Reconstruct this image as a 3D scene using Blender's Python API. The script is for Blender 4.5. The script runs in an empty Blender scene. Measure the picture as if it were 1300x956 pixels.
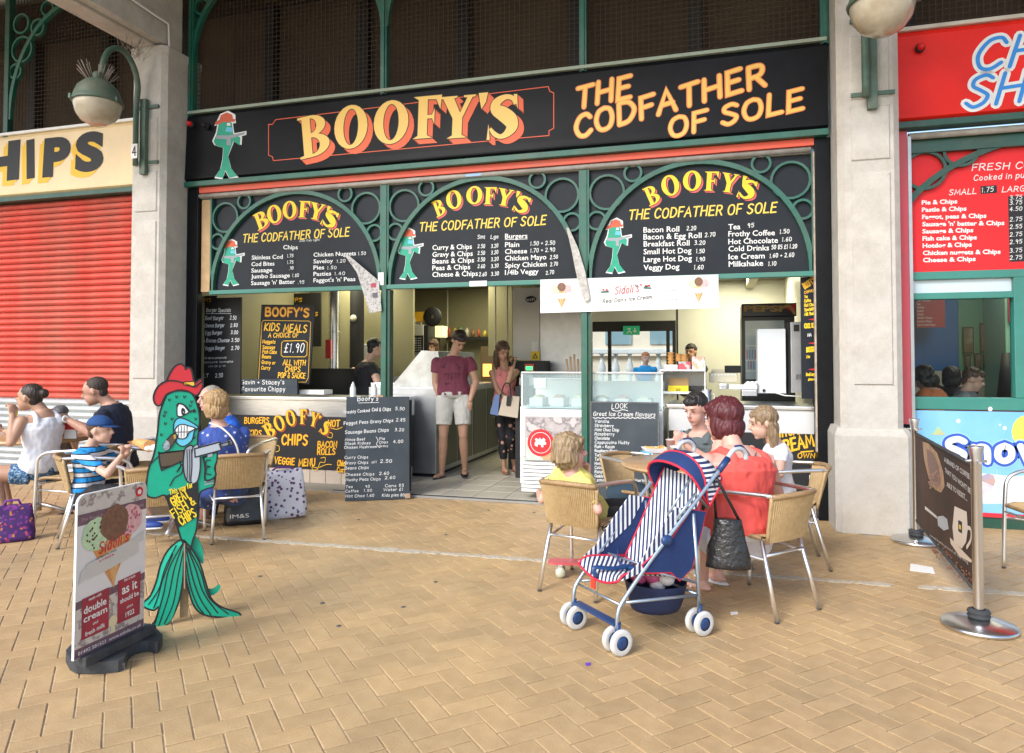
import bpy, bmesh, math, random
from mathutils import Vector, Matrix, noise
random.seed(7)
SC = bpy.context.scene
COL = SC.collection
R = math.radians
# ------------------------------------------------------------------ camera
TH, TI = R(16.14), R(1.6)
CAMP = Vector((0, -6.788, 1.4))
cd = bpy.data.cameras.new('camera'); cam = bpy.data.objects.new('camera', cd); COL.objects.link(cam)
cam.location = CAMP; cam.rotation_euler = (R(90) + TI, 0, TH)
cd.sensor_width = 36; cd.sensor_fit = 'HORIZONTAL'; cd.lens = 36 * 900 / 1300
cd.shift_y = -(478 - 433) / 1300
cd.clip_start = .05; cd.clip_end = 3000
SC.camera = cam
# ------------------------------------------------------------------ sky, sun, exposure
wd = bpy.data.worlds.new("World"); SC.world = wd; wd.use_nodes = True
nt = wd.node_tree; bg = nt.nodes['Background']
sky = nt.nodes.new('ShaderNodeTexSky'); sky.sky_type = 'NISHITA'; sky.sun_disc = False
SUN_EL, SUN_AZ = R(38), R(205)          # azimuth clockwise from +Y : behind the camera, a little left
sky.sun_elevation = SUN_EL; sky.sun_rotation = SUN_AZ
sky.air_density = 1.0; sky.dust_density = 1.5; sky.ozone_density = .6
nt.links.new(sky.outputs[0], bg.inputs[0]); bg.inputs[1].default_value = .15
sl = bpy.data.lights.new('sun', 'SUN'); so = bpy.data.objects.new('sun', sl); COL.objects.link(so)
sl.energy = 1.3; sl.angle = R(20); sl.color = (1, .985, .96)
sd = Vector((math.sin(SUN_AZ) * math.cos(SUN_EL), math.cos(SUN_AZ) * math.cos(SUN_EL), math.sin(SUN_EL)))
so.rotation_euler = sd.to_track_quat('Z', 'Y').to_euler()
SC.view_settings.view_transform = 'Standard'; SC.view_settings.look = 'None'
SC.view_settings.gamma = 1; SC.view_settings.exposure = 1.1
SC.render.engine = 'CYCLES'
SC.cycles.max_bounces = 8; SC.cycles.transparent_max_bounces = 12
# ------------------------------------------------------------------ measuring helpers (survey of the photograph: pixel -> point on a real surface)
_f = Vector((-math.sin(TH) * math.cos(TI), math.cos(TH) * math.cos(TI), math.sin(TI)))
_r = Vector((math.cos(TH), math.sin(TH), 0)); _u = _r.cross(_f)
def ray(px, py): return _f + _r * ((px - 650) / 900) - _u * ((py - 433) / 900)
def at(px, py, Y):
    d = ray(px, py); return CAMP + d * ((Y - CAMP.y) / d.y)
def gr(px, py, z=0):
    d = ray(px, py); return CAMP + d * ((z - CAMP.z) / d.z)
def atx(px, py, X):
    d = ray(px, py); return CAMP + d * ((X - CAMP.x) / d.x)
# ------------------------------------------------------------------ materials
MATS = {}
def mat(name, col, rough=.6, metal=0, var=.0, vscale=8, bump=0, bscale=60, spec=.5, emis=0, alpha=1, trans=0, col2=None, island=0, coat=0, stretch=None, dirt=0, world=0):
    if name in MATS: return MATS[name]
    m = bpy.data.materials.new(name); m.use_nodes = True; n = m.node_tree; b = n.nodes['Principled BSDF']
    c = (*col, 1)
    b.inputs['Base Color'].default_value = c; b.inputs['Roughness'].default_value = rough; b.inputs['Metallic'].default_value = metal
    b.inputs['Specular IOR Level'].default_value = spec
    if coat: b.inputs['Coat Weight'].default_value = coat; b.inputs['Coat Roughness'].default_value = .12
    tc = n.nodes.new('ShaderNodeTexCoord'); src = tc.outputs['Object']
    if stretch:
        mp = n.nodes.new('ShaderNodeMapping'); mp.inputs['Scale'].default_value = stretch; n.links.new(src, mp.inputs[0]); src = mp.outputs[0]
    cur = None
    if var or col2:
        t = n.nodes.new('ShaderNodeTexNoise'); t.inputs['Scale'].default_value = vscale; t.inputs['Detail'].default_value = 6; t.inputs['Roughness'].default_value = .6
        n.links.new(src, t.inputs[0])
        rp = n.nodes.new('ShaderNodeValToRGB'); rp.color_ramp.elements[0].position = .3; rp.color_ramp.elements[1].position = .7
        c2 = col2 if col2 else tuple(min(1, x * (1 + var)) for x in col)
        rp.color_ramp.elements[0].color = (*[x * (1 - var) for x in col], 1); rp.color_ramp.elements[1].color = (*c2, 1)
        n.links.new(t.outputs[0], rp.inputs[0]); cur = rp.outputs[0]
    if dirt:
        t = n.nodes.new('ShaderNodeTexNoise'); t.inputs['Scale'].default_value = 2.3; t.inputs['Detail'].default_value = 9; t.inputs['Roughness'].default_value = .72
        if world: gg = n.nodes.new('ShaderNodeNewGeometry'); n.links.new(gg.outputs['Position'], t.inputs[0]); t.inputs['Scale'].default_value = 1.1
        else: n.links.new(tc.outputs['Object'], t.inputs[0])
        rp = n.nodes.new('ShaderNodeValToRGB'); rp.color_ramp.elements[0].position = .42; rp.color_ramp.elements[1].position = .68
        rp.color_ramp.elements[0].color = (0, 0, 0, 1); rp.color_ramp.elements[1].color = (dirt, dirt, dirt, 1); n.links.new(t.outputs[0], rp.inputs[0])
        mx = n.nodes.new('ShaderNodeMixRGB'); n.links.new(rp.outputs[0], mx.inputs[0])
        if cur: n.links.new(cur, mx.inputs[1])
        else: mx.inputs[1].default_value = c
        mx.inputs[2].default_value = (.2, .16, .11, 1); cur = mx.outputs[0]
    if island:
        g = n.nodes.new('ShaderNodeNewGeometry'); oi = n.nodes.new('ShaderNodeObjectInfo')
        ad = n.nodes.new('ShaderNodeMath'); ad.operation = 'ADD'; n.links.new(g.outputs['Random Per Island'], ad.inputs[0]); n.links.new(oi.outputs['Random'], ad.inputs[1])
        fr = n.nodes.new('ShaderNodeMath'); fr.operation = 'FRACT'; n.links.new(ad.outputs[0], fr.inputs[0])
        mr = n.nodes.new('ShaderNodeMapRange'); mr.inputs[3].default_value = 1 - island; mr.inputs[4].default_value = 1 + island; n.links.new(fr.outputs[0], mr.inputs[0])
        hs = n.nodes.new('ShaderNodeHueSaturation'); n.links.new(mr.outputs[0], hs.inputs['Value'])
        if cur: n.links.new(cur, hs.inputs['Color'])
        else: hs.inputs['Color'].default_value = c
        cur = hs.outputs[0]
    if cur: n.links.new(cur, b.inputs['Base Color'])
    if bump:
        t = n.nodes.new('ShaderNodeTexNoise'); t.inputs['Scale'].default_value = bscale; t.inputs['Detail'].default_value = 4; n.links.new(src, t.inputs[0])
        bp = n.nodes.new('ShaderNodeBump'); bp.inputs['Strength'].default_value = bump; bp.inputs['Distance'].default_value = .01
        n.links.new(t.outputs[0], bp.inputs['Height']); n.links.new(bp.outputs[0], b.inputs['Normal'])
    if emis: b.inputs['Emission Color'].default_value = c; b.inputs['Emission Strength'].default_value = emis
    if trans: b.inputs['Transmission Weight'].default_value = trans; b.inputs['IOR'].default_value = 1.45
    if alpha < 1: b.inputs['Alpha'].default_value = alpha
    MATS[name] = m; return m
def glass(name, tint=(.8, .9, .9), op=.25):
    if name in MATS: return MATS[name]
    m = bpy.data.materials.new(name); m.use_nodes = True; n = m.node_tree; n.nodes.clear()
    o = n.nodes.new('ShaderNodeOutputMaterial'); t = n.nodes.new('ShaderNodeBsdfTransparent'); t.inputs[0].default_value = (.93, .97, .96, 1)
    g = n.nodes.new('ShaderNodeBsdfGlossy'); g.inputs['Roughness'].default_value = .04; g.inputs[0].default_value = (1, 1, 1, 1)
    d = n.nodes.new('ShaderNodeBsdfDiffuse'); d.inputs[0].default_value = (*tint, 1)
    a = n.nodes.new('ShaderNodeMixShader'); a.inputs[0].default_value = op; n.links.new(t.outputs[0], a.inputs[1]); n.links.new(d.outputs[0], a.inputs[2])
    f = n.nodes.new('ShaderNodeFresnel'); f.inputs[0].default_value = 1.22
    c = n.nodes.new('ShaderNodeMixShader'); n.links.new(f.outputs[0], c.inputs[0]); n.links.new(a.outputs[0], c.inputs[1]); n.links.new(g.outputs[0], c.inputs[2])
    n.links.new(c.outputs[0], o.inputs[0]); MATS[name] = m; return m
def ramped(name, stops, kind='wave', scale=10, axis='Z', rough=.7, interp='CONSTANT', bump=0, distort=0):
    """procedural print: stripes / spots from a texture through a colour ramp"""
    if name in MATS: return MATS[name]
    m = bpy.data.materials.new(name); m.use_nodes = True; n = m.node_tree; b = n.nodes['Principled BSDF']; b.inputs['Roughness'].default_value = rough
    tc = n.nodes.new('ShaderNodeTexCoord')
    if kind == 'wave':
        t = n.nodes.new('ShaderNodeTexWave'); t.wave_type = 'BANDS'; t.bands_direction = axis; t.wave_profile = 'SAW'; t.inputs['Scale'].default_value = scale; t.inputs['Distortion'].default_value = distort; out = t.outputs['Fac']
    elif kind == 'voronoi':
        t = n.nodes.new('ShaderNodeTexVoronoi'); t.inputs['Scale'].default_value = scale; out = t.outputs['Distance']
    elif kind == 'cells':
        t = n.nodes.new('ShaderNodeTexVoronoi'); t.inputs['Scale'].default_value = scale
        s = n.nodes.new('ShaderNodeSeparateColor'); n.links.new(t.outputs['Color'], s.inputs[0]); out = s.outputs[0]
    else:
        t = n.nodes.new('ShaderNodeTexNoise'); t.inputs['Scale'].default_value = scale; t.inputs['Detail'].default_value = 3; out = t.outputs[0]
    n.links.new(tc.outputs['Object'], t.inputs[0])
    rp = n.nodes.new('ShaderNodeValToRGB'); rp.color_ramp.interpolation = interp
    while len(rp.color_ramp.elements) < len(stops): rp.color_ramp.elements.new(.5)
    for e, (p, c) in zip(rp.color_ramp.elements, stops): e.position = p; e.color = (*c, 1)
    n.links.new(out, rp.inputs[0]); n.links.new(rp.outputs[0], b.inputs['Base Color'])
    if bump:
        t2 = n.nodes.new('ShaderNodeTexNoise'); t2.inputs['Scale'].default_value = 14; n.links.new(tc.outputs['Object'], t2.inputs[0])
        bp = n.nodes.new('ShaderNodeBump'); bp.inputs['Strength'].default_value = bump; bp.inputs['Distance'].default_value = .03
        n.links.new(t2.outputs[0], bp.inputs['Height']); n.links.new(bp.outputs[0], b.inputs['Normal'])
    MATS[name] = m; return m
# palette
BLACK = mat('black_paint', (.007, .008, .01), .36, var=.25, vscale=5, dirt=.015, spec=.13)
BOARD = mat('menu_board_black', (.014, .019, .026), .42, var=.15, vscale=4, dirt=.02, spec=.2)
SLATE = mat('chalk_board', (.03, .042, .052), .75, col2=(.06, .075, .088), vscale=3)
GREEN = mat('green_paint', (.012, .115, .082), .38, var=.2, vscale=6, dirt=.22)
GREEND = mat('green_dark_paint', (.012, .075, .052), .4, var=.2, vscale=6, dirt=.2)
RED = mat('red_paint', (.8, .022, .014), .38, var=.08, vscale=3, dirt=.04, spec=.18)
YEL = mat('yellow_paint', (.92, .5, .05), .5, var=.07, vscale=20)
YEL2 = mat('bright_yellow_paint', (.9, .62, .02), .5)
ORA = mat('orange_red_paint', (.8, .13, .04), .5)
ORB = mat('orange_paint', (.85, .2, .02), .5)
PINK = mat('pink_red_paint', (.8, .12, .12), .5)
WHT = mat('white_paint', (.8, .8, .78), .55, var=.05, vscale=12)
CHALK = mat('chalk', (.72, .74, .74), .9, var=.2, vscale=150)
INK = mat('black_ink', (.012, .012, .014), .6)
BLU = mat('blue_paint', (.02, .25, .72), .45)
TEAL = mat('fish_green_paint', (.0, .33, .2), .4, var=.12, vscale=8)
TEALL = mat('fish_light_green_paint', (.02, .55, .36), .4)
LIPB = mat('fish_lip_blue_paint', (.12, .5, .68), .45)
GUNG = mat('grey_paint', (.3, .33, .37), .45)
BRNP = mat('brown_paint', (.09, .06, .035), .5)
HATR = mat('hat_red_paint', (.55, .02, .03), .4)
STEEL = mat('stainless_steel', (.72, .73, .74), .28, 1, var=.12, vscale=6, stretch=(1, 1, 12))
STEELB = mat('brushed_grey_panel', (.42, .43, .44), .42, .85, var=.12, vscale=6)
ALU = mat('aluminium_tube', (.86, .87, .88), .36, 1)
STONE = mat('column_concrete', (.56, .53, .48), .88, var=.12, vscale=2.2, bump=.8, bscale=110, dirt=.38)
STONED = mat('grey_rail', (.42, .4, .36), .7, var=.2, vscale=9, dirt=.5)
CREAM = mat('cream_fascia', (.8, .6, .32), .35, var=.06, vscale=2, dirt=.08, coat=.2)
PLAST = mat('white_plastic', (.75, .76, .75), .35, var=.04, vscale=5)
CREAMW = mat('cream_wall', (.5, .49, .38), .6, var=.08, vscale=2)
RUB = mat('black_rubber', (.025, .027, .03), .75, col2=(.06, .065, .07), vscale=14, bump=.2)
WOODT = mat('table_wood', (.42, .25, .12), .35, var=.2, vscale=5, stretch=(1, 9, 1), coat=.3)
WICK = mat('wicker', (.42, .285, .135), .5, col2=(.54, .39, .2), vscale=35, bump=.5, bscale=220)
WICKR = mat('wicker_edge', (.33, .21, .1), .5, var=.25, vscale=60)
# ------------------------------------------------------------------ mesh builder
PM = {}
class MB:
    def __init__(s): s.v = []; s.f = []; s.mi = []; s.mats = []; s.M = Matrix(); s.sm = []
    def m_(s, m):
        if m not in s.mats: s.mats.append(m)
        return s.mats.index(m)
    def add(s, vs, fs, m, smooth=False):
        b = len(s.v); s.v += [s.M @ Vector(v) for v in vs]; k = s.m_(m)
        for f in fs: s.f.append([b + i for i in f]); s.mi.append(k); s.sm.append(smooth)
        return s
    def box(s, c, d, m, bev=0, rot=None):
        x, y, z = d[0] / 2, d[1] / 2, d[2] / 2
        if not bev:
            vs = [(i * x, j * y, k * z) for i in (-1, 1) for j in (-1, 1) for k in (-1, 1)]
            fs = [(0, 1, 3, 2), (4, 6, 7, 5), (0, 4, 5, 1), (2, 3, 7, 6), (0, 2, 6, 4), (1, 5, 7, 3)]
        else:
            bev = min(bev, x * .9, y * .9, z * .9)
            bm = bmesh.new(); bmesh.ops.create_cube(bm, size=1)
            for v in bm.verts: v.co = Vector((v.co.x * 2 * x, v.co.y * 2 * y, v.co.z * 2 * z))
            bmesh.ops.bevel(bm, geom=bm.edges[:], offset=bev, segments=2, affect='EDGES', profile=.6)
            bm.verts.ensure_lookup_table(); vs = [tuple(v.co) for v in bm.verts]; fs = [[v.index for v in f.verts] for f in bm.faces]; bm.free()
        if rot is not None: vs = [rot @ Vector(v) for v in vs]
        cc = Vector(c); return s.add([cc + Vector(v) for v in vs], fs, m)
    def b2(s, lo, hi, m, bev=0):
        return s.box([(a + b) / 2 for a, b in zip(lo, hi)], [abs(b - a) for a, b in zip(lo, hi)], m, bev)
    def tube(s, pts, r, m, n=8, cap=True, closed=False, smooth=True, flat=1):
        pts = [Vector(p) for p in pts]; N = len(pts); rs = r if isinstance(r, (list, tuple)) else [r] * N
        vs = []; prev = None
        for i, p in enumerate(pts):
            if closed: t = pts[(i + 1) % N] - pts[i - 1]
            else: t = (pts[min(i + 1, N - 1)] - pts[max(i - 1, 0)])
            if t.length < 1e-9: t = Vector((0, 0, 1))
            t.normalize()
            if prev is None: a = Vector((0, 0, 1)) if abs(t.z) < .9 else Vector((1, 0, 0)); nn = (a - t * a.dot(t)).normalized()
            else:
                nn = prev - t * prev.dot(t); nn = nn.normalized() if nn.length > 1e-6 else t.orthogonal().normalized()
            prev = nn; bb = t.cross(nn)
            for k in range(n):
                a = 2 * math.pi * k / n; vs.append(p + (nn * math.cos(a) + bb * math.sin(a) * flat) * rs[i])
        fs = []
        for i in range(N if closed else N - 1):
            j = (i + 1) % N
            for k in range(n): k2 = (k + 1) % n; fs.append((i * n + k, i * n + k2, j * n + k2, j * n + k))
        s.add(vs, fs, m, smooth)
        if cap and not closed:
            b = len(s.v) - len(vs); kk = s.m_(m)
            s.f.append([b + k for k in range(n)][::-1]); s.mi.append(kk); s.sm.append(False)
            s.f.append([b + (N - 1) * n + k for k in range(n)]); s.mi.append(kk); s.sm.append(False)
        return s
    def lathe(s, prof, m, n=24, c=(0, 0, 0), smooth=True, ax=None):
        c = Vector(c); vs = []
        for r, z in prof:
            for k in range(n):
                a = 2 * math.pi * k / n; v = Vector((r * math.cos(a), r * math.sin(a), z)); v = (ax @ v if ax is not None else v); vs.append(c + v)
        fs = []
        for i in range(len(prof) - 1):
            for k in range(n): k2 = (k + 1) % n; fs.append((i * n + k, i * n + k2, (i + 1) * n + k2, (i + 1) * n + k))
        return s.add(vs, fs, m, smooth)
    def ell(s, c, r, m, n=12, rot=None, ns=8):
        vs = []; fs = []
        for i in range(ns + 1):
            p = math.pi * i / ns
            for k in range(n):
                a = 2 * math.pi * k / n; v = Vector((r[0] * math.sin(p) * math.cos(a), r[1] * math.sin(p) * math.sin(a), -r[2] * math.cos(p)))
                vs.append(Vector(c) + (rot @ v if rot is not None else v))
        for i in range(ns):
            for k in range(n): k2 = (k + 1) % n; fs.append((i * n + k, i * n + k2, (i + 1) * n + k2, (i + 1) * n + k))
        return s.add(vs, fs, m, True)
    def poly(s, pts, m, w=0):
        """flat ngon in the local x,y plane at height w"""
        a = sum(pts[i][0] * pts[(i + 1) % len(pts)][1] - pts[(i + 1) % len(pts)][0] * pts[i][1] for i in range(len(pts)))
        if a < 0: pts = pts[::-1]
        return s.add([(p[0], p[1], w) for p in pts], [list(range(len(pts)))], m)
    def prism(s, pts, m, w0, w1, mside=None):
        a = sum(pts[i][0] * pts[(i + 1) % len(pts)][1] - pts[(i + 1) % len(pts)][0] * pts[i][1] for i in range(len(pts)))
        if a < 0: pts = pts[::-1]
        n = len(pts); vs = [(p[0], p[1], w0) for p in pts] + [(p[0], p[1], w1) for p in pts]
        s.add(vs, [list(range(n))[::-1], list(range(n, 2 * n))], m)
        s.add(vs, [(i, (i + 1) % n, n + (i + 1) % n, n + i) for i in range(n)], mside or m); return s
    def build(s, name, parent=None, kind=None, label=None, cat=None, group=None):
        me = bpy.data.meshes.new(name)
        vv = s.v
        if parent is not None and parent.name in PM: inv = PM[parent.name].inverted(); vv = [inv @ v for v in s.v]
        me.from_pydata([tuple(v) for v in vv], [], s.f)
        for m in s.mats: me.materials.append(m)
        me.polygons.foreach_set('material_index', s.mi); me.polygons.foreach_set('use_smooth', s.sm); me.update()
        o = bpy.data.objects.new(name, me); COL.objects.link(o)
        if parent is not None:
            o.parent = parent
            if parent.name in PM: PM[o.name] = PM[parent.name]
        if kind: o['kind'] = kind
        if label: o['label'] = label
        if cat: o['category'] = cat
        if group: o['group'] = group
        return o
def thing(name, label, cat, loc=(0, 0, 0), rz=0, group=None):
    o = bpy.data.objects.new(name, None); COL.objects.link(o); o.location = loc; o.rotation_euler = (0, 0, rz); o.empty_display_size = .1
    o['label'] = label; o['category'] = cat
    if group: o['group'] = group
    PM[o.name] = Matrix.Translation(loc) @ Matrix.Rotation(rz, 4, 'Z'); return o
def kids(o): return [c for c in bpy.data.objects if c.parent == o]
def dup(root, loc, rz, label=None, group=None, skip=()):
    r = root.copy(); COL.objects.link(r); r.location = loc; r.rotation_euler = (0, 0, rz)
    if label: r['label'] = label
    if group: r['group'] = group
    for ch in kids(root):
        if ch.name.split('.')[0] in skip: continue
        c = ch.copy(); COL.objects.link(c); c.parent = r
        for g in kids(ch): d = g.copy(); COL.objects.link(d); d.parent = c
    return r
def frame(o, u, v):
    """matrix whose local x is u, y is v, z is u x v (towards the viewer), origin o"""
    u = Vector(u).normalized(); v = Vector(v); v = (v - u * v.dot(u)).normalized(); w = u.cross(v); M = Matrix.Identity(4)
    for i in range(3): M[i][0] = u[i]; M[i][1] = v[i]; M[i][2] = w[i]; M[i][3] = o[i]
    return M
# ------------------------------------------------------------------ ribbons and lettering
def cat_rom(pts, n=5):
    out = []
    P = [pts[0]] + list(pts) + [pts[-1]]
    for i in range(1, len(P) - 2):
        a, b, c, d = P[i - 1], P[i], P[i + 1], P[i + 2]
        for k in range(n):
            t = k / n; out.append(tuple(.5 * (2 * b[j] + (c[j] - a[j]) * t + (2 * a[j] - 5 * b[j] + 4 * c[j] - d[j]) * t * t + (-a[j] + 3 * b[j] - 3 * c[j] + d[j]) * t ** 3) for j in range(len(b))))
    out.append(tuple(pts[-1])); return out
def ribbon(mb, pts, wd, m, w=0, cap=True, closed=False):
    """mitred flat strip; pts may carry their own half width as third value"""
    P = [pts[0]]
    for p in pts[1:]:
        if (p[0] - P[-1][0]) ** 2 + (p[1] - P[-1][1]) ** 2 > 1e-10: P.append(p)
    N = len(P)
    if N < 2: return
    vs = []; fs = []
    for i, p in enumerate(P):
        h = p[2] if len(p) > 2 else wd / 2
        a = P[i - 1] if (i > 0 or closed) else None; b = P[(i + 1) % N] if (i < N - 1 or closed) else None
        d1 = Vector((p[0] - a[0], p[1] - a[1])).normalized() if a is not None else None
        d2 = Vector((b[0] - p[0], b[1] - p[1])).normalized() if b is not None else None
        if d1 is None: d1 = d2
        if d2 is None: d2 = d1
        t = d1 + d2; t = t.normalized() if t.length > 1e-4 else d1
        nrm = Vector((-t.y, t.x)); cs = max(.55, abs(nrm.dot(Vector((-d2.y, d2.x))))); h2 = h / cs
        vs += [(p[0] + nrm.x * h2, p[1] + nrm.y * h2, w), (p[0] - nrm.x * h2, p[1] - nrm.y * h2, w)]
    for i in range(N if closed else N - 1):
        j = (i + 1) % N; fs.append((2 * i, 2 * i + 1, 2 * j + 1, 2 * j))
    mb.add(vs, fs, m)
    if cap and not closed:
        for e, (i, j) in enumerate(((0, 1), (N - 1, N - 2))):
            p = P[i]; q = P[j]; h = p[2] if len(p) > 2 else wd / 2; d = Vector((p[0] - q[0], p[1] - q[1])).normalized(); nn = Vector((-d.y, d.x))
            c = [(p[0] + nn.x * h * math.cos(a) + d.x * h * math.sin(a), p[1] + nn.y * h * math.cos(a) + d.y * h * math.sin(a), w) for a in (0, .8, math.pi / 2, math.pi - .8, math.pi)]
            mb.add(c, [[4, 3, 2, 1, 0]], m)
SF = {
'A': "4 0,0 1.9,6 3.8,0|.8,2.2 3.2,2.3", 'B': "3.8 .3,0 .3,6|~.3,6 2.6,5.9 3,4.7 2.4,3.4 .5,3.1|~.5,3.1 2.9,3 3.5,1.6 2.8,.2 .3,0", 'C': "3.8 ~3.6,4.9 2.7,6 1.2,5.5 .3,3 1,.6 2.4,0 3.7,1.1",
'D': "4 .4,0 .4,6|~.4,6 2.6,5.6 3.8,3.2 2.6,.5 .4,0", 'E': "3.4 3.1,6 .4,5.9 .3,0 3.2,.1|.4,3.1 2.7,3.2", 'F': "3.2 3.2,6 .4,5.9 .4,0|.4,3 2.7,3.2", 'G': "4 ~3.6,5 2.5,6 1,5.3 .3,3 1,.5 2.6,0 3.6,1.2 3.6,2.7|2,2.7 3.9,2.8",
'H': "4 .4,6 .3,0|3.6,6 3.6,0|.3,3 3.6,3.2", 'I': "1.2 .6,6 .6,0", 'J': "3 ~2.4,6 2.5,1.8 1.6,0 .3,1", 'K': "3.8 .4,6 .3,0|3.5,6 .5,2.8 3.6,0", 'L': "3.2 .5,6 .3,0 3.1,.1", 'M': "5 .3,0 .8,6 2.5,1.6 4.2,6 4.7,0",
'N': "4.2 .4,0 .5,6 3.7,0 3.8,6", 'O': "4.2 ~2.2,6 .9,5.3 .3,3 .9,.7 2.1,0 3.4,.7 3.9,3 3.4,5.3 2.2,6", 'P': "3.6 .4,0 .4,6|~.4,6 2.8,5.8 3.3,4.4 2.5,3 .4,2.7", 'Q': "4.2 ~2.2,6 .9,5.3 .3,3 .9,.7 2.1,0 3.4,.7 3.9,3 3.4,5.3 2.1,6|2.5,1.4 4,-.5",
'R': "3.8 .4,0 .4,6|~.4,6 2.7,5.8 3.2,4.5 2.5,3.2 .4,2.9|1.8,3 3.6,0", 'S': "3.6 ~3.3,5.3 2.2,6 .8,5.4 .7,4.1 2,3.1 3.2,2 2.8,.6 1.5,0 .3,.9", 'T': "3.8 .1,5.8 3.8,6|1.9,5.9 1.8,0", 'U': "4 ~.4,6 .3,2 1.2,.1 2.8,.1 3.6,2 3.7,6",
'V': "4 .2,6 1.9,0 3.8,6", 'W': "5.4 .2,6 1.3,0 2.7,5 4,0 5.2,6", 'X': "3.8 .3,6 3.5,0|3.5,6 .2,0", 'Y': "3.8 .2,6 1.9,3 3.6,6|1.9,3 1.8,0", 'Z': "3.8 .3,6 3.5,6 .3,0 3.6,0",
'a': "3.2 ~2.8,3.6 1.4,4 .4,2.5 .6,.6 1.7,.1 2.7,1.4|2.8,4 2.7,.9 3.1,0", 'b': "3 .4,6 .4,0|~.4,2.8 1.7,4 2.8,2.6 2.3,.3 1,0 .4,1", 'c': "2.8 ~2.6,3.3 1.6,4 .5,3 .4,1 1.5,0 2.7,.8", 'd': "3.2 2.8,6 2.8,0|~2.8,2.8 1.6,4 .5,2.7 .6,.6 1.7,0 2.8,1.3",
'e': "3 ~.5,2 2.6,2.4 2.3,3.7 1.1,3.9 .4,2.3 .8,.4 1.8,0 2.7,.8", 'f': "2.2 ~2.2,5.6 1.4,6 .9,5 .8,0|.1,3.6 1.9,3.7", 'g': "3.2 ~2.7,3.5 1.5,4 .5,2.7 .8,.7 1.9,.5 2.7,2|~2.8,4 2.8,-.6 1.8,-2 .5,-1.4", 'h': "3.1 .4,6 .4,0|~.4,2.5 1.4,3.9 2.5,3.4 2.7,0",
'i': "1.1 .5,4 .6,0|.5,5.2 .6,5.5", 'j': "1.4 ~.9,4 .9,-1 .2,-2|.9,5.2 1,5.5", 'k': "2.9 .4,6 .4,0|2.5,3.9 .5,1.8 2.7,0", 'l': "1 .5,6 .6,0", 'm': "4.6 .4,4 .4,0|~.4,2.6 1.4,4 2.3,3.2 2.4,0|~2.4,2.6 3.4,4 4.2,3.2 4.3,0", 'n': "3.1 .4,4 .4,0|~.4,2.6 1.5,4 2.6,3.3 2.7,0",
'o': "3.1 ~1.6,4 .6,3.2 .5,1 1.5,0 2.6,1 2.6,3.1 1.6,4", 'p': "3.1 .4,4 .4,-2|~.4,2.8 1.7,4 2.8,2.6 2.3,.3 1,0 .4,1", 'q': "3.1 2.7,4 2.7,-2|~2.7,2.8 1.5,4 .4,2.6 .8,.3 1.9,0 2.7,1", 'r': "2.3 .5,4 .4,0|~.4,2.4 1.1,3.7 2.2,3.9", 's': "2.6 ~2.3,3.4 1.3,4 .5,3.2 1.4,2.1 2.3,1.1 1.5,0 .3,.6",
't': "2.2 ~1,5.6 .9,1 1.4,.1 2.1,.4|.1,3.9 2,4", 'u': "3.1 ~.4,4 .4,1 1.3,0 2.4,.9 2.7,2|2.7,4 2.8,0", 'v': "2.8 .2,4 1.4,0 2.7,4", 'w': "4 .2,4 1.1,0 2,3.4 3,0 3.8,4", 'x': "2.8 .3,4 2.5,0|2.5,4 .2,0", 'y': "2.9 .3,4 1.5,.4|2.7,4 .8,-2", 'z': "2.8 .3,4 2.5,4 .3,0 2.6,0",
'0': "3.2 ~1.7,6 .6,5 .4,1.6 1.5,0 2.7,1.2 2.8,4.6 1.7,6", '1': "1.6 .4,5 1,6 .9,0", '2': "3.2 ~.4,4.8 1.4,6 2.7,5.2 2.3,3 .4,.2|.4,.1 3,.1", '3': "3 ~.5,5.6 1.9,6 2.6,4.8 1.2,3.2|~1.2,3.2 2.7,2.6 2.3,.4 .4,.3", '4': "3.3 2.2,0 2.1,6|2.1,6 .2,2 3.1,2", '5': "3.2 2.9,6 .7,5.9 .6,3.5|~.6,3.5 2.2,3.8 2.9,2 1.9,.1 .4,.5",
'6': "3 ~2.5,5.7 1.1,4.6 .4,2 1.2,.1 2.5,.8 2.3,2.9 .6,2.4", '7': "3 .3,5.9 2.8,6 1.1,0", '8': "3 ~1.6,3.2 .6,4.6 1.6,6 2.5,4.8 .7,1.8 1.5,0 2.6,1.4 1.6,3.2", '9': "3 ~2.6,4.6 1.4,6 .5,4.6 1.3,3.1 2.6,4.2|2.6,4.8 2.1,0",
'.': "1.2 .5,.1 .7,.3", ',': "1.2 .7,.4 .4,-.8", "'": "1 .6,6.2 .4,4.8", '-': "2.4 .3,2.6 2,2.7", '+': "2.8 .3,2.4 2.5,2.4|1.4,3.6 1.4,1.2", '/': "2.4 2.2,6 .2,0", '&': "4 ~3.6,.1 1.2,4.3 1.7,5.9 2.6,5 .5,2 1.1,.1 2.5,.5 3.4,2.4", '£': "3.4 ~3,5.2 1.9,6 1.2,4.6 1.3,1.2 .3,.1|.3,.1 3.2,.1|.4,2.9 2.4,3", '!': "1.2 .6,6 .6,2|.6,.2 .6,.5",
':': "1 .5,.3 .5,.6|.5,2.8 .5,3.1", '(': "1.6 ~1.3,6.5 .4,3 1.3,-.5"}
SFG = {}
for k, v in SF.items():
    a = v.split(' ', 1); st = []
    for seg in a[1].split('|'):
        sm = seg.startswith('~'); seg = seg.lstrip('~'); pts = [tuple(float(q) for q in p.split(',')) for p in seg.split()]
        st.append((sm, pts))
    SFG[k] = (float(a[0]), st)
WLAY = [0]
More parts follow.
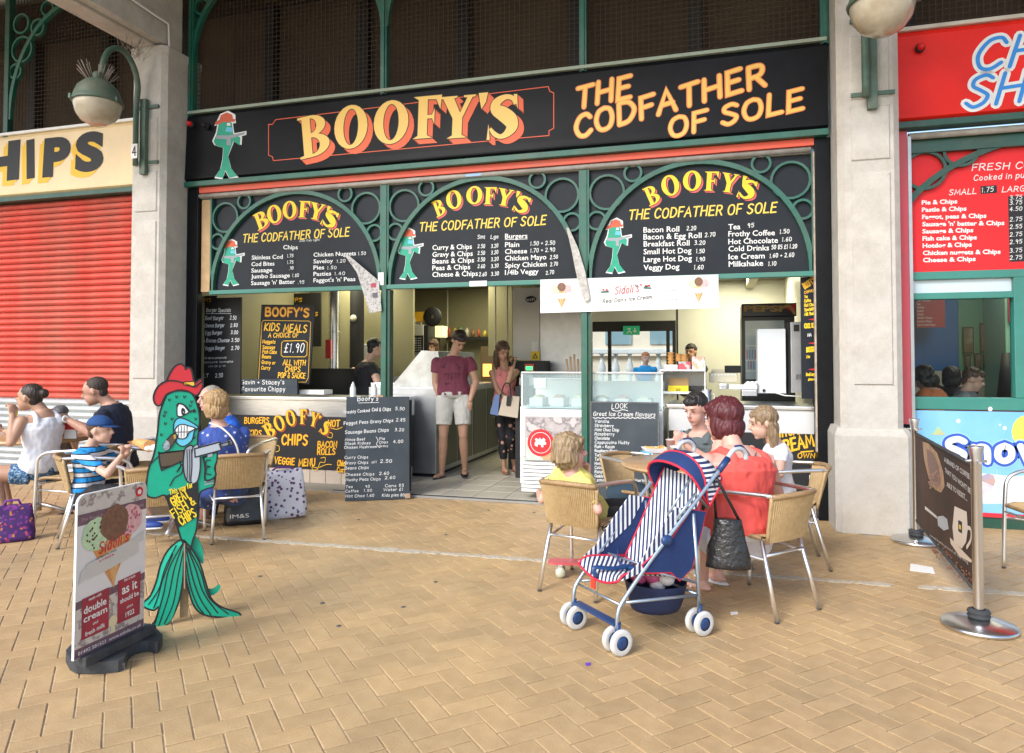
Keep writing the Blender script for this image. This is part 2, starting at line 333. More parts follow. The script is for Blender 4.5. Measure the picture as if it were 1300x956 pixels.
def stroke_word(mb, s, x, y, size, m, wd=None, sl=0., xs=1., jit=0, rot=0, w=0, rng=None, out=None, outw=0, n=4, sp=.9):
    """hand lettering: cap height = size; returns end x; out = material of a wider stroke below"""
    u = size / 6; wd = wd or size * .13; cx = x; rg = rng or random.Random(hash(len(s)) + int(abs(x) * 100))
    ca, sa = math.cos(rot), math.sin(rot)
    for ch in s:
        if ch == ' ': cx += 2.2 * u * xs; continue
        if ch not in SFG: continue
        gw, st = SFG[ch]; jy = rg.uniform(-jit, jit) * size; js = 1 + rg.uniform(-jit, jit)
        for si, (sm, pts) in enumerate(st):
            pp = cat_rom(pts, n) if (sm and len(pts) > 2) else pts
            q = []
            for px, py in pp:
                X = cx - x + (px * xs + py * sl) * u; Y = py * u * js + jy
                q.append((x + X * ca - Y * sa, y + X * sa + Y * ca))
            cz = len(q) > 6 and abs(q[0][0] - q[-1][0]) + abs(q[0][1] - q[-1][1]) < u * .12
            if cz: q = q[:-1]
            if out: ribbon(mb, q, wd + outw * 2, out, w + si * .00025, True, cz)
            ribbon(mb, q, wd, m, w + si * .00025 + (.002 if out else 0), True, cz)
        cx += (gw + sp) * u * xs
    return cx
def stroke_len(s, size, xs=1., sp=.9):
    return sum((2.2 if c == ' ' else (SFG[c][0] + sp if c in SFG else 0)) for c in s) * size / 6 * xs
FC = {}
def font_geo(s, off=0, shear=0):
    k = (s, off, shear)
    if k in FC: return FC[k]
    cu = bpy.data.curves.new('t', 'FONT'); cu.body = s; cu.size = 1; cu.offset = off; cu.shear = shear; cu.resolution_u = 5 if len(s) < 6 else 2; cu.fill_mode = 'FRONT'
    o = bpy.data.objects.new('t', cu); COL.objects.link(o); dg = bpy.context.evaluated_depsgraph_get(); me = o.evaluated_get(dg).to_mesh()
    vs = [tuple(v.co) for v in me.vertices]; fs = [list(p.vertices) for p in me.polygons]
    o.evaluated_get(dg).to_mesh_clear(); bpy.data.objects.remove(o); bpy.data.curves.remove(cu)
    x0 = min([v[0] for v in vs] or [0]); x1 = max([v[0] for v in vs] or [1]); FC[k] = (vs, fs, x0, x1); return FC[k]
CAPH = .73
def print_word(mb, s, x, y, cap, width, m, rot=0, w=0, off=0, shear=0):
    vs, fs, x0, x1 = font_geo(s, off, shear); sy = cap / CAPH; sx = width / max(x1 - x0, 1e-6); ca, sa = math.cos(rot), math.sin(rot)
    q = [((vx - x0) * sx, vy * sy) for vx, vy, _ in vs]
    mb.add([(x + a * ca - b * sa, y + a * sa + b * ca, w) for a, b in q], fs, m)
def inv2(Mi, p): q = Mi @ p; return q.x, q.y
class Surf:
    """a flat painted surface: text and marks are laid on it at surveyed spots"""
    def __init__(s, mb, M, hit): s.mb = mb; s.M = M; s.Mi = M.inverted(); s.hit = hit; mb.M = M
    def p(s, px, py): return inv2(s.Mi, s.hit(px, py))
    def _l(s, p0, p1, cap):
        a = Vector(s.p(*p0)); b = Vector(s.p(*p1)); c = Vector(s.p(p0[0], p0[1] - cap)); d = b - a; return a, d.length, math.atan2(d.y, d.x), (c - a).length
    def pr(s, t, p0, p1, cap, m, w=.001, off=0, shear=0):
        a, L, r, h = s._l(p0, p1, cap); print_word(s.mb, t, a.x, a.y, h, L, m, r, w, off, shear)
    def st(s, t, p0, p1, cap, m, w=.001, th=.13, sl=.12, jit=.03, out=None, outw=0, n=4):
        a, L, r, h = s._l(p0, p1, cap); xs = L / (stroke_len(t, h) + 1e-9); stroke_word(s.mb, t, a.x, a.y, h, m, h * th, sl, xs, jit, r, w, None, out, outw * h, n)
    def ln(s, pts, wd, m, w=.001, closed=False, smooth=False):
        q = [s.p(*p) for p in pts]; q = cat_rom(q, 6) if smooth else q; ribbon(s.mb, q, wd, m, w, True, closed)
    def pg(s, pts, m, w=.001): s.mb.poly([s.p(*p) for p in pts], m, w)
def wallsurf(mb, Y, px=650, py=400):
    return Surf(mb, frame((0, Y, 0), (1, 0, 0), (0, 0, 1)), lambda a, b: at(a, b, Y))
# serif capitals of the shop name
def arc(cx, cy, rx, ry, a0, a1, n=12): return [(cx + rx * math.cos(R(a0 + (a1 - a0) * i / n)), cy + ry * math.sin(R(a0 + (a1 - a0) * i / n))) for i in range(n + 1)]
def strip(o, i): return ('s', o, i)
SER = {
'B': (.92, [('p', [(.12, 0), (.37, 0), (.37, 1), (.12, 1)]), ('p', [(0, 0), (.13, 0), (.13, .07), (0, .05)]), ('p', [(0, 1), (0, .95), (.13, .93), (.13, 1)]), strip(arc(.36, .745, .46, .255, 90, -90), arc(.36, .75, .19, .18, 90, -90)), strip(arc(.36, .275, .54, .275, 90, -90), arc(.36, .27, .25, .2, 90, -90))]),
'O': (.98, [strip(arc(.47, .5, .47, .52, 0, 360, 24), arc(.47, .5, .21, .43, 0, 360, 24))]),
'F': (.84, [('p', [(.14, 0), (.4, 0), (.4, 1), (.14, 1)]), ('p', [(0, 0), (.55, 0), (.4, .07), (.14, .07)]), ('p', [(0, 1), (.14, .92), (.14, 1)]), ('p', [(.4, .92), (.64, .9), (.76, .66), (.79, 1), (.4, 1)]), ('p', [(.4, .46), (.53, .46), (.6, .32), (.6, .7), (.53, .55), (.4, .55)])]),
'Y': (.96, [('p', [(.34, 0), (.6, 0), (.6, .47), (.34, .47)]), ('p', [(.2, 0), (.34, 0), (.34, .07)]), ('p', [(.6, 0), (.74, 0), (.6, .07)]), ('p', [(.34, .47), (.6, .47), (.36, .95), (.06, .95)]), ('p', [(.6, .47), (.86, .95), (.72, .95), (.5, .52)]), ('p', [(-.04, 1), (.0, .95), (.42, .95), (.46, 1)]), ('p', [(.62, 1), (.64, .95), (.92, .95), (.96, 1)])]),
"'": (.26, [('p', [(.02, 1.04), (.24, 1.04), (.2, .82), (.1, .66), (.06, .82)])]),
'S': (.72, [('v', [(.6, .78, .03), (.54, .93, .05), (.38, .97, .06), (.2, .86, .1), (.19, .7, .13), (.36, .56, .16), (.5, .42, .16), (.54, .25, .13), (.44, .1, .08), (.3, .04, .05), (.16, .12, .05), (.07, .25, .03)]), ('p', [(.56, 1.02), (.64, 1.02), (.66, .66)]), ('p', [(.0, -.02), (.07, -.02), (.03, .36)])]),
}
def ser_glyph(mb, ch, pos, sx, sy, rot, m, w, dx=0, dy=0):
    ca, sa = math.cos(rot), math.sin(rot)
    def T(p): a, b = p[0] * sx, p[1] * sy; return (pos[0] + a * ca - b * sa + dx, pos[1] + a * sa + b * ca + dy)
    for i, g in enumerate(SER[ch][1]):
        ww = w + i * .00003
        if g[0] == 'p': mb.poly([T(p) for p in g[1]], m, ww)
        elif g[0] == 's':
            o = [T(p) for p in g[1]]; q = [T(p) for p in g[2]]; n = len(o)
            mb.add([(p[0], p[1], ww) for p in o + q], [(j, n + j, n + j + 1, j + 1) for j in range(n - 1)], m)
        else: pts = cat_rom(g[1], 4); ribbon(mb, [(*T(p), p[2] * (sx + sy) / 2) for p in pts], 0, m, ww, False)
def ser_word(mb, letters, face, shade, w=.001, ext=(.09, -.1), outl=.012):
    """letters: (char, (x,y), sx, sy, rot)"""
    for ch, pos, sx, sy, rot in letters:
        K = 7
        for k in range(K, 0, -1): ser_glyph(mb, ch, pos, sx, sy, rot, shade, w + (K - k) * .0003, ext[0] * sy * k / K, ext[1] * sy * k / K)
    for ch, pos, sx, sy, rot in letters:
        for k in range(8):
            a = k * math.pi / 4; ser_glyph(mb, ch, pos, sx, sy, rot, INK, w + .0024 + k * .0002, outl * math.cos(a), outl * math.sin(a))
        ser_glyph(mb, ch, pos, sx, sy, rot, face, w + .0045)
# ================================================================== GROUND AND PAVING
g = MB(); g.box((0, 200, -.056), (900, 900, .1), mat('ground_earth', (.3, .24, .17), .9, var=.2, vscale=.6)); g.build('ground', kind='structure')
BRK = mat('paving_brick', (.47, .31, .15), .48, col2=(.54, .375, .19), vscale=11, bump=.25, bscale=90, island=.09, dirt=.38, world=1)
def mortar_mat(): return mat('paving_joint', (.52, .43, .3), .85, var=.3, vscale=9)
pb = MB(); pb.b2((-13.5, -9, -.02), (5.5, .9, -.0055), mortar_mat())
pav = pb.build('pavement', kind='structure')
bw, bl, gp = .1, .2, .0026
def brick_geo(L, W):
    c = .003; x, y = L / 2 - gp, W / 2 - gp; vs = []
    for z, k in ((-.015, 0), (-.002, 0), (0, c)): vs += [(-x + k, -y + k, z), (x - k, -y + k, z), (x - k, y - k, z), (-x + k, y - k, z)]
    fs = [(0, 1, 5, 4), (1, 2, 6, 5), (2, 3, 7, 6), (3, 0, 4, 7), (4, 5, 9, 8), (5, 6, 10, 9), (6, 7, 11, 10), (7, 4, 8, 11), (8, 9, 10, 11)]
    return vs, fs
bm_v, bm_f = brick_geo(bl, bw)
spots = []
A45 = R(45)
for i in range(-140, 140):
    for j in range(-70, 70):
        ox, oy = i + 4 * j, i
        for cx, cy, v in ((ox + 1, oy + .5, 0), (ox + 2.5, oy, 1)):
            X, Y = cx * bw, cy * bw; x = X * math.cos(A45) - Y * math.sin(A45) - 3; y = X * math.sin(A45) + Y * math.cos(A45) - 3
            if not (-13.4 < x < 5.4 and -7 < y < .8): continue
            d = Vector((x, y, 0)) - CAMP; dz = d.dot(_f)
            if dz < .5: continue
            px = 650 + 900 * d.dot(_r) / dz; py = 433 - 900 * d.dot(_u) / dz
            if px < -150 or px > 1450 or py > 1150: continue
            inside = (-6.5 < x < -5.8 and y > -.42) or (.95 < x < 1.48 and y > -.42)
            if inside: continue
            spots.append((x, y, v, dz, 0 <= px <= 1300 and py < 956))
spots.sort(key=lambda s: (not s[4], s[3]))
bmesh0 = bpy.data.meshes.new('brick'); bmesh0.from_pydata(bm_v, [], bm_f); bmesh0.materials.append(BRK)
rb = random.Random(3)
for x, y, v, dz, vis in spots[:300]:
    o = bpy.data.objects.new('brick', bmesh0); COL.objects.link(o); o.parent = pav; o.location = (x, y, rb.uniform(-.0008, .0008)); o.rotation_euler = (rb.uniform(-.004, .004), rb.uniform(-.004, .004), A45 + (R(90) if v else 0))
rest = MB(); k0 = []
for x, y, v, dz, vis in spots[300:]:
    a = A45 + (R(90) if v else 0); rest.M = Matrix.Translation((x, y, rb.uniform(-.001, .0008))) @ Matrix.Rotation(a, 4, 'Z') @ Matrix.Rotation(rb.uniform(-.005, .005), 4, 'X'); rest.add(bm_v, bm_f, BRK)
rest.build('paving_bricks', pav, kind='stuff')
# pale mortar patch line across the bricks
mp = MB(); MORT = mat('pale_mortar', (.5, .45, .36), .85, var=.2, vscale=30, bump=.4, bscale=80)
x = -4.6; rr = random.Random(9)
while x < 2.6:
    L = rr.uniform(.1, .2); yc = -1.95 + .035 * (x + 2.3)
    if not (1.5 < x < 1.6 or .95 < x < 1.03):
        h = rr.uniform(.028, .05); pts = []
        for k in range(9): t = k / 8; pts.append((x + L * t, yc - h * (.6 + .4 * math.sin(t * 3.1)) + rr.uniform(-.008, .008)))
        for k in range(8, -1, -1): t = k / 8; pts.append((x + .03 + L * t, yc + h * (.6 + .4 * math.sin(t * 3.1)) + rr.uniform(-.008, .008)))
        mp.prism(pts, MORT, -.004, .0035 + rr.uniform(0, .001))
    x += L + rr.uniform(.002, .012)
mp.build('mortar_strip', pav, kind='stuff')
# small litter: flattened gum
gm = MB(); GUM = mat('gum_spots', (.1, .095, .09), .8)
for px, py in ((330, 732), (409, 766), (430, 795), (512, 771), (553, 739), (566, 679), (678, 651), (620, 648), (590, 633), (455, 660)):
    p = gr(px, py); gm.lathe([(.014, 0), (.013, .003), (0, .003)], GUM, 7, (p.x, p.y, .0005))
gm.build('gum_spots', pav, kind='stuff')
for (nm, lb, ct, pts, m) in (('paper_slip', 'flat white paper slip lying on the bricks beside the barrier', 'paper', [(1156, 716), (1184, 721), (1187, 729), (1155, 725)], WHT), ('litter_scrap', 'tiny cream scrap of litter on the bricks behind the pushchair wheel', 'litter', [(927, 778), (936, 777), (937, 780), (928, 781)], WHT), ('purple_scrap', 'tiny purple scrap on the bricks in front of the pushchair', 'litter', [(743, 843), (750, 842), (750, 845), (744, 846)], mat('purple_foil', (.15, .05, .5), .4))):
    q = MB(); c = [gr(*p) for p in pts]; q.prism([(v.x, v.y) for v in c], m, .002, .0045); q.build(nm, label=lb, cat=ct)
# ================================================================== ARCADE SHELL
DARKW = mat('dark_loft_brown', (.075, .052, .034), .9, var=.25, vscale=1.2)
sh = MB()
sh.b2((-14, -3.4, 6.1), (8, 1.6, 6.3), mat('arcade_soffit', (.6, .57, .5), .8, var=.1, vscale=2)); sh.build('arcade_ceiling', kind='structure')  # ceiling's front edge is cut back to let in more sky light
def column(x0, x1, lab, full):
    t = thing('column', lab, 'column', ((x0 + x1) / 2, -.2, 0), 0, 'pale concrete arcade columns')
    yf, yb = -.4, .16
    def ring(e, z, ch): return [(x0 - e + ch, yf - e, z), (x1 + e - ch, yf - e, z), (x1 + e, yf - e + ch, z), (x1 + e, yb, z), (x0 - e, yb, z), (x0 - e, yf - e + ch, z)]
    def stack(name, levels):
        mb = MB(); rs = [ring(*l) for l in levels]; vs = sum(rs, []); fs = []
        for i in range(len(rs) - 1):
            for k in range(6): k2 = (k + 1) % 6; fs.append((i * 6 + k, i * 6 + k2, (i + 1) * 6 + k2, (i + 1) * 6 + k))
        fs += [[5, 4, 3, 2, 1, 0], [(len(rs) - 1) * 6 + k for k in range(6)]]
        mb.add(vs, fs, STONE); return mb.build(name, t)
    stack('plinth', [(.055, 0, .045), (.055, .79, .045), (.03, .85, .05), (0, .853, .05)])
    stack('shaft', [(0, .853, .05), (0, 4.8, .05)])
    stack('capital', [(0, 4.8, .05), (.02, 4.83, .05), (.02, 4.9, .05)])
    p = MB(); w = (x1 - x0)
    for z0, z1 in ((1.2, 2.95), (3.05, 3.5), (3.56, 4.1)):
        xa, xb = x0 + .095, x1 - .075
        p.M = frame((0, yf, 0), (1, 0, 0), (0, 0, 1))
        o = [(xa, z0), (xb, z0), (xb, z1), (xa, z1)]; b = .012
        q = [(xa + b, z0 + b), (xb - b, z0 + b), (xb - b, z1 - b), (xa + b, z1 - b)]
        p.add([(a, c, -.001) for a, c in o] + [(a, c, .013) for a, c in q], [(0, 1, 5, 4), (1, 2, 6, 5), (2, 3, 7, 6), (3, 0, 4, 7), (4, 5, 6, 7)], STONE)
    p.build('raised_panel', t)
    st = MB(); st.box(((x0 + x1) / 2 + .08, yf - .0015, .62), (.22, .004, .0045), mat('crack', (.16, .14, .11), .9)); st.build('crack', t)
    return t
column(-6.32, -5.85, 'pale concrete column carrying the left lamp beside the red shutter', 1)
column(.98, 1.45, 'pale concrete column between the black sign and the red sign', 1)
for x0, lb in ((-6.32, 'concrete cross beam running out from the left column top'), (.98, 'concrete cross beam above the right column')):
    b = MB(); b.b2((x0 + .03, -5.5, 4.93), (x0 + .44, -.1, 5.7), STONE, .02); b.b2((x0 + .14, -5.5, 4.9), (x0 + .33, -.35, 4.928), STONE, .004)
    b.build('cross_beam', label=lb, cat='beam', group='arcade cross beams')
cn = MB(); cn.tube([(-5.84, -.35, 4.9), (-5.84, -.37, 5.15), (-5.86, -1.2, 5.2), (-5.86, -5, 5.2)], .014, PLAST, 6); cn.build('cable_conduit', label='thin cream conduit running along the beam from the left column top', cat='conduit')
# ---- fascia and openings above the signs
def rail_box(mb, x0, x1, z0, z1, y0, y1, m): mb.b2((x0, y0, z0), (x1, y1, z1), m)
def loft(x0, x1, lab, ymesh=.1):
    t = thing('loft_opening', lab, 'opening', ((x0 + x1) / 2, .3, 4.3), 0, 'meshed openings above the shop signs')
    bk = MB(); bk.b2((x0, 1.1, 4.1), (x1, 1.14, 6.1), DARKW); bk.b2((x0, .1, 4.12), (x1, 1.1, 4.16), DARKW); bk.b2((x0, .12, 5.98), (x1, 1.1, 6.0), DARKW); bk.build('back_wall', t)
    ps = MB(); x = x0 + .55
    while x < x1: ps.b2((x, .95, 4.16), (x + .14, 1.09, 6.08), INK); x += 1.32
    ps.build('dark_post', t, kind='stuff')
    ms = MB(); WM = mat('wire_mesh', (.06, .042, .028), .8); x = x0 + .02
    while x < x1: ms.b2((x, ymesh, 4.18), (x + .0045, ymesh + .0045, 6.05), WM); x += .052
    z = 4.2
    while z < 6.0: ms.b2((x0, ymesh + .005, z), (x1, ymesh + .0095, z + .0045), WM); z += .052
    ms.build('wire_mesh', t, kind='stuff')
loft(-6.1, 1.2, 'dark meshed opening above the black shop sign'); loft(-14, -6.11, 'dark meshed opening above the yellow sign'); loft(1.21, 8, 'dark meshed opening above the red sign')
# green ironwork of the upper storey
def iron_arch(mb, x0, x1, z0, zt, y, m, wd=.045, d=.05, left=True, right=True, circ=True):
    cx = (x0 + x1) / 2; rx = (x1 - x0) / 2; rz = zt - z0
    def seg(a0, a1):
        pts = [(cx + rx * math.cos(R(a)), z0 + rz * math.sin(R(a))) for a in [a0 + (a1 - a0) * k / 20 for k in range(21)]]
        for k in range(20):
            (xa, za), (xb, zb) = pts[k], pts[k + 1]; dx, dz = xb - xa, zb - za; L = math.hypot(dx, dz); nx, nz = -dz / L * wd / 2, dx / L * wd / 2
            vs = [(xa + nx, y, za + nz), (xb + nx, y, zb + nz), (xb - nx, y, zb - nz), (xa - nx, y, za - nz)]; vs += [(a, y + d, c) for a, _, c in vs]
            mb.add(vs, [(0, 1, 2, 3), (4, 7, 6, 5), (0, 4, 5, 1), (2, 6, 7, 3)], m)
    if left: seg(180, 90)
    if right: seg(90, 0)
def ring_xz(mb, cx, cz, r, y, m, th=.012, d=.04, n=22):
    vs = []
    for k in range(n):
        a = 2 * math.pi * k / n
        for rr_, yy in ((r - th, y), (r + th, y), (r + th, y + d), (r - th, y + d)): vs.append((cx + rr_ * math.cos(a), yy, cz + rr_ * math.sin(a)))
    fs = []
    for k in range(n):
        k2 = (k + 1) % n
        for q in range(4): q2 = (q + 1) % 4; fs.append((k * 4 + q, k * 4 + q2, k2 * 4 + q2, k2 * 4 + q))
    mb.add(vs, fs, m)
ir = thing('upper_ironwork', 'green iron posts and arches above the black sign', 'ironwork', (-2.4, -.02, 4.2))
for px in (-5.82, -3.37, -1.235, .94):
    p = MB(); p.b2((px - .035, -.04, 4.22), (px + .035, .04, 6.05), GREEN); p.b2((px - .015, -.06, 4.22), (px + .015, -.041, 6.05), GREEN); p.build('post', ir)
for a, b in ((-5.8, -3.39), (-3.35, -1.255), (-1.215, .92)):
    p = MB(); iron_arch(p, a, b, 4.95, 5.95, -.03, GREEN, .05); p.build('arch', ir)
    for s in (0, 1):
        q = MB()
        for dx, dz, r in ((.22, .83, .16), (.1, .55, .09), (.5, 1.02, .08)): ring_xz(q, (a + dx) if s == 0 else (b - dx), 4.95 + dz, r, -.02, GREEN)
        q.build('ring_bracket', ir)
ir2 = thing('upper_ironwork', 'green iron arch with rings at the top left corner above the yellow sign', 'ironwork', (-8.4, -.02, 4.2))
for px in (-6.4, -8.62):
    p = MB(); p.b2((px - .035, -.04, 4.22), (px + .035, .04, 6.05), GREEND); p.build('post', ir2)
p = MB(); iron_arch(p, -8.58, -6.4, 4.45, 5.85, -.03, GREEN, .05); p.build('arch', ir2)
q = MB()
for cx, cz, r in ((-8.4, 5.33, .16), (-8.5, 5.06, .09), (-8.15, 5.58, .1), (-8.42, 5.66, .12), (-8.0, 5.8, .09)): ring_xz(q, cx, cz, r, -.02, GREEN)
q.build('ring_bracket', ir2)
# ================================================================== SIGN FASCIAS
def fascia(name, lab, x0, x1, face, rail, topm, yf=-.06):
    t = thing(name, lab, 'shop sign', ((x0 + x1) / 2, 0, 3.4))
    mb = MB(); mb.M = frame((0, 0, 0), (0, -1, 0), (0, 0, 1))   # profile: local x = out, y = up ; extruded along world X
    prof = [(-.05, 3.445), (.05, 3.445), (.087, 3.475), (.0885, 3.49), (.084, 3.55), (.058, 4.19), (.03, 4.235), (-.05, 4.235)]
    vs = [(x, -a, b) for x in (x0, x1) for a, b in prof]; n = len(prof); mb.M = Matrix()
    mb.add(vs, [(i, n + i, n + (i + 1) % n, (i + 1) % n) for i in range(n)] + [list(range(n))[::-1], list(range(n, 2 * n))], face)
    mb.build('sign_board', t)
    r = MB(); r.b2((x0, -.1, 3.385), (x1, .04, 3.443), rail, .006); r.build('bottom_rail', t)
    r = MB(); r.b2((x0, -.07, 4.237), (x1, .05, 4.27), topm, .004); r.build('top_rail', t)
    return t
def signsurf(mb):
    # face plane leans back from (out .085, z 3.585) to (out .06, z 4.19)
    o = Vector((0, -.085, 3.585)); v = Vector((0, .025, .605)); M = frame(o, (1, 0, 0), v); nrm = Vector((M[0][2], M[1][2], M[2][2]))
    def hit(a, b): d = ray(a, b); return CAMP + d * ((o - CAMP).dot(nrm) / d.dot(nrm))
    return Surf(mb, M, hit)
BS = fascia('shop_sign', 'long black sign board lettered BOOFY\'S THE CODFATHER OF SOLE', -5.84, .955, BLACK, GREEN, mat('sage_rail', (.3, .38, .3), .5, dirt=.5))
YS = fascia('shop_sign', 'cream yellow sign board ending in HIPS above the red shutter', -13, -6.33, CREAM, GREEND, WHT)
RS = fascia('shop_sign', 'glossy red sign board with blue CH and SH lettering', 1.47, 7, RED, GREEND, mat('cream_rail', (.6, .56, .48), .6, dirt=.4))
mb = MB(); S = signsurf(mb)
# main word: letters placed by their surveyed feet and heads
def ser_on(S, items, face, shade, ext=(.09, -.1), outl=.012, w=.0015):
    L = []
    for ch, bl, br, hh in items:       # bottom-left, bottom-right pixels and height in pixels
        a = Vector(S.p(*bl)); b = Vector(S.p(*br)); c = Vector(S.p(bl[0], bl[1] - hh)); d = b - a
        L.append((ch, (a.x, a.y), d.length / SER[ch][0], (c - a).length, math.atan2(d.y, d.x)))
    ser_word(S.mb, L, face, shade, w, ext, outl)
ser_on(S, [('B', (382, 203), (421, 194), 53), ('O', (424, 190), (468, 186), 53), ('O', (474, 184), (520, 180), 53), ('F', (524, 177), (562, 174), 53), ('Y', (558, 177), (603, 174), 53), ("'", (605, 175), (619, 174), 54), ('S', (618, 177), (660, 174), 53)], mat('sign_gold', (.88, .56, .13), .45), ORA, (.14, -.13), .008)
for a, b, c, txt, cap, sl in (((732, 138), (806, 122), 0, 'THE', 26, .16), ((730, 175), (978, 106), 0, 'CODFATHER', 26, .16), ((849, 175), (1026, 136), 0, 'OF SOLE', 24, .16)):
    S.st(txt, a, b, cap, mat('sign_gold2', (.9, .55, .1), .45), .0015, .16, sl, .03, mat('sign_orange', (.85, .25, .06), .45), .05, 5)
# thin red frame round the name, with notched corners
fr = [(350, 152), (346, 158), (341, 158), (341, 197), (346, 199), (347, 204), (697, 172), (697, 166), (703, 163), (703, 118), (698, 116), (696, 110)]
S.ln(fr + [(350, 152)], .008, mat('line_orange', (.8, .12, .04), .5), .0009)
mb.build('lettering', BS)
mb = MB(); S = signsurf(mb)
CHB = INK
for t_, p0, p1 in (('H', (-24, 230), (24, 224)), ('I', (34, 224), (44, 222)), ('P', (54, 222), (88, 219)), ('S', (95, 216), (131, 212))):
    S.pr(t_, (p0[0] - 6, p0[1] + 7), (p1[0] - 6, p1[1] + 7), 45, mat('sign_mustard', (.8, .48, .02), .5), .001, .06)
    S.pr(t_, (p0[0] - 3, p0[1] + 3), (p1[0] - 3, p1[1] + 3), 45, mat('sign_mustard', (.8, .48, .02), .5), .0015, .06)
    S.pr(t_, p0, p1, 45, CHB, .003, .06)
mb.build('lettering', YS)
mb = MB(); S = signsurf(mb)
for t_, p0, p1, cap in (('CHIP', (1233, 90), (1395, 74), 38), ('SHOP', (1222, 137), (1395, 118), 38)):
    S.st(t_, p0, p1, cap, BLU, .0015, .12, .3, .02, WHT, .1, 6)
mb.build('lettering', RS)
def knob(px, py, lab, m, parent_y=-.09, r=.035):
    p = at(px, py, parent_y); t = thing('alarm_light', lab, 'light', p); a = Matrix.Rotation(R(90), 3, 'X')
    b = MB(); b.lathe([(r * 1.1, -.01), (r * 1.1, .012), (r * .8, .02)], INK, 16, p, ax=a); b.build('base', t)
    b = MB(); b.lathe([(r * .8, .015), (r * .8, .04), (r * .5, .062), (0, .068)], m, 16, p, ax=a); b.build('lens', t)
knob(243, 158, 'small red beacon at the left end of the black sign', mat('red_lens', (.7, .02, .02), .15))
knob(262, 160, 'small black round sounder beside the red beacon', INK)
knob(1168, 61, 'small red beacon on the red sign', mat('red_lens', (.7, .02, .02), .15))
# red strip, roller shutter box rail under the black sign
rb_ = thing('shutter_housing', 'red strip and weathered grey shutter rail under the black sign', 'shutter box', (-2.4, 0, 3.2))
q = MB(); q.b2((-5.68, -.04, 3.318), (.84, .1, 3.38), mat('red_strip', (.75, .09, .04), .5, dirt=.3)); q.build('red_strip', rb_)
q = MB(); q.tube([(-5.72, 0, 3.292), (.82, 0, 3.292)], .026, STONED, 10); q.b2((-5.7, .01, 3.262), (.82, .12, 3.316), STONED, .004); q.build('shutter_rail', rb_)
q = MB(); q.b2((-2.45, -.0275, 3.275), (-2.28, -.024, 3.3), mat('blue_tape', (.3, .5, .75), .5)); q.build('blue_tape', rb_)
# red sign: rail under it
rb2 = thing('shutter_housing', 'weathered grey shutter rail under the red sign', 'shutter box', (4, 0, 3.2))
q = MB(); q.tube([(1.6, 0, 3.335), (7, 0, 3.335)], .03, STONED, 10); q.build('shutter_rail', rb2)
# black frame posts each side of the shop
for x0, x1, lb in ((-5.86, -5.7, 'black shop front post beside the left column'), (.845, .975, 'black shop front post beside the right column')):
    q = MB(); q.b2((x0, -.03, 0), (x1, .06 if x0 < 0 else .3, 3.383), BLACK, .008); q.build('shop_post', label=lb, cat='post', group='black posts framing the shop front')
q = MB(); q.b2((.83, -.035, .6), (.843, .02, 3.26), mat('rusty_guide', (.4, .33, .27), .7, var=.3, vscale=20)); q.build('shutter_guide', label='thin rusty shutter guide on the right edge of the shop opening', cat='guide rail')
q = MB(); q.b2((-5.69, .02, 2.19), (-5.57, .12, 3.25), mat('timber_post', (.5, .33, .17), .7, var=.15, vscale=9)); q.build('timber_infill', label='short bare timber upright left of the first menu arch', cat='timber')
q = MB(); q.b2((1.452, -.03, .86), (1.585, .22, 3.38), mat('pink_red_frame', (.62, .07, .1), .5, dirt=.25)); q.build('red_post', label='faded red shop front post right of the right column', cat='post')
q = MB(); q.b2((1.588, -.03, .8), (1.615, .2, 3.33), STEELB); q.build('shutter_guide', label='grey shutter guide beside the faded red post', cat='guide rail')
# ================================================================== MENU ARCH BOARDS
POSTX = (-3.37, -1.235)
for i, px in enumerate(POSTX):
    t = thing('door_post', ('green post left of the doorway, behind the slanting newspaper', 'green post in front of the ice cream freezer')[i], 'post', (px, 0, 0), 0, 'green posts of the shop front')
    q = MB(); q.b2((px - .03, -.01, 0), (px + .03, .1, 3.26), GREEN, .004); q.build('post', t)
    q = MB(); q.b2((px + .031, .012, 0), (px + .062, .1, 2.15), GREEND); q.build('door_frame', t)
BAYS = ((-5.555, -3.402), (-3.338, -1.267), (-1.203, .838))
def menu_board(i, lab):
    x0, x1 = BAYS[i]; cx = (x0 + x1) / 2
    t = thing('menu_board', lab, 'menu board', (cx, .05, 2.2), 0, 'arched black menu boards')
    q = MB(); q.b2((x0, .05, 2.2), (x1, .075, 3.262), BOARD); q.build('panel', t)
    q = MB(); q.b2((x0, -.012, 2.155), (x1, .06, 2.2), mat('green_light_rail', (.035, .2, .16), .4, dirt=.2), .004); q.build('bottom_rail', t)
    q = MB(); iron_arch(q, x0 + .02, x1 - .02, 2.2, 3.26, .0, GREEN, .045, .05); q.build('arch', t)
    for s in (0, 1):
        for dx, dz, r in ((.19, .83, .165), (.09, .56, .085), (.44, 1.0, .08)):
            q = MB(); ring_xz(q, (x0 + dx) if s == 0 else (x1 - dx), 2.2 + dz, r, .008, GREEN, .011, .04); q.build('ring', t)
        q = MB(); xx = x0 + .008 if s == 0 else x1 - .008; q.b2((xx - .01, .0, 2.2), (xx + .01, .045, 3.26), GREEN); q.build('side_bar', t)
    return t
MBD = [menu_board(0, 'arched menu board listing chips, skinless cod and chicken nuggets'), menu_board(1, 'arched menu board listing curry and chips beside burgers'), menu_board(2, 'arched menu board listing bacon rolls, tea and coffee')]
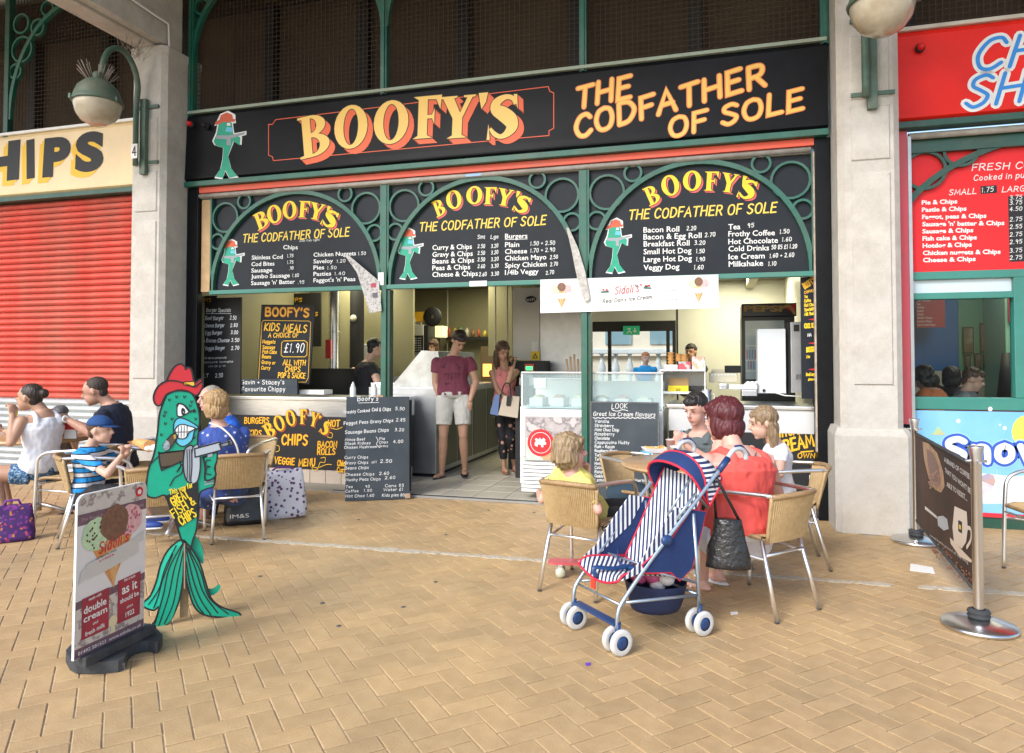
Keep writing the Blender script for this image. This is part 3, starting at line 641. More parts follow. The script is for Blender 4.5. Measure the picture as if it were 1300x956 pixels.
def fish_small(S, x0, y0, s):
    """small cut-out fish with a hat, s = height in photo pixels, feet centre at x0,y0"""
    P = lambda pts: [(x0 + a * s, y0 - b * s) for a, b in pts]
    body = [(-.17, .02), (-.06, .0), (-.02, .12), (.04, .0), (.16, .03), (.06, .16), (.02, .34), (.08, .5), (.1, .56), (.2, .5), (.21, .62), (.1, .68), (.08, .84), (-.02, .9), (-.12, .84), (-.15, .68), (-.2, .56), (-.17, .5), (-.05, .46), (-.06, .3), (-.09, .15)]
    out = [(a * 1.12 + .0, (b - .45) * 1.05 + .45) for a, b in body]
    S.pg(P(out), WHT, .001); S.pg(P([(-.19, .8), (.14, .84), (.13, .97), (.02, 1.03), (-.1, .98)]), WHT, .0012); S.pg(P([(0, .57), (.3, .66), (.3, .72), (0, .66)]), WHT, .0012)
    S.pg(P(body), TEAL, .0022)
    S.pg(P([(-.18, .82), (-.15, .81), (-.06, .85), (.12, .86), (.14, .9), (.1, .9), (.08, .97), (.0, 1.0), (-.09, .96), (-.11, .89), (-.17, .86)]), mat('hat_brick_red', (.6, .1, .04), .5), .0032)
    S.pg(P([(-.02, .71), (.09, .7), (.09, .77), (0, .78)]), LIPB, .0032); S.pg(P([(0, .8), (.06, .8), (.05, .84), (.01, .84)]), WHT, .0034)
    S.pg(P([(-.16, .6), (.02, .59), (.28, .67), (.28, .7), (.02, .65), (-.16, .65)]), GUNG, .0032); S.pg(P([(.0, .5), (.06, .5), (.06, .61), (.0, .6)]), GUNG, .0034)
def arched_name(S, c, rx, ry, base, hh, wd):
    """c: photo centre of arch; letters fan round it"""
    items = []
    for ch, f, h in zip("BOOFY'S", (-1, -.63, -.25, .11, .46, .73, 1), (1.08, 1, 1, 1, 1, 1, 1.08)):
        items.append((ch, f, h))
    return items
def name_arc(S, pts, hh):
    L = []
    for ch, (bx, by), (ex, ey), h in pts:
        a = Vector(S.p(bx, by)); b = Vector(S.p(ex, ey)); d = b - a; c = Vector(S.p(bx, by - h)); e = 1.32 if ch != "'" else 1.0; a = a - d * ((e - 1) / 2); L.append((ch, (a.x, a.y), d.length * e / SER[ch][0], (c - a).length, math.atan2(d.y, d.x)))
    ser_word(S.mb, L, YEL2, PINK, .0015, (.09, -.1), .006)
def z5(x, y): return (240 + x / 5, 200 + y / 5)
def z6(x, y): return (480 + x * 280 / 1300, 200 + y * 280 / 1300)
def z7(x, y): return (740 + x * 320 / 1300, 190 + y * 320 / 1300)
boards = [
 (0, z5, [('B', (450, 462), (508, 430), 105), ('O', (520, 425), (590, 402), 110), ('O', (610, 392), (680, 382), 108), ('F', (700, 380), (760, 382), 104), ('Y', (765, 385), (835, 402), 106), ("'", (842, 412), (868, 422), 108), ('S', (845, 425), (915, 455), 108)],
  ((340, 540), (1022, 498)), 50, [
  ('Chips', (598, 582), (690, 582)), ('Skinless Cod', (398, 648), (595, 642)), ('Cod Bites', (396, 690), (542, 685)), ('Sausage', (395, 730), (528, 726)), ('Jumbo Sausage', (394, 768), (640, 760)), ("Sausage 'n' Batter", (394, 810), (672, 800)),
  ('Chicken Nuggets', (790, 630), (1060, 620)), ('Saveloy', (790, 672), (914, 668)), ('Pies', (790, 712), (858, 709)), ('Pasties', (790, 752), (902, 748)), ("Faggot's 'n' Peas", (790, 792), (1056, 783))], 27,
  [('1.75', (622, 635), (665, 632)), ('1.75', (622, 676), (665, 673)), ('.90', (635, 712), (665, 710)), ('1.80', (655, 760), (700, 757)), ('.95', (690, 802), (735, 800)), ('1.50', (1072, 620), (1126, 617)), ('1.20', (936, 668), (996, 666)), ('1.50', (876, 710), (940, 707)), ('1.40', (922, 748), (995, 744))], (268, 800, 46)),
 (1, z6, [('B', (355, 352), (400, 330), 95), ('O', (425, 310), (495, 290), 105), ('O', (535, 278), (610, 270), 102), ('F', (630, 276), (690, 276), 100), ('Y', (705, 278), (772, 290), 100), ("'", (782, 300), (808, 308), 104), ('S', (800, 312), (868, 335), 100)],
  ((242, 435), (995, 395)), 50, [
  ('Burgers', (748, 478), (880, 475)), ('Curry & Chips', (320, 545), (553, 538)), ('Gravy & Chips', (320, 586), (558, 579)), ('Beans & Chips', (320, 626), (566, 618)), ('Peas & Chips', (320, 665), (543, 658)), ('Cheese & Chips', (320, 704), (588, 697)),
  ('Plain', (748, 528), (832, 526)), ('Cheese', (748, 568), (878, 564)), ('Chicken Mayo', (748, 608), (992, 600)), ('Spicy Chicken', (748, 650), (994, 641)), ('1/4lb Veggy', (748, 692), (946, 684))], 30,
  [('2.50', (586, 534), (632, 532)), ('3.20', (665, 532), (710, 530)), ('2.50', (586, 574), (632, 572)), ('3.20', (665, 570), (710, 568)), ('2.50', (586, 612), (632, 610)), ('3.20', (665, 610), (712, 608)), ('2.60', (586, 652), (632, 650)), ('3.30', (665, 650), (712, 648)), ('2.60', (594, 700), (642, 698)), ('3.30', (665, 696), (714, 694)), ('Sml', (585, 480), (632, 478)), ('Lge', (663, 478), (712, 476)), ('1.50 + 2.50', (896, 518), (1046, 512)), ('1.70 + 2.90', (896, 560), (1046, 552)), ('2.50', (1012, 598), (1062, 596)), ('2.70', (1014, 640), (1062, 637)), ('2.70', (988, 690), (1040, 686))], (180, 715, 62)),
 (2, z7, [('B', (352, 290), (400, 268), 95), ('O', (430, 245), (500, 225), 102), ('O', (530, 215), (605, 208), 100), ('F', (632, 212), (692, 212), 98), ('Y', (712, 215), (776, 225), 98), ("'", (786, 234), (812, 242), 102), ('S', (802, 245), (870, 262), 98)],
  ((235, 360), (1005, 322)), 48, [
  ('Bacon Roll', (312, 428), (497, 422)), ('Bacon & Egg Roll', (312, 464), (612, 455)), ('Breakfast Roll', (313, 500), (550, 494)), ('Small Hot Dog', (313, 540), (560, 533)), ('Large Hot Dog', (313, 580), (562, 573)), ('Veggy Dog', (313, 622), (498, 616)),
  ('Tea', (750, 412), (812, 410)), ('Frothy Coffee', (750, 448), (990, 441)), ('Hot Chocolate', (750, 488), (1006, 480)), ('Cold Drinks', (751, 525), (960, 519)), ('Ice Cream', (751, 566), (938, 560)), ('Milkshake', (752, 604), (930, 598))], 29,
  [('2.20', (534, 416), (586, 414)), ('2.70', (628, 450), (686, 447)), ('3.20', (574, 492), (634, 489)), ('1.50', (583, 534), (630, 532)), ('1.90', (583, 576), (632, 574)), ('1.60', (572, 618), (625, 615)), ('95', (848, 402), (886, 400)), ('1.50', (1014, 434), (1068, 431)), ('1.60', (1026, 474), (1080, 471)), ('50 85 £1 1.20', (972, 514), (1106, 508)), ('1.60 + 2.60', (962, 558), (1092, 553)), ('1.10', (955, 598), (1000, 596))], (170, 625, 66))]
HC = mat('hand_yellow', (.85, .6, .08), .5)
SMUDGE = mat('black_smudge', (.012, .014, .018), .8)
for i, z, nm, cod, capc, words, capw, prices, fish in boards:
    mb = MB(); S = wallsurf(mb, .05); mb.M = S.M = frame((0, .05, 0), (1, 0, 0), (0, 0, 1)); S.Mi = S.M.inverted(); k = (z(100, 0)[0] - z(0, 0)[0]) / 100
    name_arc(S, [(ch, z(*a), z(*b), h * k) for ch, a, b, h in nm], 0)
    S.st('THE CODFATHER OF SOLE', z(*cod[0]), z(*cod[1]), capc * k, HC, .0015, .15, .15, .03)
    for t_, a, b in words: S.pr(t_, z(*a), z(*b), capw * k, WHT, .001, .012)
    for t_, a, b in prices:
        pa, pb_ = z(*a), z(*b); c = capw * k
        if i != 1 or len(t_) < 5: S.pg([(pa[0] - 2, pa[1] + 1.5), (pb_[0] + 2, pb_[1] + 1.5), (pb_[0] + 2, pb_[1] - c), (pa[0] - 2, pa[1] - c)], SMUDGE, .0006)
        S.st(t_, pa, pb_, c * .72, CHALK, .001, .16, .1, .06)
    if i == 1: S.ln([z(748, 484), z(880, 480)], .005, WHT)
    if i == 0: S.st('with fish light', z(700, 536), z(830, 528), 2.6, CHALK, .001, .15)
    fx, fy = z(fish[0], fish[1] + 10 * (i != 1)); fish_small(S, fx, fy, (57, 63, 68)[i])
    mb.build('lettering', MBD[i])
mb = MB(); S = signsurf(mb); fish_small(S, 288, 226, 83); mb.build('fish_emblem', BS)
# ================================================================== LEFT ROLLER SHUTTER
rs = thing('roller_shutter', 'closed red roller shutter with bare grey slats at its foot', 'shutter', (-9.5, 0, 0))
REDS = mat('red_slat', (.66, .06, .04), .5, spec=.25, var=.12, vscale=5, dirt=.5, world=1, col2=(.68, .12, .09)); GRS = mat('grey_slat', (.5, .53, .54), .45, .3, var=.1, vscale=6)
pitch = .0765; sm_ = {}
def slat_mesh(m):
    q = MB(); x0, x1 = -13, -6.33; pr_ = []
    for k in range(7): a = math.pi * k / 6; pr_.append((-.002 - .028 * math.sin(a), .066 * (k / 6)))
    pr_ += [(.012, .068), (.012, pitch - .001)]
    n = len(pr_); vs = [(x, y, z) for x in (x0 + 9.5, x1 + 9.5) for y, z in pr_]; q.add(vs, [(i, n + i, n + i + 1, i + 1) for i in range(n - 1)], m, False)
    me = bpy.data.meshes.new('slat'); me.from_pydata([tuple(v) for v in q.v], [], q.f); me.materials.append(m); return me
sr, sg = slat_mesh(REDS), slat_mesh(GRS)
for k in range(44):
    o = bpy.data.objects.new('slat', sg if k * pitch < .9 else sr); COL.objects.link(o); o.parent = rs; o.location = (0, .035, .02 + k * pitch)
q = MB(); q.b2((-13, .05, 0), (-6.33, .09, 3.42), INK); q.build('backing', rs)
q = MB(); q.b2((-13, -.0, 0), (-6.33, .045, .018), STONED); q.build('foot_bar', rs)
# ================================================================== SHOP INTERIOR
def single(name, lab, cat, mb, group=None, kind=None): return mb.build(name, None, kind, lab, cat, group)
def pxbox(mb, px0, py0, px1, py1, Y, depth, m, bev=0):
    """box whose front face, on the plane y = Y, spans the surveyed corners"""
    a = at(px0, py0, Y); b = at(px1, py1, Y); mb.b2((a.x, Y, b.z), (b.x, Y + depth, a.z), m, bev)
GWALL = mat('kitchen_wall', (.27, .25, .15), .5, var=.07, vscale=1.5)
WWALL = mat('white_clad_wall', (.66, .66, .6), .4, var=.05, vscale=2)
CEILM = mat('kitchen_ceiling', (.16, .145, .1), .7, var=.08, vscale=2)
q = MB(); q.b2((-5.9, .02, -.06), (.97, 4.7, .012), mat('tile_grout', (.3, .28, .23), .8)); ifl = q.build('shop_floor', kind='structure')
TILE = mat('floor_tile', (.5, .47, .39), .35, var=.12, vscale=7, island=.06, dirt=.2)
tm = MB(); c = .003; h = .3265 / 2
tm.add([(-h, -h, 0), (h, -h, 0), (h, h, 0), (-h, h, 0), (-h + c, -h + c, .008), (h - c, -h + c, .008), (h - c, h - c, .008), (-h + c, h - c, .008)], [(0, 1, 5, 4), (1, 2, 6, 5), (2, 3, 7, 6), (3, 0, 4, 7), (4, 5, 6, 7)], TILE)
t0 = tm.build('floor_tile', ifl); first = True
for i in range(9):
    for j in range(14):
        p = (-3.55 + .33 * i, .22 + .33 * j, .0125)
        if first: t0.location = p; first = False
        else: o = t0.copy(); COL.objects.link(o); o.location = p
q = MB(); q.b2((-3.95, -.05, 0), (.84, .05, .021), mat('threshold_grey', (.3, .29, .27), .6, dirt=.4), .003); q.b2((-3.95, -.02, .0215), (.84, .0, .026), INK); single('door_threshold', 'grey metal threshold strip along the shop doorway', 'threshold', q)
q = MB(); q.b2((-5.98, .16, 0), (-5.9, 4.7, 2.75), GWALL); single('side_wall', 'yellowish left side wall inside the shop', 'wall', q)
q = MB(); q.b2((.978, .33, 0), (1.05, 4.7, 2.75), WWALL); single('side_wall', 'pale right side wall inside the shop beside the drinks fridge', 'wall', q)
cl = MB(); cl.b2((-5.98, .09, 2.62), (1.05, 4.7, 2.7), CEILM); ceil_ = cl.build('shop_ceiling', kind='structure')
# back wall with the rear window left open
wx0, wx1 = at(748, 430, 4.6).x, at(858, 430, 4.6).x; wz1 = at(800, 408, 4.6).z
bwt = thing('back_wall', 'pale clad rear wall of the shop with its window', 'wall', (-2, 4.6, 0))
q = MB(); q.b2((-5.9, 4.6, 0), (wx0, 4.7, 2.62), GWALL); q.build('wall_panel', bwt)
q = MB(); q.b2((wx0, 4.6, wz1), (wx1, 4.7, 2.62), WWALL); q.build('wall_panel', bwt)
q = MB(); q.b2((wx0, 4.6, 0), (wx1, 4.7, .9), WWALL); q.build('wall_panel', bwt)
q = MB(); q.b2((wx1, 4.6, 0), (.978, 4.7, 2.62), WWALL); jx = at(860, 440, 4.6).x; q.b2((jx - .012, 4.592, 0), (jx + .012, 4.599, 2.62), INK); q.build('wall_panel', bwt)
wf = thing('rear_window', 'dark framed rear window with a green running-man exit sign on its header', 'window', ((wx0 + wx1) / 2, 4.6, .9))
q = MB(); q.b2((wx0, 4.55, wz1 - .16), (wx1, 4.65, wz1), INK); q.build('header', wf)
for xx in (wx0, at(772, 430, 4.6).x, at(846, 430, 4.6).x, wx1 - .05): q = MB(); q.b2((xx, 4.56, .9), (xx + .05, 4.64, wz1 - .161), INK); q.build('frame_bar', wf)
q = MB(); q.b2((wx0 + .05, 4.62, .9), (wx1 - .05, 4.625, wz1 - .16), glass('window_glass', op=.0)); q.build('pane', wf)
q = MB(); pxbox(q, 791, 414, 812, 425, 4.52, .02, mat('exit_green', (.02, .3, .14), .4, emis=.15)); S = wallsurf(q, 4.519)
S.ln([(796, 423), (799, 420), (802, 423)], .012, WHT, .002); S.ln([(799, 420), (800, 417), (797, 418)], .012, WHT, .002); S.ln([(806, 417), (806, 422)], .012, WHT, .002); S.ln([(804, 420), (806, 422), (808, 420)], .01, WHT, .002); q.build('exit_sign', wf)
# what stands outside behind the window
FARW = mat('far_pale_stone', (.62, .55, .45), .8, var=.12, vscale=1.4)
q = MB(); q.b2((-7, 15, -.5), (4, 15.3, 3.6), FARW); pv = thing('pale_building', 'pale stone building seen through the rear window', 'building', (-2, 15, 0))
q.build('wall', pv)
for k in range(7): q = MB(); x = -6 + k * 1.35; q.b2((x, 14.94, 1.9), (x + .8, 14.99, 2.9), mat('far_window', (.2, .3, .34), .2)); q.build('window', pv)
q = MB(); q.b2((-7, 14.8, 1.55), (4, 14.99, 1.72), FARW); q.build('cornice', pv)
bl_ = thing('balustrade', 'white stone balustrade outside the rear window', 'balustrade', (-2, 8.5, 0))
q = MB(); q.b2((-6, 8.35, 1.55), (3, 8.65, 1.66), WHT, .02); q.build('hand_rail', bl_)
q = MB(); q.b2((-6, 8.35, .8), (3, 8.65, .92), WHT, .02); q.build('base_rail', bl_)
q = MB(); q.b2((-6, 8.4, 0), (3, 8.6, .799), WHT); q.build('base_wall', bl_)
for k in range(16):
    q = MB(); q.lathe([(.06, .921), (.05, .95), (.035, 1.0), (.085, 1.18), (.09, 1.24), (.04, 1.42), (.035, 1.5), (.06, 1.549)], WHT, 12, (-4.2 + k * .3, 8.5, 0)); q.build('baluster', bl_)
# lit ceiling panels
LIT = mat('lit_diffuser', (1, .95, .55), .5, emis=1.3)
for c0, c1, lb in (((-3.75, 2.2), (-3.2, 3.9), 'lit square ceiling panel over the frying range'), ((-.1, 3.4), (.75, 4.0), 'lit ceiling panel near the drinks fridge'), ((-5.4, 1.6), (-4.6, 2.6), 'lit ceiling panel over the left kitchen')):
    t = thing('ceiling_light', lb, 'light', ((c0[0] + c1[0]) / 2, (c0[1] + c1[1]) / 2, 2.6), 0, 'lit ceiling panels')
    q = MB(); q.b2((c0[0], c0[1], 2.605), (c1[0], c1[1], 2.618), LIT); q.build('diffuser', t)
    q = MB(); q.b2((c0[0] - .03, c0[1] - .03, 2.61), (c1[0] + .03, c0[1] - .001, 2.619), WHT); q.build('trim', t)
    l = bpy.data.lights.new('ceiling_lamp', 'AREA'); l.shape = 'RECTANGLE'; l.size = c1[0] - c0[0]; l.size_y = c1[1] - c0[1]; l.energy = (15, 28, 15)[int(lb.startswith('lit ceiling panel near'))] if 1 else 0; l.color = (1, .93, .66)
    lo = bpy.data.objects.new('ceiling_lamp', l); COL.objects.link(lo); lo.location = ((c0[0] + c1[0]) / 2, (c0[1] + c1[1]) / 2, 2.595); lo.parent = None
for xx, lb in ((-2.95, 'dull ceiling beam over the doorway'), (.42, 'dull ceiling beam above the drinks fridge')):
    q = MB(); q.b2((xx, .3, 2.5), (xx + .12, 4.55, 2.618), mat('beam_paint', (.38, .36, .26), .6)); single('ceiling_beam', lb, 'beam', q)
# ---- left counter
lc = thing('chip_counter', 'left counter with steel band and black painted BOOFY\'S CHIPS panel', 'counter', (-4.6, .4, 0))
q = MB(); q.b2((-5.68, .36, .945), (-3.44, 1.0, .985), STEEL, .006); q.build('worktop', lc)
q = MB(); q.b2((-5.68, .385, .765), (-3.44, .95, .944), STEEL); q.build('steel_band', lc)
q = MB(); q.b2((-5.68, .39, .165), (-3.44, .95, .764), INK); q.build('carcass', lc)
WT = mat('counter_tile', (.52, .43, .35), .35, var=.08, vscale=9, island=.05)
def tile_row(par, x0, x1, y, z0, z1, w=.2):
    first = None; x = x0
    while x < x1 - .01:
        if first is None: q = MB(); q.box((0, 0, 0), (w - .006, .012, z1 - z0 - .004), WT, .002); first = q.build('tile', par); PMi = PM[par.name].inverted(); first.data.transform(PM[par.name]); o = first
        else: o = first.copy(); COL.objects.link(o)
        o.location = PM[par.name].inverted() @ Vector((x + w / 2, y, (z0 + z1) / 2)); x += w
q = MB(); q.b2((-5.68, .40, 0), (-3.44, .9, .164), mat('tile_grout', (.3, .28, .23), .8)); q.build('plinth', lc); tile_row(lc, -5.68, -3.44, .392, .002, .164)
q = MB(); q.b2((-5.66, .372, .17), (-3.45, .389, .76), INK); pn = q.build('painted_panel', lc)
mb = MB(); S = wallsurf(mb, .371)
YA = mat('signwriter_yellow', (.9, .5, .02), .5); ysh = mat('signwriter_red', (.5, .08, .02), .5)
def zl(x, y): return (240 + x * 200 / 735, 360 + y * 260 / 956)
L = []
for ch, a, b, h in (('B', (370, 728), (412, 700), 70), ('O', (412, 695), (458, 672), 72), ('O', (462, 668), (506, 655), 72), ('F', (516, 655), (553, 655), 68), ('Y', (558, 660), (598, 672), 66), ("'", (592, 655), (606, 662), 44), ('S', (606, 690), (640, 715), 66)):
    pa = Vector(S.p(*zl(*a))); pb_ = Vector(S.p(*zl(*b))); d = pb_ - pa; c_ = Vector(S.p(*zl(a[0], a[1] - h))); L.append((ch, (pa.x, pa.y), d.length / SER[ch][0], (c_ - pa).length, math.atan2(d.y, d.x)))
ser_word(mb, L, YA, ysh, .001, (.08, -.09), .004)
for t_, a, b, cap in (('CHIPS', (432, 752), (558, 752), 45), ('BURGERS', (258, 652), (376, 652), 26), ('KIDS', (280, 708), (340, 712), 26), ('MEALS', (275, 742), (348, 745), 26), ('HOT', (648, 668), (706, 668), 30), ('DOGS', (650, 700), (725, 700), 10), ('BACON', (600, 765), (694, 765), 28), ('ROLLS', (598, 798), (686, 798), 28), ('VEGGIE', (398, 838), (495, 848), 30), ('MENU', (512, 852), (592, 850), 32), ('Chicken', (692, 850), (760, 852), 26), ('Curry', (690, 880), (745, 882), 22)):
    if t_ == 'DOGS': continue
    S.st(t_, zl(*a), zl(*b), cap * .272, YA, .001, .17, .08, .03, ysh, .03)
for pts in ([(325, 760), (345, 755), (350, 775), (335, 785), (325, 770), (345, 795), (380, 780), (400, 755), (420, 760), (420, 780), (405, 785)], [(375, 800), (350, 810), (340, 835), (350, 860)], [(645, 715), (665, 720), (668, 700), (648, 690), (655, 675), (690, 680), (715, 670)], [(615, 815), (635, 812), (632, 835), (612, 835), (600, 865), (580, 870), (575, 855), (600, 860), (640, 845), (665, 845)]):
    S.ln([zl(*p) for p in pts], .007, YA, .0012, False, True)
mb.build('lettering', lc)
# ---- items on the left counter
def chalk_lines(S, z, lines, cap, m=CHALK, th=.15, jit=.06, sl=.12):
    for t_, a, b in lines: S.st(t_, z(*a), z(*b), cap, m, .001, th, sl, jit)
bs_ = thing('specials_board', 'tall black chalk board headed Burger Specials at the left end of the counter', 'chalk board', (-5.45, .42, .99))
q = MB(); pxbox(q, 249, 379, 305, 500, .34, .02, INK); q.build('board', bs_)
mb = MB(); S = wallsurf(mb, .339)
chalk_lines(S, zl, [('Burger Specials', (80, 132), (196, 132)), ('1/4lb Beef Burger', (38, 172), (162, 168)), ('2.50', (190, 168), (222, 168)), ('1/4lb Cheese Burger', (38, 206), (166, 202)), ('2.80', (192, 202), (228, 202)), ('1/4lb Egg Burger', (38, 240), (156, 236)), ('3.00', (194, 236), (230, 236)), ('1/4lb Bacon Cheese', (38, 276), (190, 272)), ('3.50', (196, 272), (236, 272)), ('1/4lb Veggie Burger', (38, 312), (168, 308)), ('2.70', (196, 310), (236, 308)), ('BLT', (52, 440), (94, 438)), ('2.50', (122, 438), (160, 436))], 4.6)
chalk_lines(S, zl, [('All above served with', (72, 352), (176, 350)), ('lettuce tomato', (70, 372), (208, 368)), ('mayo', (90, 392), (176, 386))], 2.4)
S.ln([zl(80, 140), zl(196, 140)], .006, CHALK); mb.build('lettering', bs_)
q = MB(); pxbox(q, 249, 376, 275, 384, .33, .012, INK); S = wallsurf(q, .329); S.st("BOOFY'S", (251, 383), (268, 383), 4, YA); q.build('top_strip', bs_)
km = thing('kids_meals_board', 'black board lettered BOOFY\'S KIDS MEALS £1.90 propped on the counter', 'menu board', (-4.7, .5, .99))
q = MB(); q.M = Matrix(); a = [at(*zl(*p), .46) for p in ((338, 98), (588, 100), (560, 470), (316, 470))]; q.add([v + Vector((0, k, 0)) for k in (0, .02) for v in a], [(0, 3, 2, 1), (4, 5, 6, 7), (0, 1, 5, 4), (1, 2, 6, 5), (2, 3, 7, 6), (3, 0, 4, 7)], BOARD); q.build('board', km)
mb = MB(); S = wallsurf(mb, .459)
S.st("BOOFY'S", zl(356, 150), zl(566, 155), 10, YA, .001, .2, 0, .02, ysh, .06)
for t_, a, b, cap in (('KIDS', (350, 218), (424, 222), 34), ('MEALS', (440, 225), (552, 228), 34), ('A CHOICE OF', (370, 252), (512, 250), 20), ('Nuggets', (342, 278), (404, 280), 16), ('Sausage', (342, 304), (402, 306), 16), ('Fish Cake', (342, 326), (410, 328), 16), ('Beans', (340, 348), (384, 350), 16), ('Gravy or', (338, 374), (404, 378), 16), ('Curry', (336, 400), (380, 402), 16), ('ALL WITH', (438, 380), (546, 382), 24), ('CHIPS', (446, 412), (522, 412), 24), ('POP & SAUCE', (414, 440), (544, 442), 24)):
    S.st(t_, zl(*a), zl(*b), cap * .272, YA, .001, .17, .12, .03)
S.ln([zl(*p) for p in ((346, 172), (560, 175), (568, 182), (556, 440), (545, 460), (330, 460), (324, 450), (340, 184), (346, 172))], .006, YA)
S.ln([zl(*p) for p in ((440, 268), (540, 266), (552, 276), (550, 334), (540, 342), (440, 342), (430, 334), (432, 278), (440, 268))], .007, YA); S.st('£1.90', zl(442, 322), zl(540, 320), 11, WHT, .001, .1, .2)
mb.build('lettering', km)
gs = thing('slogan_board', 'low grey board reading Gavin + Stacey\'s Favourite Chippy on the counter', 'chalk board', (-4.9, .4, .99))
q = MB(); pxbox(q, 294, 481, 377, 501, .37, .03, SLATE); q.build('board', gs)
mb = MB(); S = wallsurf(mb, .369); S.st("Gavin + Stacey's", zl(242, 470), zl(448, 470), 5.2, WHT, .001, .15, 0, .05); S.st('Favourite Chippy', zl(246, 502), zl(452, 502), 5.2, WHT, .001, .15, 0, .05); mb.build('lettering', gs)
q = MB(); pxbox(q, 380, 495, 411, 501, .5, .2, PLAST, .005); single('food_tray', 'flat white tray on the left counter beside the kids meals board', 'tray', q)
for px, lb in ((448, 'white squeezy bottle in front of the kitchen worker'), (475, 'white squeezy bottle beside the left green post')):
    p = at(px, 500, .6); q = MB(); q.lathe([(.03, 0), (.034, .01), (.034, .1), (.02, .13), (.02, .145), (.012, .15), (.008, .17), (0, .172)], PLAST, 14, (p.x, .6, .986)); single('sauce_bottle', lb, 'bottle', q, 'white sauce bottles on the left counter')
q = MB(); q.tube([(-5.0, .5, 1.0), (-5.0, .5, 1.3)], .004, PLAST); 
# ---- kitchen behind
q = MB(); pxbox(q, 330, 374, 407, 440, 2.2, .02, INK); S = wallsurf(q, 2.199); rg = random.Random(4)
for r_ in range(6):
    x = 334 + rg.uniform(0, 8); y = 383 + r_ * 9
    for w_ in (('FISH', 'CHIPS'), ('PIES', 'PEAS'), ('EXTRA', 'PORTIONS'), ('CURRY', 'GRAVY'), ('SAUSAGE', 'COD'), ('BURGER',))[r_]: S.st(w_, (x, y), (x + len(w_) * 4.6, y), 4.5, YA, .001, .2); x += len(w_) * 4.6 + 7
single('price_board', 'black price board with yellow lettering high on the back of the kitchen', 'menu board', q)
q = MB(); pxbox(q, 300, 372, 327, 420, 2.25, .02, INK); S = wallsurf(q, 2.249)
for r_, w_ in enumerate(('FISH', 'COD', 'HAKE', 'CHIPS')): S.st(w_, (303, 384 + r_ * 10), (322, 384 + r_ * 10), 4.5, YA, .001, .2)
single('price_board', 'narrow black price board left of the wider yellow lettered one', 'menu board', q)
q = MB(); q.b2((-5.89, 2.6, 0), (-4.2, 2.66, 2.6), GWALL); single('partition_wall', 'dull yellow partition behind the left kitchen', 'wall', q)
q = MB(); p = at(424, 440, 1.7); q.tube([(p.x, 1.7, .99), (p.x, 1.7, 2.6)], .075, STEEL, 20, False); q.lathe([(.08, 0), (.083, .01), (.08, .02)], STEEL, 20, (p.x, 1.7, 1.78)); single('flue_duct', 'shiny steel flue duct rising behind the counter', 'duct', q)
q = MB(); p = at(453, 440, 2.3); q.tube([(p.x, 2.3, .99), (p.x, 2.3, 2.6)], .1, INK, 20, False); q.lathe([(.001, 0), (.05, 0), (.05, .012), (0.0, .012)], CREAMW, 16, (p.x, 2.2, 2.0), ax=Matrix.Rotation(R(90), 3, 'X')); single('flue_duct', 'black flue duct with a round dial left of the first green post', 'duct', q)
q = MB(); pxbox(q, 413, 431, 419, 455, 1.5, .03, mat('red_plastic', (.6, .03, .03), .4), .004); single('fire_blanket', 'narrow red wall unit left of the steel duct', 'safety unit', q)
q = MB(); q.b2((-5.6, 1.5, 0), (-4.15, 2.3, .985), INK, .01); q.b2((-5.6, 1.5, .986), (-4.4, 2.3, 1.3), mat('dark_steel', (.06, .06, .06), .35, .8)); single('fryer', 'dark fryer range behind the left counter', 'fryer', q)
q = MB(); pxbox(q, 454, 437, 470, 470, 2.5, .3, WHT, .01); single('kitchen_bin', 'small white unit behind the kitchen worker', 'cabinet', q)
q = MB(); pxbox(q, 494, 413, 537, 500, 3.0, .6, mat('cabinet_grey_white', (.5, .5, .45), .4), .01); cb = thing('tall_fridge', 'tall pale fridge behind the frying range with a small black price list on it', 'fridge', (-4.2, 3.0, 0)); q.build('body', cb)
q = MB(); pxbox(q, 521, 426, 537, 447, 2.98, .012, INK); S = wallsurf(q, 2.979)
for k in range(6): S.st('chips pie', (523, 430 + k * 3), (535, 430 + k * 3), 1.4, CHALK, .001, .2)
q.build('price_list', cb); q = MB(); pxbox(q, 537.5, 413, 543, 500, 3.02, .5, INK, .004); q.build('door_edge', cb)
q = MB(); pxbox(q, 526, 396, 541, 408, 3.1, .2, mat('yellow_box', (.7, .38, .02), .5), .005); single('yellow_box', 'yellow box on top of the tall fridge', 'box', q)
q = MB(); p = at(549, 402, 3.1); q.lathe([(.03, -.02), (.13, -.02), (.15, 0), (.13, .02), (.03, .02)], INK, 20, (p.x, 3.1, p.z), ax=Matrix.Rotation(R(90), 3, 'X')); single('round_pan', 'black round pan hanging beside the yellow box', 'pan', q)
q = MB(); pxbox(q, 541, 414, 562, 428, 3.3, .2, mat('lit_yellow_sign', (.9, .85, .4), .5, emis=.5), .01); single('lit_menu_box', 'small lit yellow box beside the tall fridge', 'light box', q)
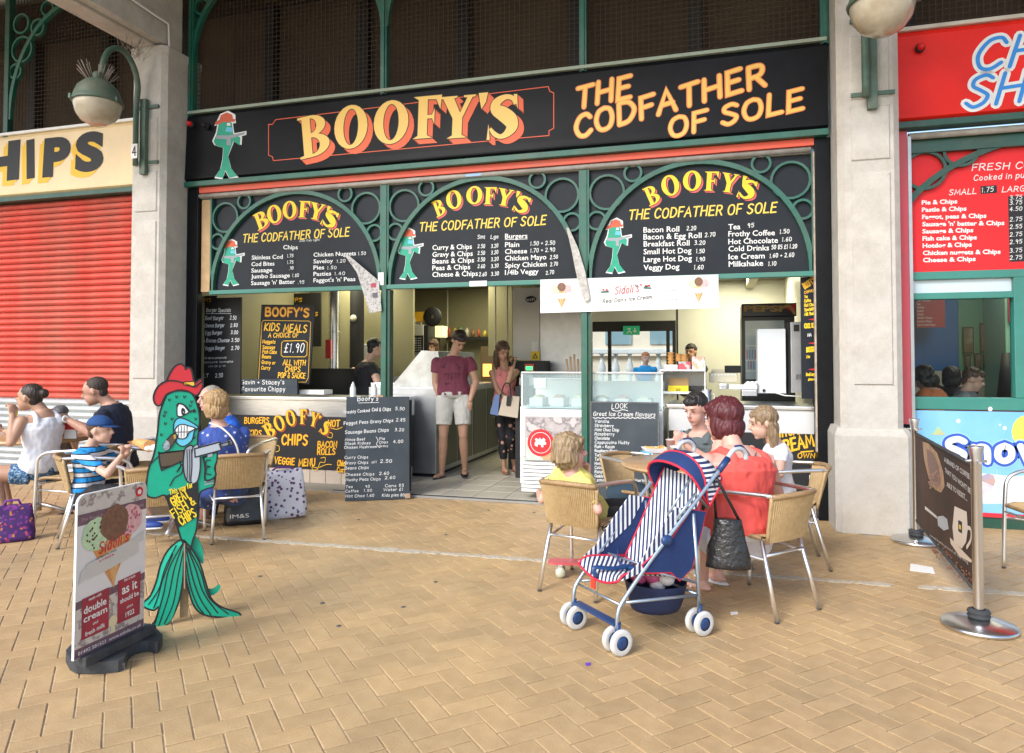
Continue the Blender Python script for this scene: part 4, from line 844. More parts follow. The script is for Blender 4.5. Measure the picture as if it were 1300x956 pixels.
# frying range with slanted steel end
fr_ = thing('frying_range', 'stainless range with slanted hood and grey front behind the man', 'frying range', (-3.5, 1.1, 0))
q = MB(); q.b2((-4.1, 1.07, .06), (-3.21, 3.6, 1.08), STEELB, .006); q.b2((-4.08, 1.09, 0), (-3.24, 3.58, .059), INK); q.build('body', fr_)
prof = [at(x, y, 1.1) for x, y in ((489, 500), (535, 445), (556, 446), (562, 500))]
q = MB(); vs = [v for v in prof] + [v + Vector((0, 1.3, 0)) for v in prof]; q.add(vs, [(0, 3, 2, 1), (4, 5, 6, 7), (0, 1, 5, 4), (1, 2, 6, 5), (2, 3, 7, 6), (3, 0, 4, 7)], STEEL); q.mats[0] = mat('hood_steel', (.42, .45, .48), .3, 1, var=.35, vscale=3); q.build('hood', fr_)
q = MB()
for k in range(4): q.b2((-3.209, 1.2 + k * .6, .12), (-3.2, 1.74 + k * .6, 1.0), mat('range_door', (.13, .13, .1), .4, .5), .003)
q.build('side_door', fr_)
q = MB(); pxbox(q, 610, 440, 650, 494, 3.6, .4, mat('warm_display', (.12, .08, .03), .3), .01); q.build('hot_cupboard', fr_)
q = MB(); pxbox(q, 613, 462, 624, 478, 3.59, .008, mat('hot_lamp', (1, .45, .1), .4, emis=1.0)); q.build('warm_glow_window', fr_)
# partition with white panel behind the woman
pt = thing('partition', 'white panel partition with a warning notice behind the woman in pink', 'partition', (-2.2, 2.3, 0))
q = MB(); pxbox(q, 651, 366, 685, 457, 2.3, .05, mat('white_panel', (.62, .62, .6), .35), .003); q.build('white_panel', pt)
q = MB(); pxbox(q, 685.5, 380, 745, 640, 2.32, .04, STEELB); q.build('steel_panel', pt)
q = MB(); pxbox(q, 620, 362, 650, 452, 3.1, .04, GWALL); q.build('end_panel', pt)
for px in (629, 644): q = MB(); a = at(px, 366, 2.2); q.tube([(a.x, 2.2, .6), (a.x, 2.2, 2.6)], .012, CREAMW, 8); q.build('upright', pt)
q = MB(); pxbox(q, 674, 446, 685, 457, 2.285, .012, YEL2); S = wallsurf(q, 2.284); S.pg([(676, 455), (683, 455), (679.5, 448)], INK, .002); S.pg([(677.8, 454), (681.2, 454), (679.5, 450.3)], YEL2, .003); q.build('warning_notice', pt)
q = MB(); pxbox(q, 675, 434, 683, 446, 2.285, .006, WHT); q.build('notice', pt)
q = MB(); S = wallsurf(q, 2.284); a = S.p(674, 380); q.poly([(a[0] + .075 * math.cos(k), a[1] + .045 * math.sin(k)) for k in [i * .35 for i in range(18)]], INK, .002); S.st('wifi', (668, 382), (680, 382), 3.4, WHT, .003, .2); q.build('wifi_mark', pt)
q = MB(); pxbox(q, 645, 458, 692, 640, 1.9, .3, INK, .01); cbx = thing('display_unit', 'black unit with a small green screen behind the freezer', 'drinks unit', (-2.2, 1.9, 0)); q.build('cabinet', cbx)
q = MB(); pxbox(q, 666, 462, 678, 471, 1.885, .012, mat('red_plastic', (.6, .03, .03), .4)); q.build('surround', cbx)
q = MB(); pxbox(q, 667.5, 465, 676, 470, 1.88, .004, mat('green_screen', (.05, .8, .2), .4, emis=1.0)); q.build('screen', cbx)
# ---- ice cream freezer
fz = thing('ice_cream_freezer', 'white ice cream display freezer with glass top and red dragon roundel', 'freezer', (-1.2, .3, 0))
FX0, FX1 = at(662, 580, .1).x, -.5
q = MB(); q.b2((FX0 - .09, .36, .12), (FX1, 1.0, .93), PLAST, .02); q.build('body', fz)
q = MB(); q.b2((FX0, .1, .44), (FX1, .359, .92), PLAST, .012); q.build('front_panel', fz)
q = MB(); pxbox(q, 666, 528, 741, 586, .085, .012, mat('poster_grey', (.46, .43, .42), .5)); pz = wallsurf(q, .084)
PG = ramped('vintage_photo', [(0, (.62, .58, .56)), (.45, (.42, .38, .38)), (.53, (.2, .17, .18)), (.6, (.55, .5, .49))], 'noise', 9, rough=.5, interp='LINEAR')
pz.pg([(668, 530), (740, 530), (740, 556), (668, 556)], PG, .0015); pz.pg([(668, 556), (712, 556), (712, 584), (668, 584)], mat('poster_mint', (.5, .6, .52), .5, var=.2, vscale=20), .0015); pz.pg([(712, 556), (740, 556), (740, 584), (712, 584)], PG, .0015)
pz.pg([(684, 575), (712, 572), (708, 584), (690, 584)], mat('cone_tan', (.5, .33, .17), .6, var=.25, vscale=60), .003); pz.pg([(682, 574), (686, 566), (700, 563), (712, 568), (714, 575)], mat('choc_scoop', (.16, .07, .04), .6, var=.4, vscale=30), .0035)
q.build('poster', fz)
q = MB(); pzz = wallsurf(q, .083); c0_ = pzz.p(686.5, 562)
def disc(q, c, r, m, w, n=28): q.poly([(c[0] + r * math.cos(2 * math.pi * k / n), c[1] + r * math.sin(2 * math.pi * k / n)) for k in range(n)], m, w)
disc(q, c0_, .135, mat('roundel_red', (.62, .02, .03), .4), .0045); disc(q, c0_, .105, WHT, .005); disc(q, c0_, .1, mat('roundel_red', (.62, .02, .03), .4), .0055)
dr = [(-.06, -.03), (-.03, -.04), (-.03, -.015), (.0, -.02), (.01, -.045), (.03, -.04), (.025, -.015), (.05, -.02), (.06, 0), (.04, .01), (.05, .03), (.03, .05), (.01, .03), (-.01, .05), (-.02, .03), (-.045, .045), (-.06, .03), (-.045, .015), (-.06, .0)]
q.poly([(c0_[0] + a, c0_[1] + b) for a, b in dr], WHT, .006); q.build('roundel', fz)
gr_t = at(662, 588, .1).z; gr_b = at(662, 632, .1).z
q = MB(); q.b2((FX0 + .01, .14, .1), (FX1, .355, .439), mat('grille_dark', (.12, .12, .12), .7)); q.build('grille_back', fz)
nsl = 9
for k in range(nsl):
    q = MB(); z0 = .095 + k * (.345 / nsl); q.add([(FX0, .1, z0), (FX1, .1, z0), (FX1, .1, z0 + .03), (FX0, .1, z0 + .03), (FX0, .139, z0 + .03), (FX1, .139, z0 + .03), (FX1, .139, z0 + .012), (FX0, .139, z0 + .012)], [(0, 1, 2, 3), (3, 2, 5, 4), (0, 7, 6, 1), (0, 3, 4, 7), (1, 6, 5, 2)], PLAST); q.build('grille_slat', fz)
gz1 = at(700, 472, .1).z
q = MB(); q.b2((FX0, .1, .925), (FX1, .108, gz1 - .02), glass('case_glass', (.66, .8, .82), .2)); q.build('front_glass', fz)
q = MB(); q.b2((FX0 - .12, .5, .93), (FX0 - .112, .98, gz1 - .02), glass('case_glass')); q.b2((FX0 + .0, .15, gz1 - .018), (FX1, .6, gz1 - .01), glass('case_glass')); q.build('side_glass', fz)
q = MB(); q.b2((FX0, .09, gz1 - .018), (FX1 + .01, .115, gz1), STEELB, .003); q.b2((FX0, .098, .92), (FX0 + .012, .112, gz1), PLAST); q.b2((FX1 - .012, .098, .92), (FX1, .112, gz1), PLAST); q.build('glass_frame', fz)
q = MB(); q.b2((FX0 + .02, .6, .93), (FX1 - .02, .62, gz1 - .1), PLAST); q.b2((FX0 + .02, .12, .931), (FX1 - .02, .6, .94), mat('tub_blue_white', (.5, .62, .68), .5)); q.build('inner_shelf', fz)
for k in range(6):
    q = MB(); x = FX0 + .14 + k * .215; q.b2((x - .07, .14, .941), (x + .07, .4, 1.03), PLAST, .012); q.ell((x, .27, 1.03), (.06, .11, .03), mat('ice_%d' % (k % 3), ((.75, .65, .5), (.6, .42, .35), (.75, .75, .65))[k % 3], .6, var=.1), 12); q.build('ice_cream_tub', fz)
q = MB(); pxbox(q, 678, 480, 693, 493, .092, .003, mat('pale_green_label', (.5, .68, .58), .5)); S = wallsurf(q, .091); S.pg([(680, 485), (691, 485), (691, 492), (680, 492)], WHT, .001); S.ln([(682, 488), (689, 488)], .004, GREEN, .002); q.build('label_sticker', fz)
# LOOK board
lk = thing('flavours_board', 'tall grey chalk board headed LOOK Great Ice Cream flavours', 'chalk board', (-1.0, -.1, 0))
a = at(751, 511, -.06); b = at(835, 512, -.06); q = MB(); q.M = Matrix.Translation((0, -.1, 0)) @ Matrix.Rotation(R(-2.2), 4, 'X'); W_, H_ = b.x - a.x, a.z; q.b2((a.x, 0, .01), (b.x, .02, H_), SLATE); q.build('board', lk)
q = MB(); q.M = Matrix.Translation((0, -.1, 0)) @ Matrix.Rotation(R(-2.2), 4, 'X')
for lo, hi in (((a.x - .012, -.004, .005), (a.x, .026, H_ + .012)), ((b.x, -.004, .005), (b.x + .012, .026, H_ + .012)), ((a.x, -.004, H_), (b.x, .026, H_ + .012))): q.b2(lo, hi, mat('grey_wood_frame', (.12, .12, .12), .7, var=.3, vscale=30))
q.build('frame', lk)
mb = MB(); S = wallsurf(mb, -.09)
def zm(x, y): return (620 + x * 240 / 765, 340 + y * 300 / 956)
S = Surf(mb, frame((0, -.1, 0), (1, 0, 0), (0, math.sin(R(2.2)), math.cos(R(2.2)))), None)
o_, n_ = Vector((0, -.1, 0)), Vector((0, -math.cos(R(2.2)), math.sin(R(2.2))))
S.hit = lambda px, py: (lambda d: CAMP + d * ((o_ - CAMP).dot(n_) / d.dot(n_)))(ray(px, py))
S.st('LOOK', zm(498, 570), zm(566, 568), 6.2, WHT, .002, .1); S.st('Great Ice Cream flavours', zm(424, 598), zm(678, 602), 5, WHT, .002, .12)
S.ln([zm(424 + k * 10, 606 + 3 * (k % 2)) for k in range(26)], .006, WHT, .002, False, True)
S.ln([zm(500, 574), zm(520, 580), zm(545, 574), zm(565, 579)], .005, WHT, .002, False, True)
for k, (w_, x1) in enumerate((('Vanilla', 490), ('Strawberry', 508), ('Mint Choc Chip', 530), ('Raspberry', 512), ('Chocolate', 492), ('Cappuccino Nutty', 572), ('Rum + Raisin', 512), ('Raspberry Ripple', 525), ('Turkish delight', 520), ('Toffee', 470), ('Honeycomb Cream', 545), ('Coconut Pineapple', 550), ('Raspberry Pavlova', 560), ('Cookie dough', 500), ('Lemon + Strawberry Meringue', 665))):
    S.st(w_, zm(430, 626 + k * 17), zm(x1, 628 + k * 17), 3.6, CHALK, .002, .16, .1, .06)
mb.build('lettering', lk)
# ---- right counter
rc = thing('ice_cream_counter', 'right hand counter with steel band and black panel lettered in yellow', 'counter', (.2, .3, 0))
q = MB(); q.b2((-.47, .14, .95), (.842, .95, .985), STEEL, .006); q.build('worktop', rc)
q = MB(); q.b2((-.45, .16, .735), (.842, .9, .949), mat('white_steel_band', (.7, .72, .74), .3, .4), .004); q.build('steel_band', rc)
q = MB(); q.b2((-.45, .165, .16), (.842, .9, .734), INK); q.build('painted_panel', rc)
q = MB(); q.b2((-.45, .17, 0), (.842, .9, .159), mat('tile_grout', (.3, .28, .23), .8)); q.build('plinth', rc); tile_row(rc, -.45, .84, .163, .002, .157, .14)
q = MB(); S = wallsurf(q, .164)
def z9(x, y): return (780 + x * 280 / 1217, 480 + y * 220 / 956)
for t_, a, b, cap in (('Different', (880, 330), (1076, 300), 44), ('CREAM', (900, 420), (1112, 372), 66), ('OWN', (1010, 440), (1112, 440), 26)): S.st(t_, z9(*a), z9(*b), cap * .23, YA, .001, .18, .12, .03)
S.ln([z9(1030, 408), z9(1096, 402)], .012, YA); S.pg([z9(1075, 535), z9(1115, 535), z9(1115, 575), z9(1075, 575)], WHT); S.ln([z9(1060, 600), z9(1115, 596)], .012, YA); S.ln([z9(1060, 636), z9(1115, 632)], .008, YA); q.build('lettering', rc)
# things on the right counter
def zk(x, y): return (840 + x * 220 / 1168, 350 + y * 180 / 956)
def kb(x0, y0, x1, y1, Y, d, m, bev=.004):
    q = MB(); pxbox(q, *zk(x0, y0), *zk(x1, y1), Y, d, m, bev); return q
t = thing('cone_shelf', 'small white two tier shelf holding cones and tubs on the right counter', 'shelf', (-.3, .6, .985))
for y0, y1 in ((632, 645), (780, 800)): kb(-10, y0, 295, y1, .45, .35, PLAST).build('shelf_board', t)
kb(-14, 632, -4, 815, .46, .33, PLAST).build('side_panel', t); kb(287, 575, 297, 815, .46, .33, PLAST).build('side_panel', t); kb(0, 646, 286, 779, .79, .01, WHT).build('back_panel', t)
for x0, x1, y0, m, lb in ((20, 108, 600, WHT, 'white carton on the cone shelf'), (112, 196, 580, ramped('grey_carton', [(0, (.5, .5, .5)), (.5, (.15, .14, .15)), (.6, (.6, .1, .12))], 'cells', 30), 'patterned grey carton on the cone shelf'), (204, 290, 545, ramped('peach_tub', [(0, (.75, .7, .65)), (.4, (.75, .4, .25)), (.6, (.8, .78, .74))], 'noise', 25, interp='LINEAR'), 'tub of pink and white sweets on the cone shelf')):
    single('carton', lb, 'carton', kb(x0, y0, x1, 631, .5, .16, m, .008))
WAF = mat('waffle', (.62, .3, .08), .7, var=.3, vscale=60)
for i, (x, y0, y1, lb) in enumerate(((62, 515, 598, 'stack of wafer cones leftmost on the shelf'), (115, 525, 578, 'middle stack of wafer cones on the shelf'), (155, 530, 578, 'right stack of wafer cones on the shelf'))):
    a = at(*zk(x, y1), .55); b = at(*zk(x, y0), .55); q = MB(); n = 4; hh = (b.z - a.z) / n; pr_ = []
    for k in range(n): pr_ += [(.02, a.z + k * hh), (.038, a.z + (k + .85) * hh)]
    pr_.append((.0, b.z)); q.lathe(pr_, WAF, 12, (a.x, .55, 0)); single('cone_stack', lb, 'cones', q, 'stacks of wafer cones')
t = thing('snack_box', 'open cardboard box with a yellow front on the right counter', 'box', (-.2, .6, 1)); kb(42, 742, 180, 786, .47, .12, mat('yellow_card', (.8, .6, .02), .5)).build('front', t); kb(45, 688, 182, 742, .56, .02, mat('brown_card', (.3, .2, .1), .8)).build('lid', t)
q = MB(); S = wallsurf(q, .469); S.st('QQ', zk(96, 775), zk(128, 775), 2.6, INK, .001, .2); q.build('print', t)
a = at(*zk(304, 790), .5); q = MB(); q.lathe([(.045, 0), (.048, .01), (.045, .12), (.05, .128), (.042, .13), (.04, .02), (0, .018)], STEEL, 18, (a.x, .5, .986)); q.tube([(a.x + .045, .5, 1.08), (a.x + .075, .5, 1.07), (a.x + .07, .5, 1.02), (a.x + .043, .5, 1.01)], .005, STEEL, 6); single('steel_jug', 'stainless steel jug beside the till', 'jug', q)
t = thing('cash_till', 'cream cash till with black printer behind the woman in coral', 'till', (.1, .8, 1)); kb(318, 655, 515, 722, .7, .35, mat('till_cream', (.6, .56, .42), .5), .012).build('body', t); kb(335, 632, 415, 656, .75, .2, mat('till_cream', (.6, .56, .42), .5), .008).build('display_hood', t); kb(425, 606, 535, 655, .85, .2, INK, .01).build('printer', t)
q = MB()
for k in range(8): pxbox(q, *zk(332 + k * 22, 664), *zk(346 + k * 22, 672), .696, .003, WHT)
q.build('keys', t, kind='stuff')
single('steel_tub', 'round steel tub in front of the till', 'tub', kb(385, 725, 450, 768, .42, .1, STEELB, .02)); single('white_tray', 'white tray of cups in front of the till', 'tray', kb(455, 735, 645, 768, .42, .15, PLAST, .008)); single('black_tray', 'dark tray on the right counter behind the snack box', 'tray', kb(185, 745, 300, 775, .6, .15, INK, .008)); single('napkin_box', 'grey box with napkins by the white drinks machine', 'box', kb(540, 770, 645, 812, .35, .2, STEELB, .01))
q = MB(); rg = random.Random(2)
for k in range(9): c_ = at(*zk(565 + k * 9, 738 - (k % 3) * 9), .45); q.ell(c_, (.022, .02, .012), WHT, 8, ns=5)
single('paper_napkins', 'heap of crumpled white napkins by the drinks machine', 'napkins', q)
pf = thing('drinks_fridge', 'tall black glass door drinks fridge with PEPSI on its header', 'fridge', (.4, 1.8, 0))
kb(538, 275, 905, 1100, 1.8, .6, mat('fridge_grey_black', (.035, .04, .05), .35), .01).build('body', pf); kb(538, 190, 910, 272, 1.76, .5, mat('fridge_header_navy', (.012, .014, .03), .3), .01).build('header', pf)
q = MB(); S = wallsurf(q, 1.755); S.pr('PEPSI', zk(552, 240), zk(812, 240), 7.4, mat('header_gold', (.42, .27, .09), .5), .001, .05); S.pg([zk(820, 215), zk(860, 195), (zk(905, 0)[0], zk(0, 192)[1]), zk(905, 255)], mat('roundel_red', (.62, .02, .03), .4), .0008); S.ln([zk(815, 215), zk(860, 205), zk(895, 255)], .03, mat('header_gold', (.42, .27, .09), .5), .0012, False, True); q.build('lettering', pf)
kb(562, 305, 830, 700, 1.79, .008, mat('fridge_glass', (.5, .62, .68), .12, var=.08, vscale=3), .0).build('door_glass', pf)
for k, yy in enumerate((470, 570, 640)): kb(566, yy, 650, yy + 6, 1.783, .005, WHT, 0).build('shelf_edge', pf)
for k in range(8): kb(572 + k * 9, 500 + (k % 2) * 75, 579 + k * 9, 560 + (k % 2) * 70, 1.782, .006, mat('can_blue', (.1, .3, .55), .4) if k % 3 else mat('can_red', (.5, .05, .1), .4), 0).build('can', pf)
wm = thing('milkshake_machine', 'large white boxy drinks machine on the right counter', 'machine', (.6, .5, 1)); kb(645, 360, 840, 795, .5, .3, mat('machine_white', (.62, .67, .7), .35), .006).build('body', wm); kb(655, 700, 835, 790, .492, .01, WHT, .002).build('base_panel', wm)
q = MB(); a = at(*zk(690, 775), .48); q.lathe([(.0, -.01), (.016, -.01), (.016, .0)], INK, 10, a, ax=Matrix.Rotation(R(90), 3, 'X')); q.build('valve', wm)
q = MB(); q.tube([at(*zk(*p), .44) for p in ((735, 765), (770, 790), (830, 808), (945, 815))], .006, PLAST, 8); q.build('hose', wm)
sm2 = thing('steel_machine', 'slim steel machine between the white machine and the side menu', 'machine', (.8, .5, 1)); kb(845, 318, 880, 795, .6, .3, INK, .004).build('side', sm2); kb(868, 312, 945, 790, .55, .3, STEELB, .006).build('body', sm2)
kb(890, 330, 928, 375, .545, .006, INK, .001).build('control_plate', sm2)
for k in range(4): kb(905 + k * 9, 665, 909 + k * 9, 700, .545, .006, INK, 0).build('vent_slot', sm2)
sb = thing('side_menu', 'narrow black menu with yellow lettering at the right edge of the shop', 'menu board', (.78, .1, 1)); kb(935, 10, 1045, 830, .1, .015, BOARD, 0).build('board', sb)
q = MB(); S = wallsurf(q, .099)
for t_, a, b, cap, m in (("BOOFY'S", (966, 90), (1042, 40), 38, YA), ('COFFEE', (962, 122), (1034, 105), 16, YA), ('Tea', (962, 150), (984, 148), 18, YEL2), ('Coffee', (962, 180), (1008, 175), 20, YEL2), ('Hot Choc', (962, 210), (1036, 202), 20, YEL2), ('Speciality', (962, 240), (1036, 230), 20, YEL2), ('Milk Shake', (962, 270), (1036, 262), 20, YEL2), ('COOL ICE', (962, 354), (1036, 348), 30, YEL2), ('DOUGH', (976, 516), (1038, 510), 32, YEL2), ('1 for', (974, 556), (1002, 554), 18, YEL2), ('Deal Large', (974, 676), (1040, 672), 20, YEL2), ('please ask', (988, 706), (1040, 704), 16, YEL2), ('HA', (984, 410), (1012, 408), 20, CHALK)): S.st(t_, zk(*a), zk(*b), cap * .188, m, .001, .18, .1, .03)
for yy in (295, 455, 632): S.pg([zk(985, yy), zk(1032, yy - 8), zk(1032, yy + 8)], mat('roundel_red', (.62, .02, .03), .4))
q.build('lettering', sb)
# ---- banner and papers on the front
bn = thing('banner', 'white banner reading Sidoli\'s Real Dairy Ice Cream under the right menu arch', 'banner', (-.9, -.03, 2))
c4 = [at(*p, -.025) for p in ((686, 355), (912, 348.5), (912, 391), (686, 397.5))]; q = MB(); q.add([v + Vector((0, k, 0)) for k in (0, .008) for v in c4], [(0, 3, 2, 1), (4, 5, 6, 7), (0, 1, 5, 4), (1, 2, 6, 5), (2, 3, 7, 6), (3, 0, 4, 7)], mat('banner_white', (.76, .76, .75), .45)); q.build('sheet', bn)
SCR, SBR, SPK, SMT = mat('script_red', (.6, .03, .05), .5), mat('scoop_brown', (.2, .1, .06), .6, var=.3, vscale=50), mat('scoop_pink', (.72, .42, .42), .6, var=.15, vscale=50), mat('scoop_mint', (.5, .68, .42), .6, var=.12, vscale=50)
CON = mat('cone_orange', (.65, .28, .08), .6, var=.2, vscale=60); RIB = mat('ribbon_grey', (.6, .59, .57), .6)
def cone_art(S, cx, cy, s, ww=.001):
    P = lambda pts: [(cx + a * s, cy + b * s) for a, b in pts]
    C = lambda x, y, r, n=14: P([(x + r * math.cos(2 * math.pi * k / n), y + r * 1.05 * math.sin(2 * math.pi * k / n)) for k in range(n)])
    S.pg(P([(-.5, -.2), (-.25, -.25), (0, .95)]), CON, ww); S.pg(P([(.5, -.2), (.25, -.25), (0, .95)]), CON, ww + .0003); S.pg(P([(-.22, -.3), (.22, -.3), (.02, 1)]), mat('cone_light', (.72, .4, .16), .6, var=.15, vscale=60), ww + .0008)
    S.pg(C(-.45, -.45, .3), SMT, ww + .0012); S.pg(C(.45, -.5, .3), SPK, ww + .0014); S.pg(C(0, -.62, .32), SBR, ww + .0018)
    S.pg(P([(-.62, -.02), (.62, -.12), (.8, .3), (.55, .22), (-.5, .3), (-.8, .42)]), RIB, ww + .0022); S.pg(P([(-.55, -.12), (.55, -.2), (.55, .16), (-.55, .22)]), mat('ribbon_white', (.76, .75, .72), .6), ww + .0026)
mb = MB(); S = wallsurf(mb, -.026)
cone_art(S, 713, 375, 17); cone_art(S, 887, 368, 17)
S.st("Sidoli's", (780, 374), (812, 370), 9.5, SCR, .001, .12, .25, .04); S.st('Real Dairy Ice Cream', (765, 385), (828, 379), 4.6, mat('text_grey', (.1, .09, .085), .6), .001, .17, .2, .02)
S.ln([(765, 389), (828, 383)], .008, mat('pale_grey_print', (.55, .55, .55), .6))
for x, y, w_ in ((843, 370, 'Ice Cream'), (848, 376, 'as it'), (843, 382, 'should be')): S.st(w_, (x, y), (x + 3 + len(w_) * 1.6, y - 1), 2.2, mat('text_grey', (.2, .18, .17), .6), .001, .12)
for x, y, sg in ((768, 368, 1), (822, 363, -1)): S.pg([(x - 5 * sg, y + 2), (x + 5 * sg, y + 1), (x + 5 * sg, y + 3.5), (x - 5 * sg, y + 4)], GREEN, .0012); S.pg([(x - 4, y + 1), (x - 2, y - 2), (x, y + 1), (x + 3, y - 2), (x + 4, y + 1)], SCR, .0015)
S.pg([(807, 363), (810, 361), (809, 366)], GREEN, .0012); S.pg([(812, 361), (815, 360), (814, 364)], SCR, .0012)
mb.build('lettering', bn)
NEWS = ramped('newsprint', [(0, (.58, .56, .53)), (.5, (.5, .48, .46)), (.58, (.2, .19, .19)), (.66, (.6, .58, .55))], 'noise', 38, rough=.8, interp='LINEAR')
for pts, m, lb, nm in ((((437, 324), (442, 324), (462, 341), (480, 356), (484, 394), (469, 398), (459, 366), (452, 345)), NEWS, 'torn newspaper sheet hanging slantwise from the left green post', 'newspaper'), (((719, 289), (722, 289), (734, 315), (743, 345), (749, 380), (743, 384), (738, 372), (731, 345), (725, 315)), mat('weathered_strip', (.45, .43, .4), .8, var=.3, vscale=30), 'grey weathered strip hanging slantwise over the middle green post', 'hanging strip')):
    q = MB(); q.M = frame((0, -.035 if nm == 'newspaper' else -.045, 0), (1, 0, 0), (0, 0, 1)); P_ = [at(*p, -.05) for p in pts]; q.prism([(p.x, p.z) for p in P_], m, 0, .006); 
    if nm == 'newspaper':
        for (x, y, w_, h_, mm) in ((470, 360, 7, 5, mat('news_red', (.4, .06, .1), .7)), (472, 372, 7, 6, mat('news_dark', (.12, .12, .14), .7))): c_ = [at(x + i, y + j, -.05) for i, j in ((0, 0), (w_, -1), (w_, h_), (1, h_))]; q.poly([(p.x, p.z) for p in c_], mm, .0075)
    single(nm.replace(' ', '_'), lb, nm, q)
for px0, py0, px1, py1, lb in ((596, 357, 618, 363, 'small white sticker on the rail of the middle menu arch'), (480, 346, 487, 362, 'small white paper tag on the left green post')):
    q = MB(); pxbox(q, px0, py0, px1, py1, -.0185, .003, WHT); single('sticker', lb, 'sticker', q)
# ================================================================== RED SHOP / CAFE ON THE RIGHT
q = MB(); q.b2((1.62, .1, 2.17), (6.5, .13, 3.32), mat('red_menu', (.8, .03, .035), .45, spec=.2)); rm = thing('menu_board', 'red menu board with white lettering FRESH CUT above the cafe window', 'menu board', (3, .1, 2.2)); q.build('panel', rm)
q = MB(); iron_arch(q, 1.5, 4.6, 2.45, 3.33, .05, GREEND, .05, .05, True, False); q.build('arch', rm)
for cx, cz, r in ((1.74, 3.05, .16), (2.02, 3.2, .13)): q = MB(); ring_xz(q, cx, cz, r, .055, GREEND, .013, .04); q.build('ring', rm)
q = MB(); q.b2((1.62, .04, 3.2), (6.5, .1, 3.33), GREEND); q.build('top_green_rail', rm)  # dark green bar along the top of the red panel
mb = MB(); S = wallsurf(mb, .1)
def za(x, y): return (1140 + x * 160 / 850, 180 + y * 180 / 956)
for t_, a, b, cap in (('FRESH CUT CHIPS', (495, 196), (1250, 160), 44), ('Cooked in pure vegetable oil', (508, 262), (1300, 215), 36), ('SMALL', (342, 360), (534, 350), 36), ('LARGE', (700, 340), (900, 330), 36)): S.st(t_, za(*a), za(*b), cap * .188, WHT, .001, .14, .15, .02)
for k, (t_, x1) in enumerate((('Pie & Chips', 400), ('Pastie & Chips', 462), ('Faggot, peas & Chips', 596), ("Sausage 'n' batter & Chips", 718), ('Sausage & Chips', 508), ('Fish cake & Chips', 532), ('Hotdog & Chips', 498), ('Chicken nuggets & Chips', 692), ('Cheese & Chips', 524))):
    y = 424 + k * 48.5; S.pr(t_, za(160 + k, y), za(x1, y - 9), 5.6, WHT, .001, .035)
def zr(px, py): return za(px, py)
S.pg([za(556, 300), za(666, 292), za(668, 345), za(558, 352)], INK, .0006); S.st('1.75', za(562, 342), za(650, 334), 6, WHT, .0015, .12)
S.pg([za(742, 368), za(880, 364), za(880, 806), za(752, 810)], INK, .0006)
for k, t_ in enumerate(('3.75', '3.75', '4.50', '2.75', '2.55', '2.75', '2.95', '3.75', '2.75')): y = (390, 425, 468, 538, 588, 640, 690, 748, 796)[k]; S.st(t_, za(752, y), za(842, y - 6), 5, WHT, .0015, .14)
mb.build('lettering', rm)
cw = thing('cafe_window', 'green framed cafe window with a frosted top pane', 'window', (2.2, .1, 1))
TG = mat('teal_frame', (.035, .22, .18), .35, var=.1, vscale=4, dirt=.1)
X0 = 1.62
for z0, z1, nm in ((2.1, 2.168, 'top_rail'), (1.93, 1.985, 'mid_rail'), (.985, 1.09, 'sill')): q = MB(); q.b2((X0, .06, z0), (6.5, .16, z1), TG, .006); q.build(nm, cw)
xm = at(1288, 440, .06).x
q = MB(); q.b2((xm, .055, 1.09), (xm + .16, .16, 2.1), TG, .006); q.build('mullion', cw)
q = MB(); q.b2((X0, .1, 1.986), (xm, .106, 2.099), mat('frosted_pane', (.55, .65, .7), .25)); q.build('top_pane', cw)
q = MB(); q.b2((X0, .12, 1.091), (xm - .01, .124, 1.929), glass('window_glass', op=.0)); q.build('pane', cw)
bw_ = thing('snow_banner', 'sky blue banner lettered Snow below the cafe window', 'banner', (3, .05, .6))
q = MB(); q.b2((X0, .05, .13), (6.5, .07, .975), mat('banner_sky', (.14, .42, .72), .4, col2=(.3, .6, .82), vscale=1.2)); q.build('sheet', bw_)
mb = MB(); S = wallsurf(mb, .049)
def zb(x, y): return (1140 + x * 160 / 765, 500 + y * 200 / 956)
S.pg([zb(118, 380), zb(400, 470), zb(700, 500), zb(1100, 470), zb(1100, 668), zb(118, 668)], mat('banner_pale', (.62, .72, .78), .4), .0006)
S.pg([zb(690 + 90 + 90 * math.cos(a_ * .4), 230 + 100 * math.sin(a_ * .4)) for a_ in range(16)], mat('sun_yellow', (.85, .75, .1), .4), .0008)
def big(t_, a, b, cap, m, w, th): S.st(t_, zb(*a), zb(*b), cap, m, w, th, .05, .02, None, 0, 6)
for m, w_, th in ((mat('outline_pale_blue', (.3, .55, .8), .4), .0012, .62), (mat('outline_blue', (.03, .1, .5), .4), .003, .5), (mat('letter_white', (.78, .8, .82), .4), .0048, .28)): big('Snow', (285, 410), (920, 410), 28, m, w_, th)
for x, y, r in ((366, 165, 13), (648, 208, 12), (560, 92, 14), (620, 188, 6)): S.pg([zb(x + r * math.cos(a_ * .5), y + r * math.sin(a_ * .5)) for a_ in range(12)], WHT, .001)
for pts, m in (([(198, 250), (290, 250), (265, 225), (244, 196), (225, 225)], mat('rainbow_ice', (.7, .3, .25), .5, col2=(.3, .65, .25), vscale=12)), ([(508, 500), (545, 482), (580, 495), (592, 530), (580, 560), (510, 530)], mat('rainbow_ice2', (.75, .35, .1), .5, col2=(.15, .35, .7), vscale=9)), ([(508, 535), (590, 560), (510, 640)], mat('cup_white_pink', (.75, .6, .7), .5, var=.2, vscale=20))): S.pg([zb(*p) for p in pts], m, .001)
S.ln([zb(600, 460), zb(602, 668)], .003, mat('pale_grey_print', (.55, .55, .55), .6)); c_ = S.p(*zb(652, 366)); mb.build('lettering', bw_)
